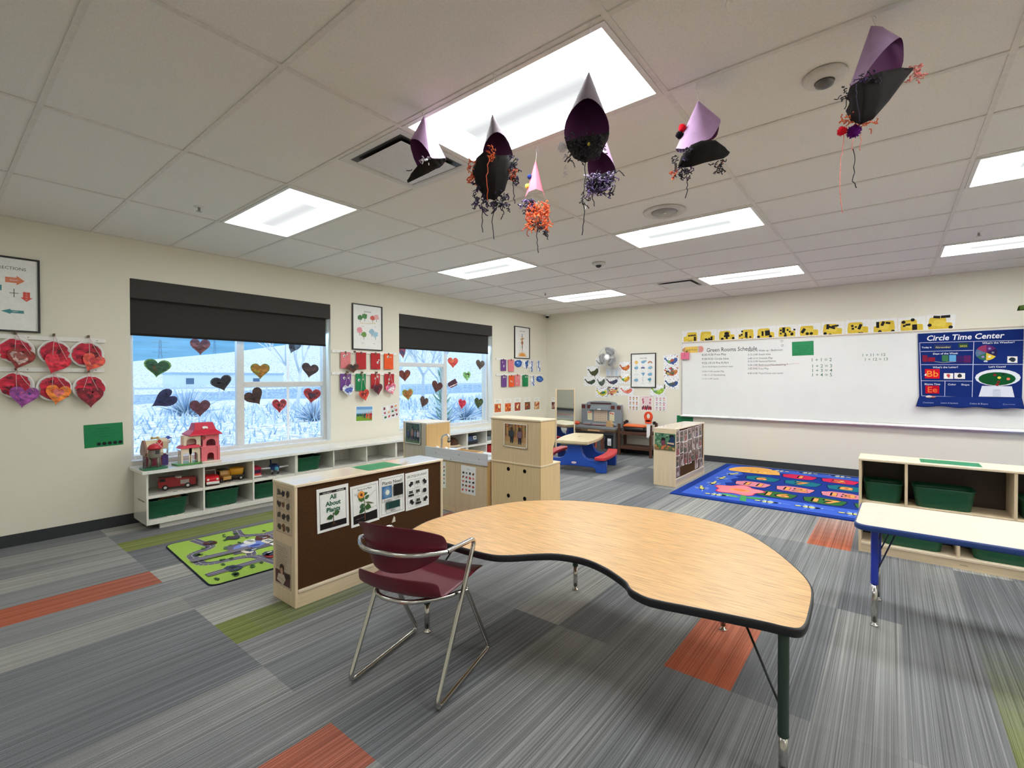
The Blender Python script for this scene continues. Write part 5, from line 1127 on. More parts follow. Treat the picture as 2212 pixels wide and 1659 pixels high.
# ------------------------------------------------------------------ circle time chart
def circle_chart():
    x0, z1 = (5.985,1.984); x1 = (6.95,1.987)[0]; zb = (6.031,1.157)[1]; w = x1-x0; h = z1-zb
    t = thing('circle_time_chart', 'dark blue fabric Circle Time Center pocket chart over the whiteboard', 'pocket chart', (x0, -.035, zb)); NV = c(26, 46, 112); PW_ = c(206, 212, 236)
    s = Sheet((w/2, 0, h/2), (1, 0, 0), (0, 0, 1), (0, -1, 0), w, h, bg=None, thick=.003)
    s.slab([(0, 1), (.0, 0), (1, 0), (1, 1)][::1] if False else [(.02, 0), (.99, 0), (1, 1), (0, 1)], NV)
    def X(a, b): return ((a-180)/1815, 1-(b-243+(a-180)*.049*(1-(b-243)/1100))/1082)
    s.text('Circle Time Center', *X(1010,335), .085, c(240, 242, 246), maxw=.74, slant=.16, bold=.018)
    for p in ([(215, 400), (1990, 340)], [(215, 400), (262, 1315)], [(1185, 368), (1165, 1325)], [(240, 552), (1175, 520)], [(245, 778), (1990, 752)], [(255, 1056), (1165, 1052)], [(688, 1058), (684, 1322)], [(262, 1318), (1935, 1345)]): s.line([X(*q) for q in p], .006, PW_); s.k = 3
    def T(tx, a, b, hh, mw=None): s.text(tx, *X(a, b), hh, c(232, 236, 244), maxw=mw, bold=.012); s.k = 3
    T('Today is', 345, 492, .026, .10); T('Days of the Week', 690, 595, .028, .25); T("What's the Letter?", 690, 832, .028, .25); T('Rhyme Time', 458, 1128, .028, .16); T('Color', 812, 1128, .028); T('Shape', 1045, 1128, .028); T("What's the Weather?", 1590, 400, .028, .32); T("Let's Count!", 1575, 812, .026, .18)
    def R4(a0, b0, a1, b1, col): s.poly([X(a0, b1), X(a1, b1), X(a1, b0), X(a0, b0)], col)
    R4(490, 430, 795, 500, c(52, 60, 96)); s.text('November', *X(645, 488), .03, c(226, 214, 150), maxw=.15, slant=.2); R4(920, 400, 1090, 475, c(50, 76, 60)); s.text('2025', *X(1005, 465), .03, c(222, 216, 110), maxw=.09)
    for a0, b0, a1, b1, k in ((272, 615, 360, 730, c(130, 36, 60)), (370, 650, 505, 725, c(140, 34, 56)), (630, 610, 745, 720, c(66, 120, 80)), (760, 605, 880, 715, c(100, 166, 214)), (890, 620, 1010, 735, c(60, 40, 96)), (1015, 612, 1140, 735, c(90, 40, 96))): R4(a0, b0, a1, b1, k)
    s.line([X(500, 722), X(650, 740), X(880, 715)], .005, c(190, 190, 180))
    R4(318, 852, 590, 1015, c(214, 24, 44)); s.text('Bb', *X(455, 985), .10, c(246, 150, 60), bold=.01); R4(330, 1140, 585, 1275, c(190, 20, 44)); s.text('Ee', *X(455, 1255), .09, c(236, 120, 60), bold=.01)
    s.poly([X(305, 960), X(345, 975), X(345, 925)], c(240, 240, 240))
    for a0, b0, a1, b1 in ((665, 922, 832, 1018), (852, 915, 1040, 1015)): R4(a0, b0, a1, b1, c(240, 236, 232))
    s.blob(*X(748, 965), .02, .03, c(200, 80, 76), 3, 9, .3); s.blob(*X(945, 955), .025, .03, c(50, 56, 60), 4, 9, .3)
    ce = X(1395, 560); q = w/h
    for k, cc in enumerate((c(150, 60, 100), c(96, 44, 104), c(44, 36, 84), c(222, 190, 70), c(60, 110, 84), c(90, 120, 150))):
        a0 = R(150-60*k); s.poly([ce]+[(ce[0]+.10*math.cos(a0-R(60*j/6)), ce[1]+.115*math.sin(a0-R(60*j/6))) for j in range(7)][::-1], cc); s.k = 8
        am = a0-R(30); s.k = 9; s.circ(ce[0]+.06*math.cos(am), ce[1]+.07*math.sin(am), .014, [c(226, 220, 200), c(150, 130, 190), c(120, 120, 140)][k % 3]); s.k = 8
    s.poly([X(1360, 720), X(1420, 720), X(1420, 705), X(1385, 690), X(1350, 705)], c(200, 210, 230)); R4(1740, 618, 1900, 728, c(240, 236, 232)); s.blob(*X(1818, 675), .028, .03, c(50, 60, 70), 5, 10, .25)
    # gumball machine picture
    s.ell(*X(1582, 985), .205, .145*h/w*1.0, c(226, 230, 238)); s.poly([X(1275, 1315), X(1860, 1315), X(1815, 1130), X(1330, 1130)], c(222, 226, 236)); s.ell(*X(1572, 1005), .168, .115*h/w, c(22, 84, 44))
    for a, b, k in ((1540, 940, c(130, 40, 50)), (1612, 985, c(236, 214, 90)), (1758, 1005, c(222, 120, 90)), (1600, 1060, c(120, 50, 40)), (1580, 1105, c(150, 40, 44)), (1470, 1050, c(30, 70, 50)), (1680, 925, c(24, 60, 40))): s.circ(*X(a, b), .016, k)
    R4(1505, 1200, 1640, 1312, c(206, 212, 224)); s.ell(*X(1572, 1195), .036, .008, c(190, 196, 210))
    s.build('chart_face', None, None, mat='fabric', parent=t)
    # lower pocket flap, flared and wavy
    b = MB(); rows = []
    for j in range(7):
        v = j/6; row = []
        for i in range(25):
            u = i/24; row.append((-.01*v+w*(.02+.97*u)+(u-.5)*.06*v*w*.9, -.004-.05*v-.02*v*math.sin(u*15+1), -.16*h*v*(1.0+.06*math.sin(u*19))))
        rows.append(row)
    b.loft(rows, NV, closed=False, caps=False); b.build('pocket_flap', 'fabric', t, solid=.002)
    s = Sheet((w/2, -.05, -.10*h), (1, 0, 0), (0, -.25, 1), (0, -1, -.25), w, .08*h, bg=None)
    for tx, u in (('Counters', .11), ('Letters & Symbols', .32), ('Colors & Shapes', .60), ('Counting', .87)): s.text(tx, u, .4, .30, c(190, 200, 226), maxw=.17); s.k = 1
    s.build('pocket_words', None, None, parent=t)
    MB().ball((.12*w, -.02, -.005), .035, c(226, 206, 200), 8, (1, .4, .5)).ball((.16*w, -.02, -.008), .028, c(200, 120, 110), 8, (1, .4, .5)).build('pocket_cards', 'paper', t)
circle_chart()


HATS = [
 {'o':(3.8568,-6.707,2.738),'s':0.002351,'label':'small lilac paper witch hat in front of the air vent,brim curled to the left','col':'L','apex':(0.0046,-0.0,-0.023),'rim':[(-0.0683,-0.0,-0.1485),(-0.0121,-0.06,-0.1717),(0.0409,-0.09,-0.2405),(0.0566,-0.09,-0.2719),(0.0911,-0.05,-0.2579),(0.1163,-0.0,-0.2371),(0.0743,0.06,-0.2524),(0.0091,0.09,-0.2486),(-0.0432,0.06,-0.2427)],'bu':[(0.119,-0.02,-0.2441),(0.065,-0.1,-0.2788),(-0.0063,-0.08,-0.2987),(-0.0533,-0.04,-0.3264),(-0.0783,-0.0,-0.3464)],'bl':[(0.1162,-0.0,-0.2418),(0.0849,-0.01,-0.2788),(0.0301,-0.03,-0.3199),(-0.0278,-0.03,-0.3474),(-0.0783,-0.0,-0.3557)],'fr':[((0.0116,-0.09,-0.2651),(0.052,-0.09,-0.2876),8,'W')],'st':[([(-0.0852,0.0,-0.2928),(-0.0711,0.0,-0.2952),(-0.0571,0.0,-0.2882)],'K')],'poms':[]},
 {'o':(4.3334,-6.7152,2.738),'s':0.002054,'label':'witch hat on a long string with a broad black brim and orange shreds','col':'G','apex':(-0.0044,-0.0,-0.1826),'rim':[(0.019,-0.1,-0.3097),(0.0596,-0.08,-0.3287),(0.0832,-0.02,-0.3588),(0.0771,0.03,-0.3598),(0.0155,0.08,-0.3324),(-0.0401,0.05,-0.3359),(-0.0475,-0.0,-0.337),(-0.0195,-0.07,-0.3196)],'bu':[(-0.0902,-0.03,-0.4336),(-0.0725,-0.05,-0.3967),(-0.0393,-0.07,-0.3766),(0.0199,-0.07,-0.3943),(0.0653,-0.06,-0.3877),(0.0771,-0.03,-0.4077)],'bl':[(-0.0902,-0.03,-0.4536),(-0.0673,-0.07,-0.53),(-0.0281,-0.1,-0.5867),(0.0073,-0.11,-0.6002),(0.0495,-0.08,-0.5478),(0.0771,-0.03,-0.4277)],'fr':[((-0.0803,-0.08,-0.5144),(-0.0017,-0.08,-0.6262),60,'V'),((-0.0095,-0.08,-0.5537),(0.0691,-0.08,-0.6263),50,'V'),((-0.1044,-0.05,-0.4027),(-0.0707,-0.05,-0.512),30,'O'),((0.0652,-0.04,-0.3783),(0.1092,-0.04,-0.4921),45,'V'),((0.0652,-0.05,-0.4446),(0.0971,-0.05,-0.4804),14,'O'),((-0.0244,-0.09,-0.3725),(0.0107,-0.09,-0.4212),16,'O')],'st':[([(-0.0162,-0.1,-0.4161),(-0.0225,-0.13,-0.5064),(-0.0213,-0.12,-0.602)],'O'),([(-0.0456,-0.07,-0.5989),(-0.0477,-0.07,-0.658),(-0.0439,-0.07,-0.7212)],'V'),([(0.0042,-0.08,-0.6027),(-0.0018,-0.08,-0.6811),(0.004,-0.08,-0.7537)],'V'),([(0.0374,-0.07,-0.599),(0.0453,-0.07,-0.6424),(0.0334,-0.07,-0.666)],'V'),([(0.0851,-0.04,-0.4881),(0.0871,-0.04,-0.5321),(0.093,-0.04,-0.588)],'V')],'poms':[]},
 {'o':(4.8092,-6.7176,2.738),'s':0.001762,'label':'largest grey purple witch hat on the longest string,open side facing the room','col':'G','apex':(0.0019,0.0,-0.1905),'rim':[(-0.0176,-0.1,-0.345),(0.0292,-0.08,-0.3599),(0.0675,-0.04,-0.3949),(0.0739,0.0,-0.4395),(0.0408,0.04,-0.487),(-0.0063,0.06,-0.4992),(-0.0578,0.04,-0.4815),(-0.0891,0.0,-0.4393),(-0.0901,-0.04,-0.3947),(-0.0595,-0.08,-0.3598)],'bu':[(-0.0907,-0.03,-0.463),(-0.0619,-0.06,-0.4696),(-0.016,-0.07,-0.4646),(0.0313,-0.06,-0.4528),(0.0695,-0.03,-0.4289)],'bl':[(-0.0844,-0.02,-0.4804),(-0.058,-0.03,-0.5265),(-0.0181,-0.04,-0.5482),(0.0369,-0.03,-0.5163),(0.0699,-0.02,-0.453)],'fr':[((-0.0858,-0.09,-0.4681),(0.0475,-0.09,-0.5511),110,'K'),((-0.0993,-0.03,-0.5144),(-0.0838,-0.03,-0.5882),6,'W')],'st':[([(-0.0148,-0.03,-0.5437),(-0.0182,-0.03,-0.6261),(-0.0268,-0.03,-0.6776),(-0.0199,-0.03,-0.7292),(-0.0285,-0.03,-0.8118)],'K'),([(-0.0614,-0.03,-0.5402),(-0.0562,-0.03,-0.5608)],'V')],'poms':[((-0.1017,-0.02,-0.4804),0.0194,'W'),((-0.0142,-0.1,-0.5079),0.0062,'Y')]},
 {'o':(4.0894,-6.055,2.738),'s':0.002707,'label':'small pink paper cone hat with a bright orange fringe','col':'P','open':1,'apex':(-0.0027,-0.0,-0.083),'rim':[(-0.0649,-0.0,-0.2922),(-0.045,-0.05,-0.277),(-0.0037,-0.07,-0.2693),(0.0344,-0.05,-0.2745),(0.0538,0.0,-0.3031)],'bu':[],'bl':[],'fr':[((-0.0604,-0.03,-0.3276),(0.0703,-0.03,-0.4766),170,'O'),((-0.0868,-0.02,-0.3078),(-0.0066,-0.02,-0.3826),60,'M'),((-0.0231,-0.03,-0.418),(0.0622,-0.03,-0.5244),22,'K')],'st':[([(0.0063,-0.03,-0.418),(0.0035,-0.03,-0.5244),(0.0115,-0.03,-0.6202)],'K'),([(0.0463,-0.03,-0.4446),(0.0516,-0.03,-0.5111),(0.0676,-0.03,-0.5457)],'K'),([(0.0137,-0.04,-0.4002),(0.027,-0.04,-0.4744),(0.0057,-0.04,-0.5009)],'K')],'poms':[((-0.0382,-0.01,-0.1757),0.0149,'N'),((-0.0517,-0.01,-0.2292),0.0149,'Y')]},
 {'o':(4.6426,-6.2784,2.738),'s':0.002199,'label':'lilac witch hat hanging close behind the largest one,white shreds below','col':'L','apex':(0.0046,0.0,-0.2077),'rim':[(-0.0741,0.0,-0.3121),(-0.0599,-0.07,-0.3127),(-0.0297,-0.09,-0.3139),(0.0185,-0.06,-0.3334),(0.0572,0.0,-0.3645),(0.0367,0.06,-0.3628),(-0.0195,0.06,-0.3739),(-0.0648,0.03,-0.3711)],'bu':[(-0.0903,-0.02,-0.4357),(-0.05,-0.05,-0.4097),(0.0035,-0.05,-0.3927),(0.0485,-0.02,-0.371)],'bl':[(-0.0816,-0.02,-0.4616),(-0.0374,-0.04,-0.4932),(0.0099,-0.04,-0.4654),(0.0507,-0.02,-0.384)],'fr':[((-0.0937,-0.07,-0.4055),(0.0336,-0.07,-0.4985),150,'M'),((-0.1091,-0.03,-0.4441),(-0.0701,-0.03,-0.5302),14,'K')],'st':[([(0.0421,-0.03,-0.3883),(0.068,-0.03,-0.3755),(0.0809,-0.03,-0.3884),(0.0918,-0.03,-0.4013)],'K'),([(0.0335,-0.03,-0.4335),(0.0508,-0.03,-0.4528),(0.0335,-0.03,-0.4786)],'K'),([(-0.0572,-0.03,-0.4957),(-0.0485,-0.03,-0.5431)],'K'),([(-0.1047,-0.03,-0.4978),(-0.0831,-0.03,-0.5302),(-0.096,-0.03,-0.5689)],'W')],'poms':[]},
 {'o':(5.0082,-6.0898,2.738),'s':0.00212,'label':'lilac paper witch hat with red and black pompoms on its side','col':'L','apex':(0.0129,0.0,-0.0858),'rim':[(-0.0898,-0.0,-0.2994),(-0.0653,-0.06,-0.3285),(-0.0097,-0.09,-0.3129),(0.0389,-0.08,-0.2898),(0.0971,-0.03,-0.2045),(0.1232,0.03,-0.1512),(0.1344,0.08,-0.1935),(0.11,0.1,-0.214),(0.0329,0.1,-0.2446),(-0.0509,0.05,-0.2946)],'bu':[(-0.0916,-0.03,-0.3947),(-0.0822,-0.05,-0.3585),(-0.0541,-0.09,-0.3269),(-0.0137,-0.1,-0.3139),(0.0552,-0.08,-0.3019),(0.1203,-0.03,-0.308),(0.1486,-0.0,-0.3186)],'bl':[(-0.0916,-0.03,-0.4009),(-0.0687,-0.03,-0.3988),(-0.0347,-0.05,-0.4036),(0.0128,-0.06,-0.3918),(0.0683,-0.05,-0.375),(0.1187,-0.02,-0.353),(0.1465,0.0,-0.3311)],'fr':[((-0.1167,-0.03,-0.3532),(-0.0748,-0.03,-0.4361),16,'K'),((-0.0868,-0.04,-0.3888),(-0.0328,-0.04,-0.4507),24,'V'),((0.0664,-0.03,-0.3617),(0.1124,-0.03,-0.4114),14,'K'),((-0.093,-0.08,-0.3401),(-0.0522,-0.08,-0.3867),12,'V'),((-0.1207,-0.03,-0.4112),(-0.0956,-0.03,-0.4361),8,'O')],'st':[([(-0.0541,-0.03,-0.4154),(-0.0456,-0.03,-0.4776),(-0.0579,-0.03,-0.5356)],'K'),([(0.0874,-0.03,-0.399),(0.1122,-0.03,-0.37)],'O')],'poms':[((-0.0605,0.0,-0.2072),0.0191,'R'),((-0.0731,-0.0,-0.2386),0.018,'K')]},
 {'o':(5.6483,-6.0862,2.738),'s':0.001732,'label':'lilac flat topped witch hat with a rolled black brim,nearest the round ceiling sensor','col':'D','flat':13,'apex':(0.0157,0.0,-0.0409),'rim':[(-0.0825,-0.0,-0.2627),(-0.0874,-0.04,-0.2722),(-0.0795,-0.07,-0.2679),(-0.0674,-0.08,-0.2433),(-0.0218,-0.08,-0.1863),(0.0413,-0.05,-0.1292),(0.1071,0.0,-0.0836),(0.1489,0.04,-0.0952),(0.1587,0.06,-0.152),(0.125,0.08,-0.1746),(0.0383,0.06,-0.2172)],'bu':[(-0.0959,0.0,-0.3106),(-0.1037,-0.03,-0.2828),(-0.0967,-0.08,-0.284),(-0.034,-0.09,-0.2644),(0.0638,-0.05,-0.2254),(0.1441,0.0,-0.1963)],'bl':[(-0.0974,0.0,-0.3533),(-0.0995,-0.03,-0.4072),(-0.0876,-0.06,-0.435),(-0.0503,-0.07,-0.4223),(0.015,-0.06,-0.3508),(0.134,0.0,-0.2202)],'fr':[((-0.1233,-0.02,-0.3645),(-0.0719,-0.02,-0.4154),26,'O'),((-0.0552,-0.02,-0.3731),(-0.0072,-0.02,-0.4239),20,'O'),((0.1371,0.0,-0.1826),(0.1858,-0.0,-0.2425),26,'P'),((-0.1134,0.0,-0.261),(-0.0787,0.0,-0.3106),14,'K'),((-0.1148,-0.1,-0.2772),(-0.0416,-0.1,-0.2999),20,'V')],'st':[([(-0.1308,-0.1,-0.3127),(-0.1392,-0.11,-0.375),(-0.1039,-0.08,-0.4342)],'V'),([(-0.102,0.0,-0.4389),(-0.1118,0.0,-0.5246),(-0.118,-0.0,-0.6275),(-0.107,0.0,-0.7306)],'P'),([(-0.0835,-0.02,-0.4661),(-0.0866,-0.02,-0.5085)],'P'),([(-0.0832,-0.02,-0.5034),(-0.0777,-0.02,-0.5678),(-0.0842,-0.02,-0.6221),(-0.0704,-0.02,-0.6459)],'K'),([(-0.0891,0.0,-0.2935),(-0.1026,-0.0,-0.3465)],'K'),([(-0.0547,-0.02,-0.4492),(-0.0577,-0.02,-0.5085)],'P')],'poms':[((-0.1176,-0.01,-0.4321),0.0173,'R'),((-0.082,-0.02,-0.439),0.0242,'U')]}]


# ------------------------------------------------------------------ paper witch hats on strings
HC = {'L': c(178, 142, 182), 'G': c(120, 104, 116), 'P': c(222, 96, 116), 'D': c(150, 122, 152)}
SHRED = {'V': [c(40, 26, 56), c(24, 18, 30), c(70, 50, 100)], 'O': [c(232, 100, 50), c(240, 120, 60), c(206, 80, 44)], 'K': [c(26, 20, 28), c(40, 32, 42)], 'W': [c(226, 220, 224), c(170, 160, 170)], 'M': [c(40, 28, 56), c(206, 190, 226), c(110, 84, 150), c(26, 20, 28)], 'P': [c(240, 150, 140), c(236, 120, 110)],
         'R': [c(226, 30, 50)], 'N': [c(40, 56, 120)], 'Y': [c(226, 206, 90)], 'U': [c(96, 24, 110)]}
def witch_hat(h, seed):
    t = thing('witch_hat', h['label'], 'paper hat', h['o'], -YAW, 'paper witch hats hanging from the ceiling'); rd = random.Random(seed); S = h['s']
    A = Vector(h['apex']); rim = [Vector(p) for p in h['rim']]
    if h.get('open'): loop = []; [loop.extend(rim[k].lerp(rim[k+1], j/4) for j in range(4)) for k in range(len(rim)-1)]; loop.append(rim[-1])
    else: loop = catmull(rim, 3)
    cen = sum(loop, Vector())/len(loop); fl = h.get('flat', 2)*S; apx = [A+Vector((fl*math.copysign(1, (p-cen).x)*min(1, abs((p-cen).x)*9), (p-cen).y*.03, 0)) for p in loop]
    rows = [[apx[k].lerp(loop[k], j/5) for k in range(len(loop))] for j in range(6)]
    b = MB(); b.loft(rows, HC[h['col']], closed=not h.get('open'), caps=False)
    vv = [Vector(p) for p in b.v]; sg = 0
    for f in b.f:
        q = [vv[k] for k in f]; mid = sum(q, Vector())/len(q); ax = cen-A; t_ = max(0, min(1, (mid-A).dot(ax)/ax.length_squared)); sg += (q[1]-q[0]).cross(q[2]-q[0]).dot(mid-(A+ax*t_))
    if sg < 0: b.f = [f[::-1] for f in b.f]
    b.build('cone', 'hat', t)
    if h['bu']:
        up, lo = [Vector(p) for p in h['bu']], [Vector(p) for p in h['bl']]
        def dense(P): 
            o = []
            for k in range(len(P)-1): o += [P[k].lerp(P[k+1], j/4) for j in range(4)]
            return o+[P[-1]]
        N = 24; rs = lambda P: [dense(P)[round(i*(len(dense(P))-1)/N)] for i in range(N+1)]
        U, L = rs(up), rs(lo); m = len(U)
        rows = [[U[k].lerp(L[k], j/6)+Vector((0, -.018*math.sin(math.pi*j/6), 0)) for k in range(m)] for j in range(7)]
        MB().loft(rows, c(34, 30, 30), closed=False, caps=False).build('brim', 'matte', t, solid=.0015)
    b = MB()
    top = Vector((0, 0, 0)); b.tube([(0, 0, .002), (.002, 0, A.z*.5), tuple(A+Vector((0, 0, -.004)))], .0011, c(225, 220, 212), 5); b.tube([(0, 0, .002), (.012, 0, -.006), (.013, 0, -.03)], .0012, c(232, 228, 220), 5).ball((0, 0, -.006), .005, c(232, 228, 220), 8)
    b.build('hanging_string', 'fabric', t)
    fr = MB()
    for a, e, n, cs in h['fr']:
        for _ in range(n):
            p = Vector([rd.uniform(a[i], e[i]) for i in range(3)]); p.y = (a[1]+e[1])/2+rd.uniform(-.02, .02); pts = [p]; L = 4.2*S
            for _ in range(rd.randint(4, 6)): p = p+Vector((rd.uniform(-1, 1), rd.uniform(-1, 1), rd.uniform(-1.1, .7)))*L; pts.append(p)
            fr.tube(pts, 1.1*S, rd.choice(SHRED[cs]), 4)
    for pts, cs in h['st']:
        P = [Vector(p) for p in pts]; q = []
        for k in range(len(P)-1): q += [P[k].lerp(P[k+1], j/5)+Vector((rd.uniform(-1, 1), rd.uniform(-1, 1), 0))*1.6*S for j in range(5)]
        fr.tube(q+[P[-1]], .95*S, SHRED[cs][0], 5)
    o = fr.build('shred_fringe', 'yarn', t); o['kind'] = 'stuff'
    for p, r, k in h['poms']:
        b = MB(); b.ball(p, r*.86, SHRED[k][0], 12)
        for _ in range(60):
            d = Vector((rd.gauss(0, 1), rd.gauss(0, 1), rd.gauss(0, 1))).normalized(); b.tube([Vector(p)+d*r*.7, Vector(p)+d*r*1.05], [r*.12, r*.05], SHRED[k][0], 4)
        b.build('pompom', 'fabric', t)
for k, h in enumerate(HATS): witch_hat(h, 90+k)
t = thing('string_loop', 'empty white string loop hanging from the ceiling at the top picture edge', 'string', (5.262, -6.53, CEIL), -YAW)
MB().tube([(0, 0, .002), (-.010, 0, -.03), (-.014, 0, -.05), (-.008, 0, -.066), (.002, 0, -.070), (.012, 0, -.06), (.012, 0, -.04), (.004, 0, -.01), (0, 0, .002)], .0014, c(232, 226, 218), 6).tube([(0, 0, -.02), (.004, 0, -.036)], .0012, c(232, 226, 218), 5).build('hanging_string', 'fabric', t)


# ------------------------------------------------------------------ posters on the dividers and kitchen
def SX(r, rot, x, **k): return Sheet((x, r[0], r[1]), (0, 1, 0), (0, 0, 1), (1, 0, 0), r[2], r[3], rot, **k)
DX = 2.893; LEAF = c(60, 100, 50); DKG = c(20, 92, 70)
def leafp(s, u, v, L, w, a, col):
    q = s.w/s.h; a = R(a); pts = [(0, 0), (.35, .5), (.7, .38), (1, 0), (.7, -.38), (.35, -.5)]
    s.poly([(u+(x*L*math.cos(a)-y*w*math.sin(a)), v+(x*L*math.sin(a)+y*w*math.cos(a))*q) for x, y in pts][::-1], col)
s = SX((-6.642,0.556,0.223,0.28), 1, DX, bg=c(240, 239, 234)); s.frame(.08, .06, .92, .92, .012, c(20, 20, 22)); s.rect(.08, .86, .92, .92, c(20, 20, 22)); s.text('Little thinkers', .32, .875, .028, WHITE, maxw=.4); s.text('SCIENCE', .73, .872, .034, WHITE, maxw=.34, bold=.01)
for tx, v in (('All', .72), ('About', .575), ('Plants', .43)): s.text(tx, .5, v, .105, DKG, maxw=.68, bold=.03)
s.rect(.09, .065, .91, .20, c(24, 16, 18)); s.line([(.5, .14), (.49, .40)], .025, c(90, 70, 50)); leafp(s, .5, .36, .2, .16, 12, LEAF); leafp(s, .5, .32, .22, .15, 190, c(50, 86, 50))
for k in range(5): s.line([(.5, .19), (.42+.04*k, .10)], .008, c(110, 80, 60))
s.build('plant_poster', 'All About Plants poster on the brown pinboard', 'poster', mat='gloss')
s = SX((-6.404,0.534,0.222,0.277), 2, DX, bg=c(240, 239, 234)); s.frame(.07, .06, .93, .94, .008, c(60, 58, 58)); s.text('Parts of a Plant', .5, .855, .048, c(30, 28, 28), maxw=.78, slant=.1, bold=.008)
s.poly([(.08, .065), (.92, .065), (.92, .29), (.6, .27), (.3, .28), (.08, .26)], c(24, 16, 18)); s.line([(.48, .16), (.48, .45), (.46, .70)], .026, c(96, 110, 60)); s.line([(.48, .10), (.48, .28)], .03, c(110, 70, 50))
for u, v, L, w, a, k in ((.48, .62, .2, .12, 30, LEAF), (.48, .6, .24, .14, 160, c(70, 110, 56)), (.48, .5, .2, .14, 200, c(56, 96, 60)), (.48, .44, .24, .2, -20, LEAF), (.48, .42, .26, .16, 215, c(50, 90, 56)), (.48, .55, .36, .06, -18, c(90, 100, 60)), (.4, .74, .2, .1, 10, LEAF)): leafp(s, u, v, L, w, a, k)
for k in range(10): a = 36*k; s.ell(.36+.07*math.cos(R(a)), .755+.07*math.sin(R(a))*s.w/s.h, .05, .028, c(236, 160, 70), a)
s.circ(.36, .755, .045, c(120, 60, 40))
for p in ([(.12, .77), (.28, .77)], [(.62, .66), (.80, .76)], [(.54, .36), (.78, .38)], [(.12, .17), (.44, .20)]): s.line(p, .008, c(110, 110, 110)); 
for tx, u, v in (('flower', .16, .79), ('leaf', .84, .77), ('stem', .85, .385)): s.text(tx, u, v, .022, c(90, 90, 90))
s.text('roots', .2, .175, .022, c(170, 170, 170)); s.build('plant_poster', 'Parts of a Plant poster with a sunflower, second on the pinboard', 'poster', mat='gloss')
s = SX((-6.178,0.551,0.221,0.281), 1, DX, bg=c(240, 239, 234)); s.frame(.07, .05, .93, .95, .008, c(60, 58, 58)); s.text('Plants Need', .5, .80, .09, c(36, 34, 36), maxw=.8, bold=.012); s.frame(.1, .36, .49, .77, .008, c(60, 60, 60)); s.rect(.11, .45, .48, .76, c(60, 116, 170))
for k in range(20): a = R(18*k); s.line([(.295, .605), (.295+.17*math.cos(a), .605+.17*math.sin(a)*s.w/s.h*1.1)], .012, c(170, 206, 226))
s.circ(.295, .605, .08, c(236, 240, 222)); s.text('Sunlight', .29, .385, .05, c(60, 60, 64), maxw=.34); s.frame(.53, .40, .92, .78, .008, c(60, 60, 60)); s.rect(.54, .47, .91, .77, c(26, 20, 22)); s.text('soil', .72, .415, .04, c(60, 60, 64))
s.frame(.22, .08, .78, .36, .008, c(60, 60, 60)); s.rect(.23, .17, .77, .35, c(20, 60, 56)); s.rect(.27, .19, .32, .33, c(40, 96, 90)); s.text('water', .5, .105, .05, c(60, 60, 64), maxw=.3, slant=.1); s.build('plant_poster', 'Plants Need poster showing sunlight, soil and water', 'poster', mat='gloss')
s = SX((-5.945,0.548,0.224,0.281), 1, DX, bg=c(240, 239, 234)); s.text('LIFE CYCLE OF A PLANT', .5, .86, .065, c(30, 28, 28), maxw=.86, bold=.012); s.frame(.08, .06, .92, .80, .006, c(150, 150, 150))
for i in range(3):
    for j in range(3):
        u, v = .22+.28*i, .69-.24*j
        if (i, j) in ((0, 0), (2, 0), (0, 2), (2, 2)): arrow(s, u+.02, v, .2, .2, {(0, 0): 40, (2, 0): -50, (0, 2): 130, (2, 2): 220}[(i, j)], c(26, 22, 24))
        else:
            s.frame(u-.12, v-.12, u+.13, v+.11, .006, c(150, 150, 150)); s.text('seed', u, v-.112, .022, c(110, 110, 110))
            if (i, j) == (2, 1): s.blob(u, v, .09, .06, c(22, 20, 22), 3, 12, .12)
            else:
                s.line([(u, v-.06), (u, v+.06)], .014, c(50, 46, 46))
                for a in (30, 150, 200, -20): leafp(s, u, v+.02, .1, .06, a, c(50, 56, 50))
                if j == 2 or i == 0: s.rect(u-.11, v-.09, u+.12, v-.035, c(26, 20, 22))
s.build('plant_poster', 'Life Cycle of a Plant poster at the far end of the pinboard', 'poster', mat='gloss')
t = thing('label_scrap', 'torn cream scrap stuck on the pinboard below the plant posters', 'paper scrap', (DX, *(-6.167,0.371)))
MB().prism([(-.016, -.02), (.016, -.018), (.014, .012), (.004, .024), (-.006, .004)], YZ, 0, .003, c(222, 214, 190)).build('scrap_paper', 'paper', t)
for k, p in enumerate(((-6.589,0.398), (-6,0.391))):
    tag(MB().lathe([(.005, 0), (.004, .004), (.001, .005)], c(30, 26, 26), 10, T=lambda q: (q[2], q[0], q[1])).build('push_pin', 'plastic', loc=(DX, p[0], p[1])), 'dark push pin on the pinboard under '+('the first plant poster' if k == 0 else 'the last plant poster'), 'push pin')
# papers on the near end of the divider
def SYm(r, rot, y, **k): return Sheet((r[0], y, r[1]), (1, 0, 0), (0, 0, 1), (0, -1, 0), r[2], r[3], rot, **k)
TANP = c(206, 186, 158)
s = SYm((2.769,0.575,0.199,0.293), 0, -6.9008, bg=TANP, thick=.001)
for j in range(4):
    s.line([(.04, .02+.245*j), (.96, .02+.245*j)], .01, c(170, 150, 130))
    for i in range(3): s.blob(.2+.29*i, .13+.245*j, .11, .07, [c(70, 60, 54), c(120, 84, 60), c(90, 80, 70), c(60, 56, 60)][(i+j*2) % 4], i*5+j, 11, .4)
s.build('picture_sheet', 'sheet of four rows of small dark pictures, upper end panel of the divider', 'picture card')
s = SYm((2.755,0.231,0.206,0.272), 0, -6.9008, bg=c(200, 184, 160), thick=.001)
for k in range(12): s.line([(.12, .90-.042*k), (.70+.18*((k*7) % 5)/5, .90-.042*k)], .012, c(140, 120, 104))
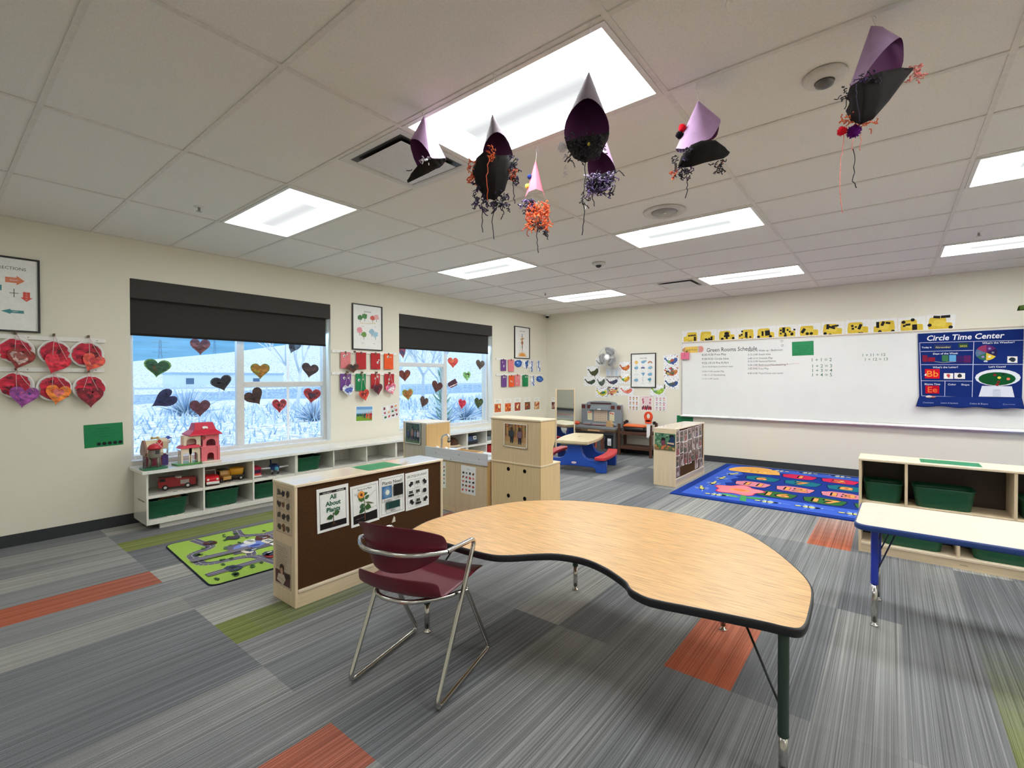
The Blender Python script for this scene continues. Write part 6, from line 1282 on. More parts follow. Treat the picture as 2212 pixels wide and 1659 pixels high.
s.rect(.05, .06, .95, .36, c(96, 62, 60)); s.ell(.45, .42, .12, .1, c(70, 46, 40)); s.ell(.45, .36, .09, .08, c(190, 150, 120)); s.poly([(.15, .12), (.55, .06), (.7, .2), (.6, .3), (.25, .28)], c(206, 190, 170)); s.blob(.82, .3, .12, .08, c(60, 46, 44), 2, 9, .3); s.line([(.2, .2), (.62, .16)], .02, c(170, 150, 130))
s.build('reading_sheet', 'sheet with text lines and a child photo, lower end panel of the divider', 'picture card')
def flat_sheet(cs, z, label, word):
    xs, ys = [p[0] for p in cs], [p[1] for p in cs]; cx, cy = sum(xs)/4, sum(ys)/4
    return cx, cy
def green_mat(cx, cy, z, w, h, U, V, label):
    s = Sheet((cx, cy, z), U, V, (0, 0, 1), w, h, bg=c(30, 146, 96), thick=.001); s.frame(.05, .06, .95, .94, .012, c(16, 104, 66))
    for k, t_ in enumerate(('Science Center', 'This is a quiet center', 'for two friends')): s.text(t_, .5, .66-.2*k, .09, c(16, 104, 66), maxw=.75)
    s.build('green_sign', label, 'sign', mat='gloss')
green_mat(2.76, -6.21, .7505, .29, .21, (0, 1, 0), (-1, 0, 0), 'green laminated sign lying on top of the divider shelf')
green_mat(6.06, -3.43, .7505, .34, .20, (1, 0, 0), (0, 1, 0), 'green laminated sign lying on top of the birch cubby of bins')
# kitchen photos and charts
s = SYm((1.493,0.781,0.262,0.237), -1, -4.8215, bg=c(236, 236, 236)); people_photo(s, 5, c(70, 90, 84), [(.2, .15, .9, c(70, 80, 120), c(40, 50, 80)), (.45, .12, 1.1, c(150, 120, 110), c(80, 60, 90)), (.65, .14, .95, c(110, 120, 150), c(50, 60, 90)), (.85, .12, 1.0, c(170, 160, 170), c(60, 60, 84))], c(96, 120, 90)); s.frame(0, 0, 1, 1, .03, c(236, 236, 236)); s.build('taped_photo', 'photo of children outdoors taped on the play fridge', 'photo', mat='gloss')
s = SYm((2.952,0.859,0.278,0.226), -1, -4.7985, bg=c(238, 234, 226)); people_photo(s, 8, c(186, 146, 100), [(.33, .16, 1.15, c(50, 60, 66), c(36, 40, 50)), (.68, .14, 1.2, c(120, 96, 110), c(50, 44, 60))], c(186, 160, 120))
for k in range(7): s.rect(.06+.14*k, .45, .085+.14*k, .95, c(60, 40, 30))
for u in (.33, .68): s.ell(u, .76, .06, .07, c(70, 50, 40)); s.poly([(u-.1, .42), (u+.1, .42), (u+.09, .68), (u-.09, .68)], c(50, 60, 66) if u < .5 else c(126, 100, 114))
s.frame(0, 0, 1, 1, .03, c(238, 234, 226)); s.build('taped_photo', 'photo of two hikers in autumn woods taped on the play hutch', 'photo', mat='gloss')
s = SYm((2.362,0.363,0.205,0.286), -1, -4.8346, bg=c(236, 238, 242)); s.text('Farm', .5, .87, .04, c(70, 70, 80), maxw=.3)
for j in range(5):
    for i in range(4): s.blob(.16+.23*i, .74-.15*j, .07, .045, [c(60, 50, 60), c(196, 60, 56), c(120, 80, 60), c(90, 100, 120), c(220, 130, 140), c(160, 50, 44), c(40, 40, 50)][(i*3+j*2) % 7], i*7+j, 10, .4)
s.build('animal_chart', 'white farm animal chart on the right back panel of the play sink', 'chart', mat='gloss')
s = SYm((1.964,0.373,0.136,0.277), 0, -4.8346, bg=c(236, 238, 242))
for j in range(5): s.blob(.82, .8-.15*j, .08, .04, [c(196, 90, 60), c(120, 80, 60), c(90, 100, 120)][j % 3], j, 9, .4)
s.build('animal_chart', 'chart on the left back panel of the play sink, mostly behind the divider', 'chart', mat='gloss')
# photos on the far divider: its pinboard faces +x, y from -2.28 to -1.10
PX0 = 3.557; rows = [(.635, .165, 7), (.475, .160, 7), (.315, .155, 7), (.175, .125, 3)]; LAB = ['top', 'second', 'third', 'lowest']
k = 0
for j, (zc, hh, n) in enumerate(rows):
    for i in range(n):
        y = -2.185+.155*i if j < 3 else [-2.17, -1.40, -1.22][i]
        rd = random.Random(k*3+1); s = SX((y+rd.uniform(-.015, .015), zc+rd.uniform(-.012, .012), .145 if (i+j) % 3 else .165, hh), rd.uniform(-2, 2), PX0-.0015+.0004*(k % 3), bg=c(226, 220, 214) if rd.random() < .6 else c(150, 130, 122), thick=.0012)
        s.rect(.07, .06, .93, .94, rd.choice([c(110, 92, 84), c(134, 112, 104), c(96, 84, 80), c(150, 132, 122)])); 
        for q in range(7): s.blob(rd.uniform(.18, .82), rd.uniform(.2, .8), rd.uniform(.08, .16), rd.uniform(.08, .2), rd.choice([c(70, 56, 54), c(170, 140, 126), c(60, 60, 76), c(196, 170, 156), c(90, 60, 56)]), rd.random(), 8, .35)
        s.ell(.5, .62, .14, .13, c(190, 150, 130)); s.ell(.5, .68, .15, .09, c(66, 48, 42)); s.poly([(.22, .12), (.78, .12), (.70, .5), (.30, .5)], rd.choice([c(90, 80, 110), c(150, 70, 70), c(190, 180, 170), c(70, 80, 70)]))
        if rd.random() < .5: s.rect(.66, .0, .95, .12, c(236, 234, 230))
        s.build('family_photo', 'small pinned photo, %s from the near end in the %s row of the photo shelf' % (ORD[i], LAB[j]), 'photo', 'small photos pinned on the divider shelf', mat='gloss'); k += 1
s = SYm((3.427,0.576,0.271,0.215), -1, -2.2815, bg=c(90, 120, 90), thick=.0012); rd = random.Random(2)
s.rect(0, .3, 1, 1, c(96, 140, 110))
for q in range(30): s.blob(rd.uniform(.03, .97), rd.uniform(.3, .95), .06, .07, rd.choice([c(70, 120, 90), c(140, 176, 140), c(206, 222, 206), c(50, 96, 70)]), rd.random(), 9, .4)
s.rect(0, 0, 1, .24, c(96, 100, 70))
for q in range(16): s.blob(rd.uniform(.03, .97), rd.uniform(.05, .28), .07, .07, rd.choice([c(206, 120, 70), c(170, 110, 60), c(90, 130, 70), c(190, 150, 100)]), rd.random(), 9, .4)
s.ell(.43, .62, .10, .14, c(34, 26, 30)); s.poly([(.34, .28), (.53, .28), (.52, .58), (.36, .58)], c(120, 60, 80)); s.ell(.84, .86, .12, .1, c(24, 26, 34)); s.poly([(.66, .3), (.99, .3), (.99, .84), (.82, .82), (.70, .6)], c(30, 56, 90)); s.poly([(.62, .40), (.96, .36), (.96, .48), (.64, .48)], c(206, 180, 150))
s.build('taped_photo', 'colour photo of people gardening on the end of the photo covered shelf', 'photo', mat='gloss')

# ------------------------------------------------------------------ toy houses on the shelf top
ZT = .5565
def arch_wall(b, w, h, fn, col, aw, ah, t=.006, x0=None):
    """wall with one arched opening, made as a ring of quads"""
    n = 10; o = [(-aw/2, 0)]+[(-aw/2*math.cos(math.pi*k/n), ah+aw/2*math.sin(math.pi*k/n)) for k in range(n+1)]+[(aw/2, 0)]
    out = [(-w/2, 0)]+[(-w/2, ah)]+[(-w/2+w*k/(n-2), h) for k in range(n-1)]+[(w/2, ah)]+[(w/2, 0)]
    for (p, q), (r, s_) in zip(zip(o, o[1:]), zip(out, out[1:])): b.prism([r, s_, q, p], fn, -t/2, t/2, col)
def dollhouse():
    x, y = .27, -6.60; t = thing('toy_dollhouse', 'pink toy dollhouse with red roof on the shelf top under the plum heart', 'toy house', (x, y, ZT)); PK, RD_, CR = c(232, 116, 126), c(206, 26, 60), c(232, 214, 190)
    FX = lambda a, z, q: (q, a, z)
    t.scale = (1.0, 1.2, 1.06)
    MB().prism([(-.02, -.155), (.10, -.14), (.12, -.02), (.09, .04), (-.06, .03), (-.09, -.10)], XY, 0, .014, c(66, 140, 60)).build('green_base', 'plastic', t, bevel=.004); MB().prism([(-.10, .03), (.12, .03), (.13, .17), (-.10, .17)], XY, 0, .018, c(226, 208, 192)).build('house_base', 'plastic', t, bevel=.004)
    b = MB(); arch_wall(b, .13, .13, lambda a, z, q: (.10+q, .095+a, .018+z), PK, .05, .05)
    for s_ in (.035, .155): b.box(.09, .11, s_-.008, s_+.008, .018, .15, PK)
    b.box(-.095, -.089, .03, .16, .018, .15, PK).box(-.09, .1, .157, .163, .018, .15, PK).box(-.09, .105, .025, .165, .145, .155, PK); b.build('lower_wall', 'plastic', t)
    b = MB(); cw = c(214, 160, 176)
    b.box(-.095, -.089, .02, .16, .155, .265, cw).box(-.09, .09, .157, .163, .155, .265, cw); arch_wall(b, .12, .11, lambda a, z, q: (.09+q, .10+a, .155+z), PK, .07, .03); b.build('upper_wall', 'plastic', t)
    b = MB(); h0 = [(-.12, -.06), (.12, -.06), (.12, .185), (-.12, .185)]; b.loft([[(a, q, .262) for a, q in h0], [(a*.95, q*.95, .275) for a, q in h0], [(a*.66, .062+(q-.062)*.66, .31) for a, q in h0], [(a*.42, .062+(q-.062)*.55, .375) for a, q in h0]], RD_, smooth=False); b.build('roof', 'plastic', t, bevel=.003)
    b = MB()
    for yy in (-.045, .01): arch_wall(b, .075, .15, lambda a, z, q: (.085+q, yy+a-.03, .014+z), CR, .05, .07)
    for yy in (-.11, .02): arch_wall(b, .09, .12, lambda a, z, q: (.04+a, yy+q, .014+z), CR, .05, .06)
    b.build('porch_arches', 'plastic', t)
    MB().loft([[(a, q, .152) for a, q in ((-.03, -.125), (.105, -.125), (.105, .03), (-.03, .03))], [(a, q, .178) for a, q in ((-.01, -.105), (.085, -.105), (.085, .01), (-.01, .01))]], RD_, smooth=False).build('porch_roof', 'plastic', t, bevel=.003)
    b = MB(); arch_wall(b, .10, .12, lambda a, z, q: (.085+q, -.04+a*1.1, .178+z*.72), CR, .065, .05); b.build('balcony_arch', 'plastic', t); box(.08, .09, .015, .025, .155, .265, CR).build('column', 'plastic', t); box(-.02, -.012, -.09, .01, .178, .264, CR).build('back_wall', 'plastic', t)
    s = Sheet((.075, .062, .333), (0, 1, 0), (-.42, 0, 1), (1, 0, .42), .05, .035, bg=None); s.blob(.35, .5, .22, .4, WHITE, 2, 9, .3); s.blob(.7, .4, .2, .3, WHITE, 5, 9, .3); s.build('roof_sticker', None, None, parent=t)
    MB().lathe([(.016, 0), (.016, .006)], c(150, 60, 50), 14, T=lambda q: (.094+q[2], .045+q[0], .235+q[1])).build('round_clock', 'plastic', t)
dollhouse()
def barn():
    x, y = .135, -6.90; t = thing('toy_barn', 'cream toy barn with red doors and blue bird, behind the toy silo', 'toy house', (x, y, ZT)); CR, RD_ = c(226, 208, 168), c(190, 36, 44)
    FY = lambda a, z, q: (a, q, z)
    prof = [(-.07, .10), (.07, .10), (.085, .13), (.06, .20), (.02, .245), (-.02, .245), (-.06, .20), (-.085, .13)]
    MB().prism([(-.06, 0), (.06, 0), (.06, .11), (-.06, .11)], FY, -.07, .09, c(110, 24, 50)).build('lower_wall', 'plastic', t, bevel=.003); MB().prism([(-.07, 0), (.062, 0), (.062, .10), (-.07, .10)], FY, .055, .105, c(70, 50, 120)).build('purple_wing', 'plastic', t, bevel=.003)
    MB().prism(prof, FY, -.075, .06, CR).build('barn_roof', 'plastic', t, bevel=.004); MB().prism([(p[0]*1.08, p[1]+.004) for p in prof], FY, -.085, -.066, c(150, 110, 90)).build('roof_trim', 'plastic', t, bevel=.003)
    MB().prism([(-.05, .16), (.075, .16), (.08, .235), (.05, .262), (-.02, .262)], FY, .035, .10, c(222, 206, 176)).build('hay_loft', 'plastic', t, bevel=.004)
    b = MB(); b.prism([(.048, 0), (.098, 0), (.098, .06), (.073, .085), (.048, .06)], lambda a, z, q: (.084+q, a-.045, .172+z), 0, .006, RD_); b.tube([(.092, .0, .175), (.092, .05, .24)], .004, c(236, 180, 170), 5).tube([(.092, .05, .175), (.092, .0, .24)], .004, c(236, 180, 170), 5); b.build('loft_door', 'plastic', t)
    MB().lathe([(.024, 0), (.022, .004)], c(206, 90, 80), 18, T=lambda q: (.078+q[2], -.01+q[0], .17+q[1])).build('round_badge', 'plastic', t)
    MB().tube([(0, -.02, .26), (0, .05, .266)], .008, c(206, 176, 96), 6).ball((0, -.01, .268), .012, c(206, 176, 96), 8).ball((0, .035, .268), .012, c(206, 176, 96), 8).build('roof_crest', 'plastic', t)
    MB().ball((.02, .115, .262), .02, c(40, 70, 170), 10, (.8, 1, .8)).lathe([(.035, .256), (.030, .262), (.012, .268)], c(40, 70, 170), 12, o=(.02, .115, 0)).ball((.03, .115, .225), .022, c(222, 224, 232), 10).tube([(.02, .112, .20), (.02, .108, .11)], .007, c(222, 224, 232), 6).build('bird_figure', 'plastic', t)
barn()
def silo():
    x, y = .345, -6.945; t = thing('toy_silo', 'grey toy silo with red dome on a green base at the shelf end', 'toy house', (x, y, ZT)); G = c(120, 112, 100)
    MB().prism([(-.07, -.10), (.07, -.10), (.085, .0), (.06, .09), (-.05, .09), (-.085, 0)], XY, 0, .016, c(34, 110, 70)).build('green_base', 'plastic', t, bevel=.004)
    MB().lathe([(.05, .10), (.052, .115), (.048, .13), (.046, .185)], G, 18).build('silo_body', 'plastic', t); MB().lathe([(.056, .183), (.052, .20), (.036, .222), (.012, .234), (.002, .236)], c(196, 40, 54), 18).build('dome_roof', 'plastic', t)
    for a in (20, 110, 200, 290): MB().tube([(.052*math.cos(R(a)), .052*math.sin(R(a)), .015), (.042*math.cos(R(a)), .042*math.sin(R(a)), .11)], .010, G, 6).build('silo_leg', 'plastic', t)
    box(.043, .05, -.005, .025, .14, .175, c(60, 58, 56)).build('silo_window', 'plastic', t)
    b = MB(); arch_wall(b, .07, .09, lambda a, z, q: (.03+a, -.085+q, .016+z), c(60, 64, 62), .045, .04); b.build('gate_arch', 'plastic', t)
silo()

# ------------------------------------------------------------------ toy vehicles in the cubbies
def vehicle(name, label, loc, rz, prof, w, col, glass, wr, wx, extra=None, roof=None):
    """side profile along local x, width along y"""
    t = thing(name, label, 'toy vehicle', loc, rz); F = lambda a, z, q: (a, -q, z)
    MB().prism(prof, F, -w/2, w/2, col).build('vehicle_body', 'plastic', t, bevel=.006)
    for g in glass: MB().prism(g, F, -w/2-.001, w/2+.001, c(26, 28, 36)).build('windows', 'gloss', t)
    for x in wx:
        for s in (-1, 1):
            b = MB().lathe([(wr*.5, -.008), (wr, -.008), (wr, .008), (wr*.5, .008)], c(24, 22, 24), 16, T=lambda q: (x+q[0], s*(w/2-.002)+q[2], wr+q[1])); b.lathe([(wr*.5, -.0085), (wr*.5, .0085)], c(206, 204, 200), 12, T=lambda q: (x+q[0], s*(w/2-.002)+q[2], wr+q[1])); b.build('wheel', 'plastic', t)
    if extra: extra(t)
    return t
Z3 = .3235
def ladder(t):
    box(-.13, .03, -.038, .038, .10, .118, c(206, 196, 190)).build('ladder_deck', 'plastic', t, bevel=.003); box(-.15, -.02, -.02, .02, .12, .127, c(70, 60, 60)).build('ladder', 'plastic', t)
    box(.02, .09, -.0475, .0475, .045, .085, c(170, 160, 156)).build('side_shutter', 'plastic', t)
vehicle('toy_fire_truck', 'old red and white toy fire truck alone in the first upper cubby', (.25, cell_y(0, 0)+.06, Z3), R(80), [(-.15, .025), (.15, .025), (.15, .10), (.0, .105), (-.03, .12), (-.14, .12), (-.155, .08)], .09, c(150, 40, 44), [[(-.145, .085), (-.10, .085), (-.10, .112), (-.14, .112)]], .026, (-.10, .08), ladder)
def carx(t):
    box(.118, .135, -.055, .055, .02, .045, c(228, 226, 222)).build('bumper', 'plastic', t, bevel=.004)
    for s in (-1, 1): MB().lathe([(.011, 0), (.010, .006)], c(240, 236, 220), 12, T=lambda q: (.122+q[2], s*.04+q[0], .066+q[1])).build('headlight', 'plastic', t)
    MB().tube([(-.03, -.048, .085), (-.04, -.046, .135), (-.04, .046, .135), (-.03, .048, .085)], .004, c(226, 220, 214), 6).build('roll_bar', 'plastic', t)
vehicle('toy_car', 'shiny red toy convertible with white bumper facing out of the second cubby', (.30, cell_y(0, 1)-.13, Z3), R(-10), [(-.12, .025), (.12, .025), (.125, .07), (.10, .088), (.02, .096), (.0, .088), (-.09, .088), (-.12, .08)], .115, c(206, 26, 40), [], .026, (-.075, .08), carx)
vehicle('toy_truck', 'tan toy truck in the middle of the second upper cubby', (.25, cell_y(0, 1)+.0, Z3), R(5), [(-.08, .025), (.10, .025), (.105, .06), (.04, .072), (.025, .115), (-.04, .118), (-.05, .07), (-.08, .07)], .08, c(196, 150, 80), [[(-.03, .075), (.02, .075), (.012, .108), (-.03, .11)], ], .024, (-.05, .07), lambda t: box(-.05, .03, -.035, .035, .117, .128, c(40, 34, 30)).build('cab_roof', 'plastic', t, bevel=.003))
vehicle('toy_bus', 'yellow toy dump truck at the right of the second upper cubby', (.26, cell_y(0, 1)+.12, Z3), R(70), [(-.07, .025), (.08, .025), (.085, .05), (.08, .055), (-.07, .055)], .08, c(60, 50, 40), [], .022, (-.045, .05), lambda t: (MB().loft([[(a, b, .055) for a, b in rrect(.055, .036, .012, 3, .01)], [(a, b, .125) for a, b in rrect(.068, .046, .014, 3, .01)], [(a, b, .127) for a, b in rrect(.06, .04, .012, 3, .01)], [(a, b, .08) for a, b in rrect(.052, .034, .012, 3, .01)]], c(226, 160, 30)).build('dump_bed', 'plastic', t), box(-.072, -.05, -.034, .034, .055, .11, c(206, 150, 40)).build('cab', 'plastic', t, bevel=.004)))
def busx(t):
    s = Sheet((.0765, 0, .05), (0, 1, 0), (0, 0, 1), (1, 0, 0), .085, .08, bg=None); s.rect(.08, .45, .92, .92, c(60, 30, 60)); s.poly([(.1, .30), (.3, .38), (.5, .28), (.7, .38), (.9, .30), (.8, .18), (.2, .18)], c(236, 110, 70)); s.circ(.2, .12, .06, WHITE); s.circ(.8, .12, .06, WHITE); s.build('bus_front', None, None, parent=t)
    box(-.078, .079, -.044, .044, .006, .022, c(222, 216, 212)).build('bumper', 'plastic', t, bevel=.003)
vehicle('toy_bus', 'crimson toy bus with a smiling front in the third upper cubby', (.27, cell_y(0, 2)-.15, Z3), R(-5), [(-.075, .02), (.075, .02), (.075, .085), (.06, .108), (-.07, .112), (-.075, .09)], .085, c(196, 30, 70), [[(-.06, .065), (.04, .065), (.04, .092), (-.06, .095)]], .02, (-.045, .045), busx)
def plane():
    t = thing('toy_plane', 'dark blue and white toy plane beside the crimson bus', 'toy vehicle', (.27, cell_y(0, 2)+.055, Z3), R(-8)); B_ = c(40, 66, 130); Wt = c(222, 222, 226)
    b = MB(); b.loft([[(x, r*math.cos(6.283*k/14), .075+r*.85*math.sin(6.283*k/14)) for k in range(14)] for x, r in ((-.13, .006), (-.10, .026), (-.04, .046), (.03, .048), (.07, .036), (.085, .018))], B_); b.build('fuselage', 'plastic', t)
    MB().ball((.09, 0, .068), .022, c(80, 170, 190), 12).build('nose', 'plastic', t); MB().prism([(-.02, -.15), (.02, -.15), (.03, 0), (.02, .15), (-.02, .15), (-.03, 0)], lambda a, q, z: (a, q, .058+z+.09*abs(q)), 0, .010, Wt).build('wing', 'plastic', t)
    MB().ball((.05, 0, .108), .026, c(30, 40, 70), 10, (1, .8, .5)).build('cockpit', 'gloss', t); MB().prism([(-.13, .075), (-.09, .085), (-.12, .145), (-.14, .145)], lambda a, z, q: (a, q, z), -.005, .005, B_).build('tail_fin', 'plastic', t)
    for s in (-.03, .03): MB().tube([(.03, s, .05), (.035, s, .016)], .010, Wt, 8).build('landing_leg', 'plastic', t); MB().lathe([(.016, -.007), (.016, .007)], c(40, 40, 44), 12, T=lambda q: (.035+q[0], s+q[2], .016+q[1])).build('wheel', 'plastic', t)
plane()
# things in the far cubbies
t = thing('tan_cap', 'brown and beige soft cap in the cubby left of the dark blue case', 'hat', (.30, -3.06, Z3)); MB().lathe([(.10, 0), (.11, .02), (.10, .09), (.06, .13), (.01, .14)], c(90, 66, 50), 18, T=lambda q: (q[0]*.8, q[1], q[2])).build('cap_crown', 'fabric', t); MB().lathe([(.10, .0), (.15, .006), (.15, .014), (.10, .03)], c(196, 176, 146), 18, T=lambda q: (q[0]*.7+.02, q[1], q[2])).build('cap_brim', 'fabric', t)
t = thing('equipment_case', 'dark blue case with a white label in the far cubby under the far window', 'case', (.27, cell_y(3, 0)-.03, Z3)); MB().loft([[(a, b, z) for a, b in rrect(.09*k, .13*k, .03, 3)] for z, k in ((0, 1.05), (.05, 1.05), (.055, 1.0), (.13, .92), (.135, .86))], c(40, 54, 78), cols=[c(24, 26, 32), c(24, 26, 32), c(60, 84, 120), c(60, 84, 120)]).build('case_body', 'plastic', t)
s = Sheet((.087, .05, .10), (0, 1, 0), (-.1, 0, 1), (1, 0, .1), .07, .055, bg=WHITE); s.rect(.3, .25, .75, .75, c(60, 60, 64)); s.build('case_label', None, None, parent=t)
t = thing('paper_stack', 'grey box and white papers in the cubby above the red bin', 'box', (.27, cell_y(3, 1)-.02, Z3)); box(-.10, .08, -.13, .10, .012, .09, c(130, 140, 140)).build('box_body', 'paper', t, bevel=.004); box(-.12, .12, -.15, .13, 0, .012, WHITE).build('papers', 'paper', t)
RB = thing('storage_bin', 'red bin in the bottom cubby beside the play hutch', 'storage bin', (.27, cell_y(3, 1)-.02, .1012), R(90)); bin_parts(RB, .36, .28, .17, 0, c(170, 24, 34))
for k, z in enumerate((.1012, .3235)): bin_('dark green bin in the %s cubby at the far corner' % ('bottom' if k == 0 else 'upper'), (.27, cell_y(4, 2)-.01, z), R(90), .40, .28, .18)


# ------------------------------------------------------------------ rugs
def number_rug():
    x0, x1, y0, y1, z = 3.63, 7.2, -2.655, -.12, .012; W, H = x1-x0, y1-y0; NB, LB = c(28, 58, 140), c(64, 98, 196)
    s = Sheet(((x0+x1)/2, (y0+y1)/2, 0), (1, 0, 0), (0, 1, 0), (0, 0, 1), W, H, bg=None, thick=z); s.slab([(0, 0), (1, 0), (1, 1), (0, 1)], NB); q = W/H
    def U(m): return m/W
    def V(m): return m/H
    s.rect(U(.10), V(.10), 1-U(.10), 1-V(.10), LB); rd = random.Random(2)
    s.poly([(U(.95)+U(.06*math.sin(k*2.1)), V(.45+1.65*k/14)) for k in range(15)]+[(.86, V(2.10)), (.86, V(.45))][0:2], c(24, 50, 128)) if 0 else None
    # darker wavy field behind the number patches
    pts = [(U(.40+.04*math.sin(k*2.3)), V(.46+1.74*k/16)) for k in range(17)]; s.poly([(.88, V(.46)), (.88, V(2.20))]+pts[::-1], c(26, 52, 134))
    colr = {0: c(204, 40, 84), 1: c(24, 110, 126), 2: c(206, 128, 144), 3: c(52, 104, 56)}
    for r in range(4):
        x0_, dx, yc = ((1.08, .47, 2.03), (.70, .475, 1.58), (.67, .48, 1.13), (1.02, .48, .69))[r]
        for i in range(7):
            n = r*5+i+1
            if i > 4: break
            xc = x0_+dx*i; p = []
            for k in range(24):
                a = 6.283*k/24; ex, ey = math.copysign(abs(math.cos(a))**.45, math.cos(a)), math.copysign(abs(math.sin(a))**.5, math.sin(a)); p.append((U(xc+.205*ex*(1+.07*math.sin(a*5))), V(yc+.155*ey*(1+.12*math.sin(a*4+1)))))
            s.k = 4; s.poly(p, c(20, 24, 50)); s.poly([(U(xc)+(u-U(xc))*.95, V(yc)+(v-V(yc))*.93) for u, v in p], colr[r])
            s.text(str(n), U(xc), V(yc-.085), V(.17), c(20, 18, 26), bold=.07, wk=1.25); s.text(str(n), U(xc), V(yc-.085), V(.17), c(246, 156, 84), bold=.025, wk=1.25)
    s.k = 9
    # flower and hive
    fx, fy = .61, .64
    s.poly([(U(fx+.08), V(.45)), (U(fx+.14), V(.45)), (U(fx+.21), V(.12)), (U(fx+.14), V(.12))], c(70, 150, 90)); leafp(s, U(fx+.12), V(.28), U(.30), U(.10), 25, c(70, 150, 90)); leafp(s, U(fx+.12), V(.26), U(.26), U(.10), 160, c(90, 160, 90))
    pet = [(U(fx+(.265+.04*math.cos(5*6.283*k/40))*math.cos(6.283*k/40+.3)), V(fy+.02+(.265+.04*math.cos(5*6.283*k/40))*math.sin(6.283*k/40+.3))) for k in range(40)]
    s.poly(pet, c(206, 40, 84)); s.poly([(U(fx)+(u-U(fx))*.94, V(fy+.02)+(v-V(fy+.02))*.94) for u, v in pet], c(240, 130, 140)); s.ell(U(fx+.02), V(fy+.02), U(.12), U(.12), c(246, 150, 96)); s.ell(U(fx+.02), V(fy+.02), U(.075), U(.075), c(236, 120, 70))
    hv = [(U(.50+.34*math.cos(R(a))), V(2.02+.42*math.sin(R(a)))) for a in range(0, 181, 10)]+[(U(.2), V(1.92)), (U(.45), V(1.90)), (U(.72), V(1.92)), (U(.86), V(1.98))]
    s.poly(hv, c(236, 176, 90))
    for k in range(5): s.line([(U(.2+.04*k), V(2.04+.075*k)), (U(.5), V(2.07+.08*k)), (U(.80-.04*k), V(2.04+.075*k))], U(.012), c(206, 140, 60))
    def bee(x, y, a):
        ca, sa = math.cos(R(a)), math.sin(R(a)); P = lambda m, n_: (U(x+.72*(m*ca-n_*sa)), V(y+.72*(m*sa+n_*ca)))
        for m in (-.03, .05): s.ell(*P(m, .075), U(0.0360), U(0.0230), c(140, 170, 226), a+60); s.ell(*P(m, -.075), U(0.0360), U(0.0230), c(140, 170, 226), a-60)
        s.ell(*P(0, 0), U(0.0756), U(0.0446), c(20, 20, 30), a); s.ell(*P(.01, 0), U(0.0612), U(0.0360), c(240, 234, 140), a); s.ell(*P(-.10, 0), U(0.0216), U(0.0324), c(20, 20, 30), a); s.ell(*P(.15, 0), U(0.0360), U(0.0302), c(20, 20, 30), a); s.ell(*P(.15, 0), U(0.0302), U(0.0245), c(240, 234, 140), a)
        s.ell(*P(-.155, 0), U(0.0144), U(0.0144), c(206, 216, 240), a); s.line([P(.02, -.05), P(.02, .05)], U(0.0101), c(30, 30, 36)); s.line([P(-.18, 0), P(-.30, .02)], U(0.0058), c(150, 180, 226))
    for x, y, a in ((.23, .48, 110), (.26, .86, 90), (.26, 1.26, 85), (.30, 1.66, 70), (.48, .24, 185), (1.02, .25, 185), (1.41, .28, 185), (1.80, .25, 185), (2.2, .25, 185), (.54, 2.06, 0), (.78, 2.34, 0), (1.13, 2.40, 0), (1.52, 2.40, 0), (1.95, 2.40, 0), (2.4, 2.40, 0)): s.k = 10; bee(x, y, a)
    s.build('number_rug', 'blue rug with bees, a pink flower and numbered patches by the whiteboard wall', 'rug', mat='rug')
number_rug()
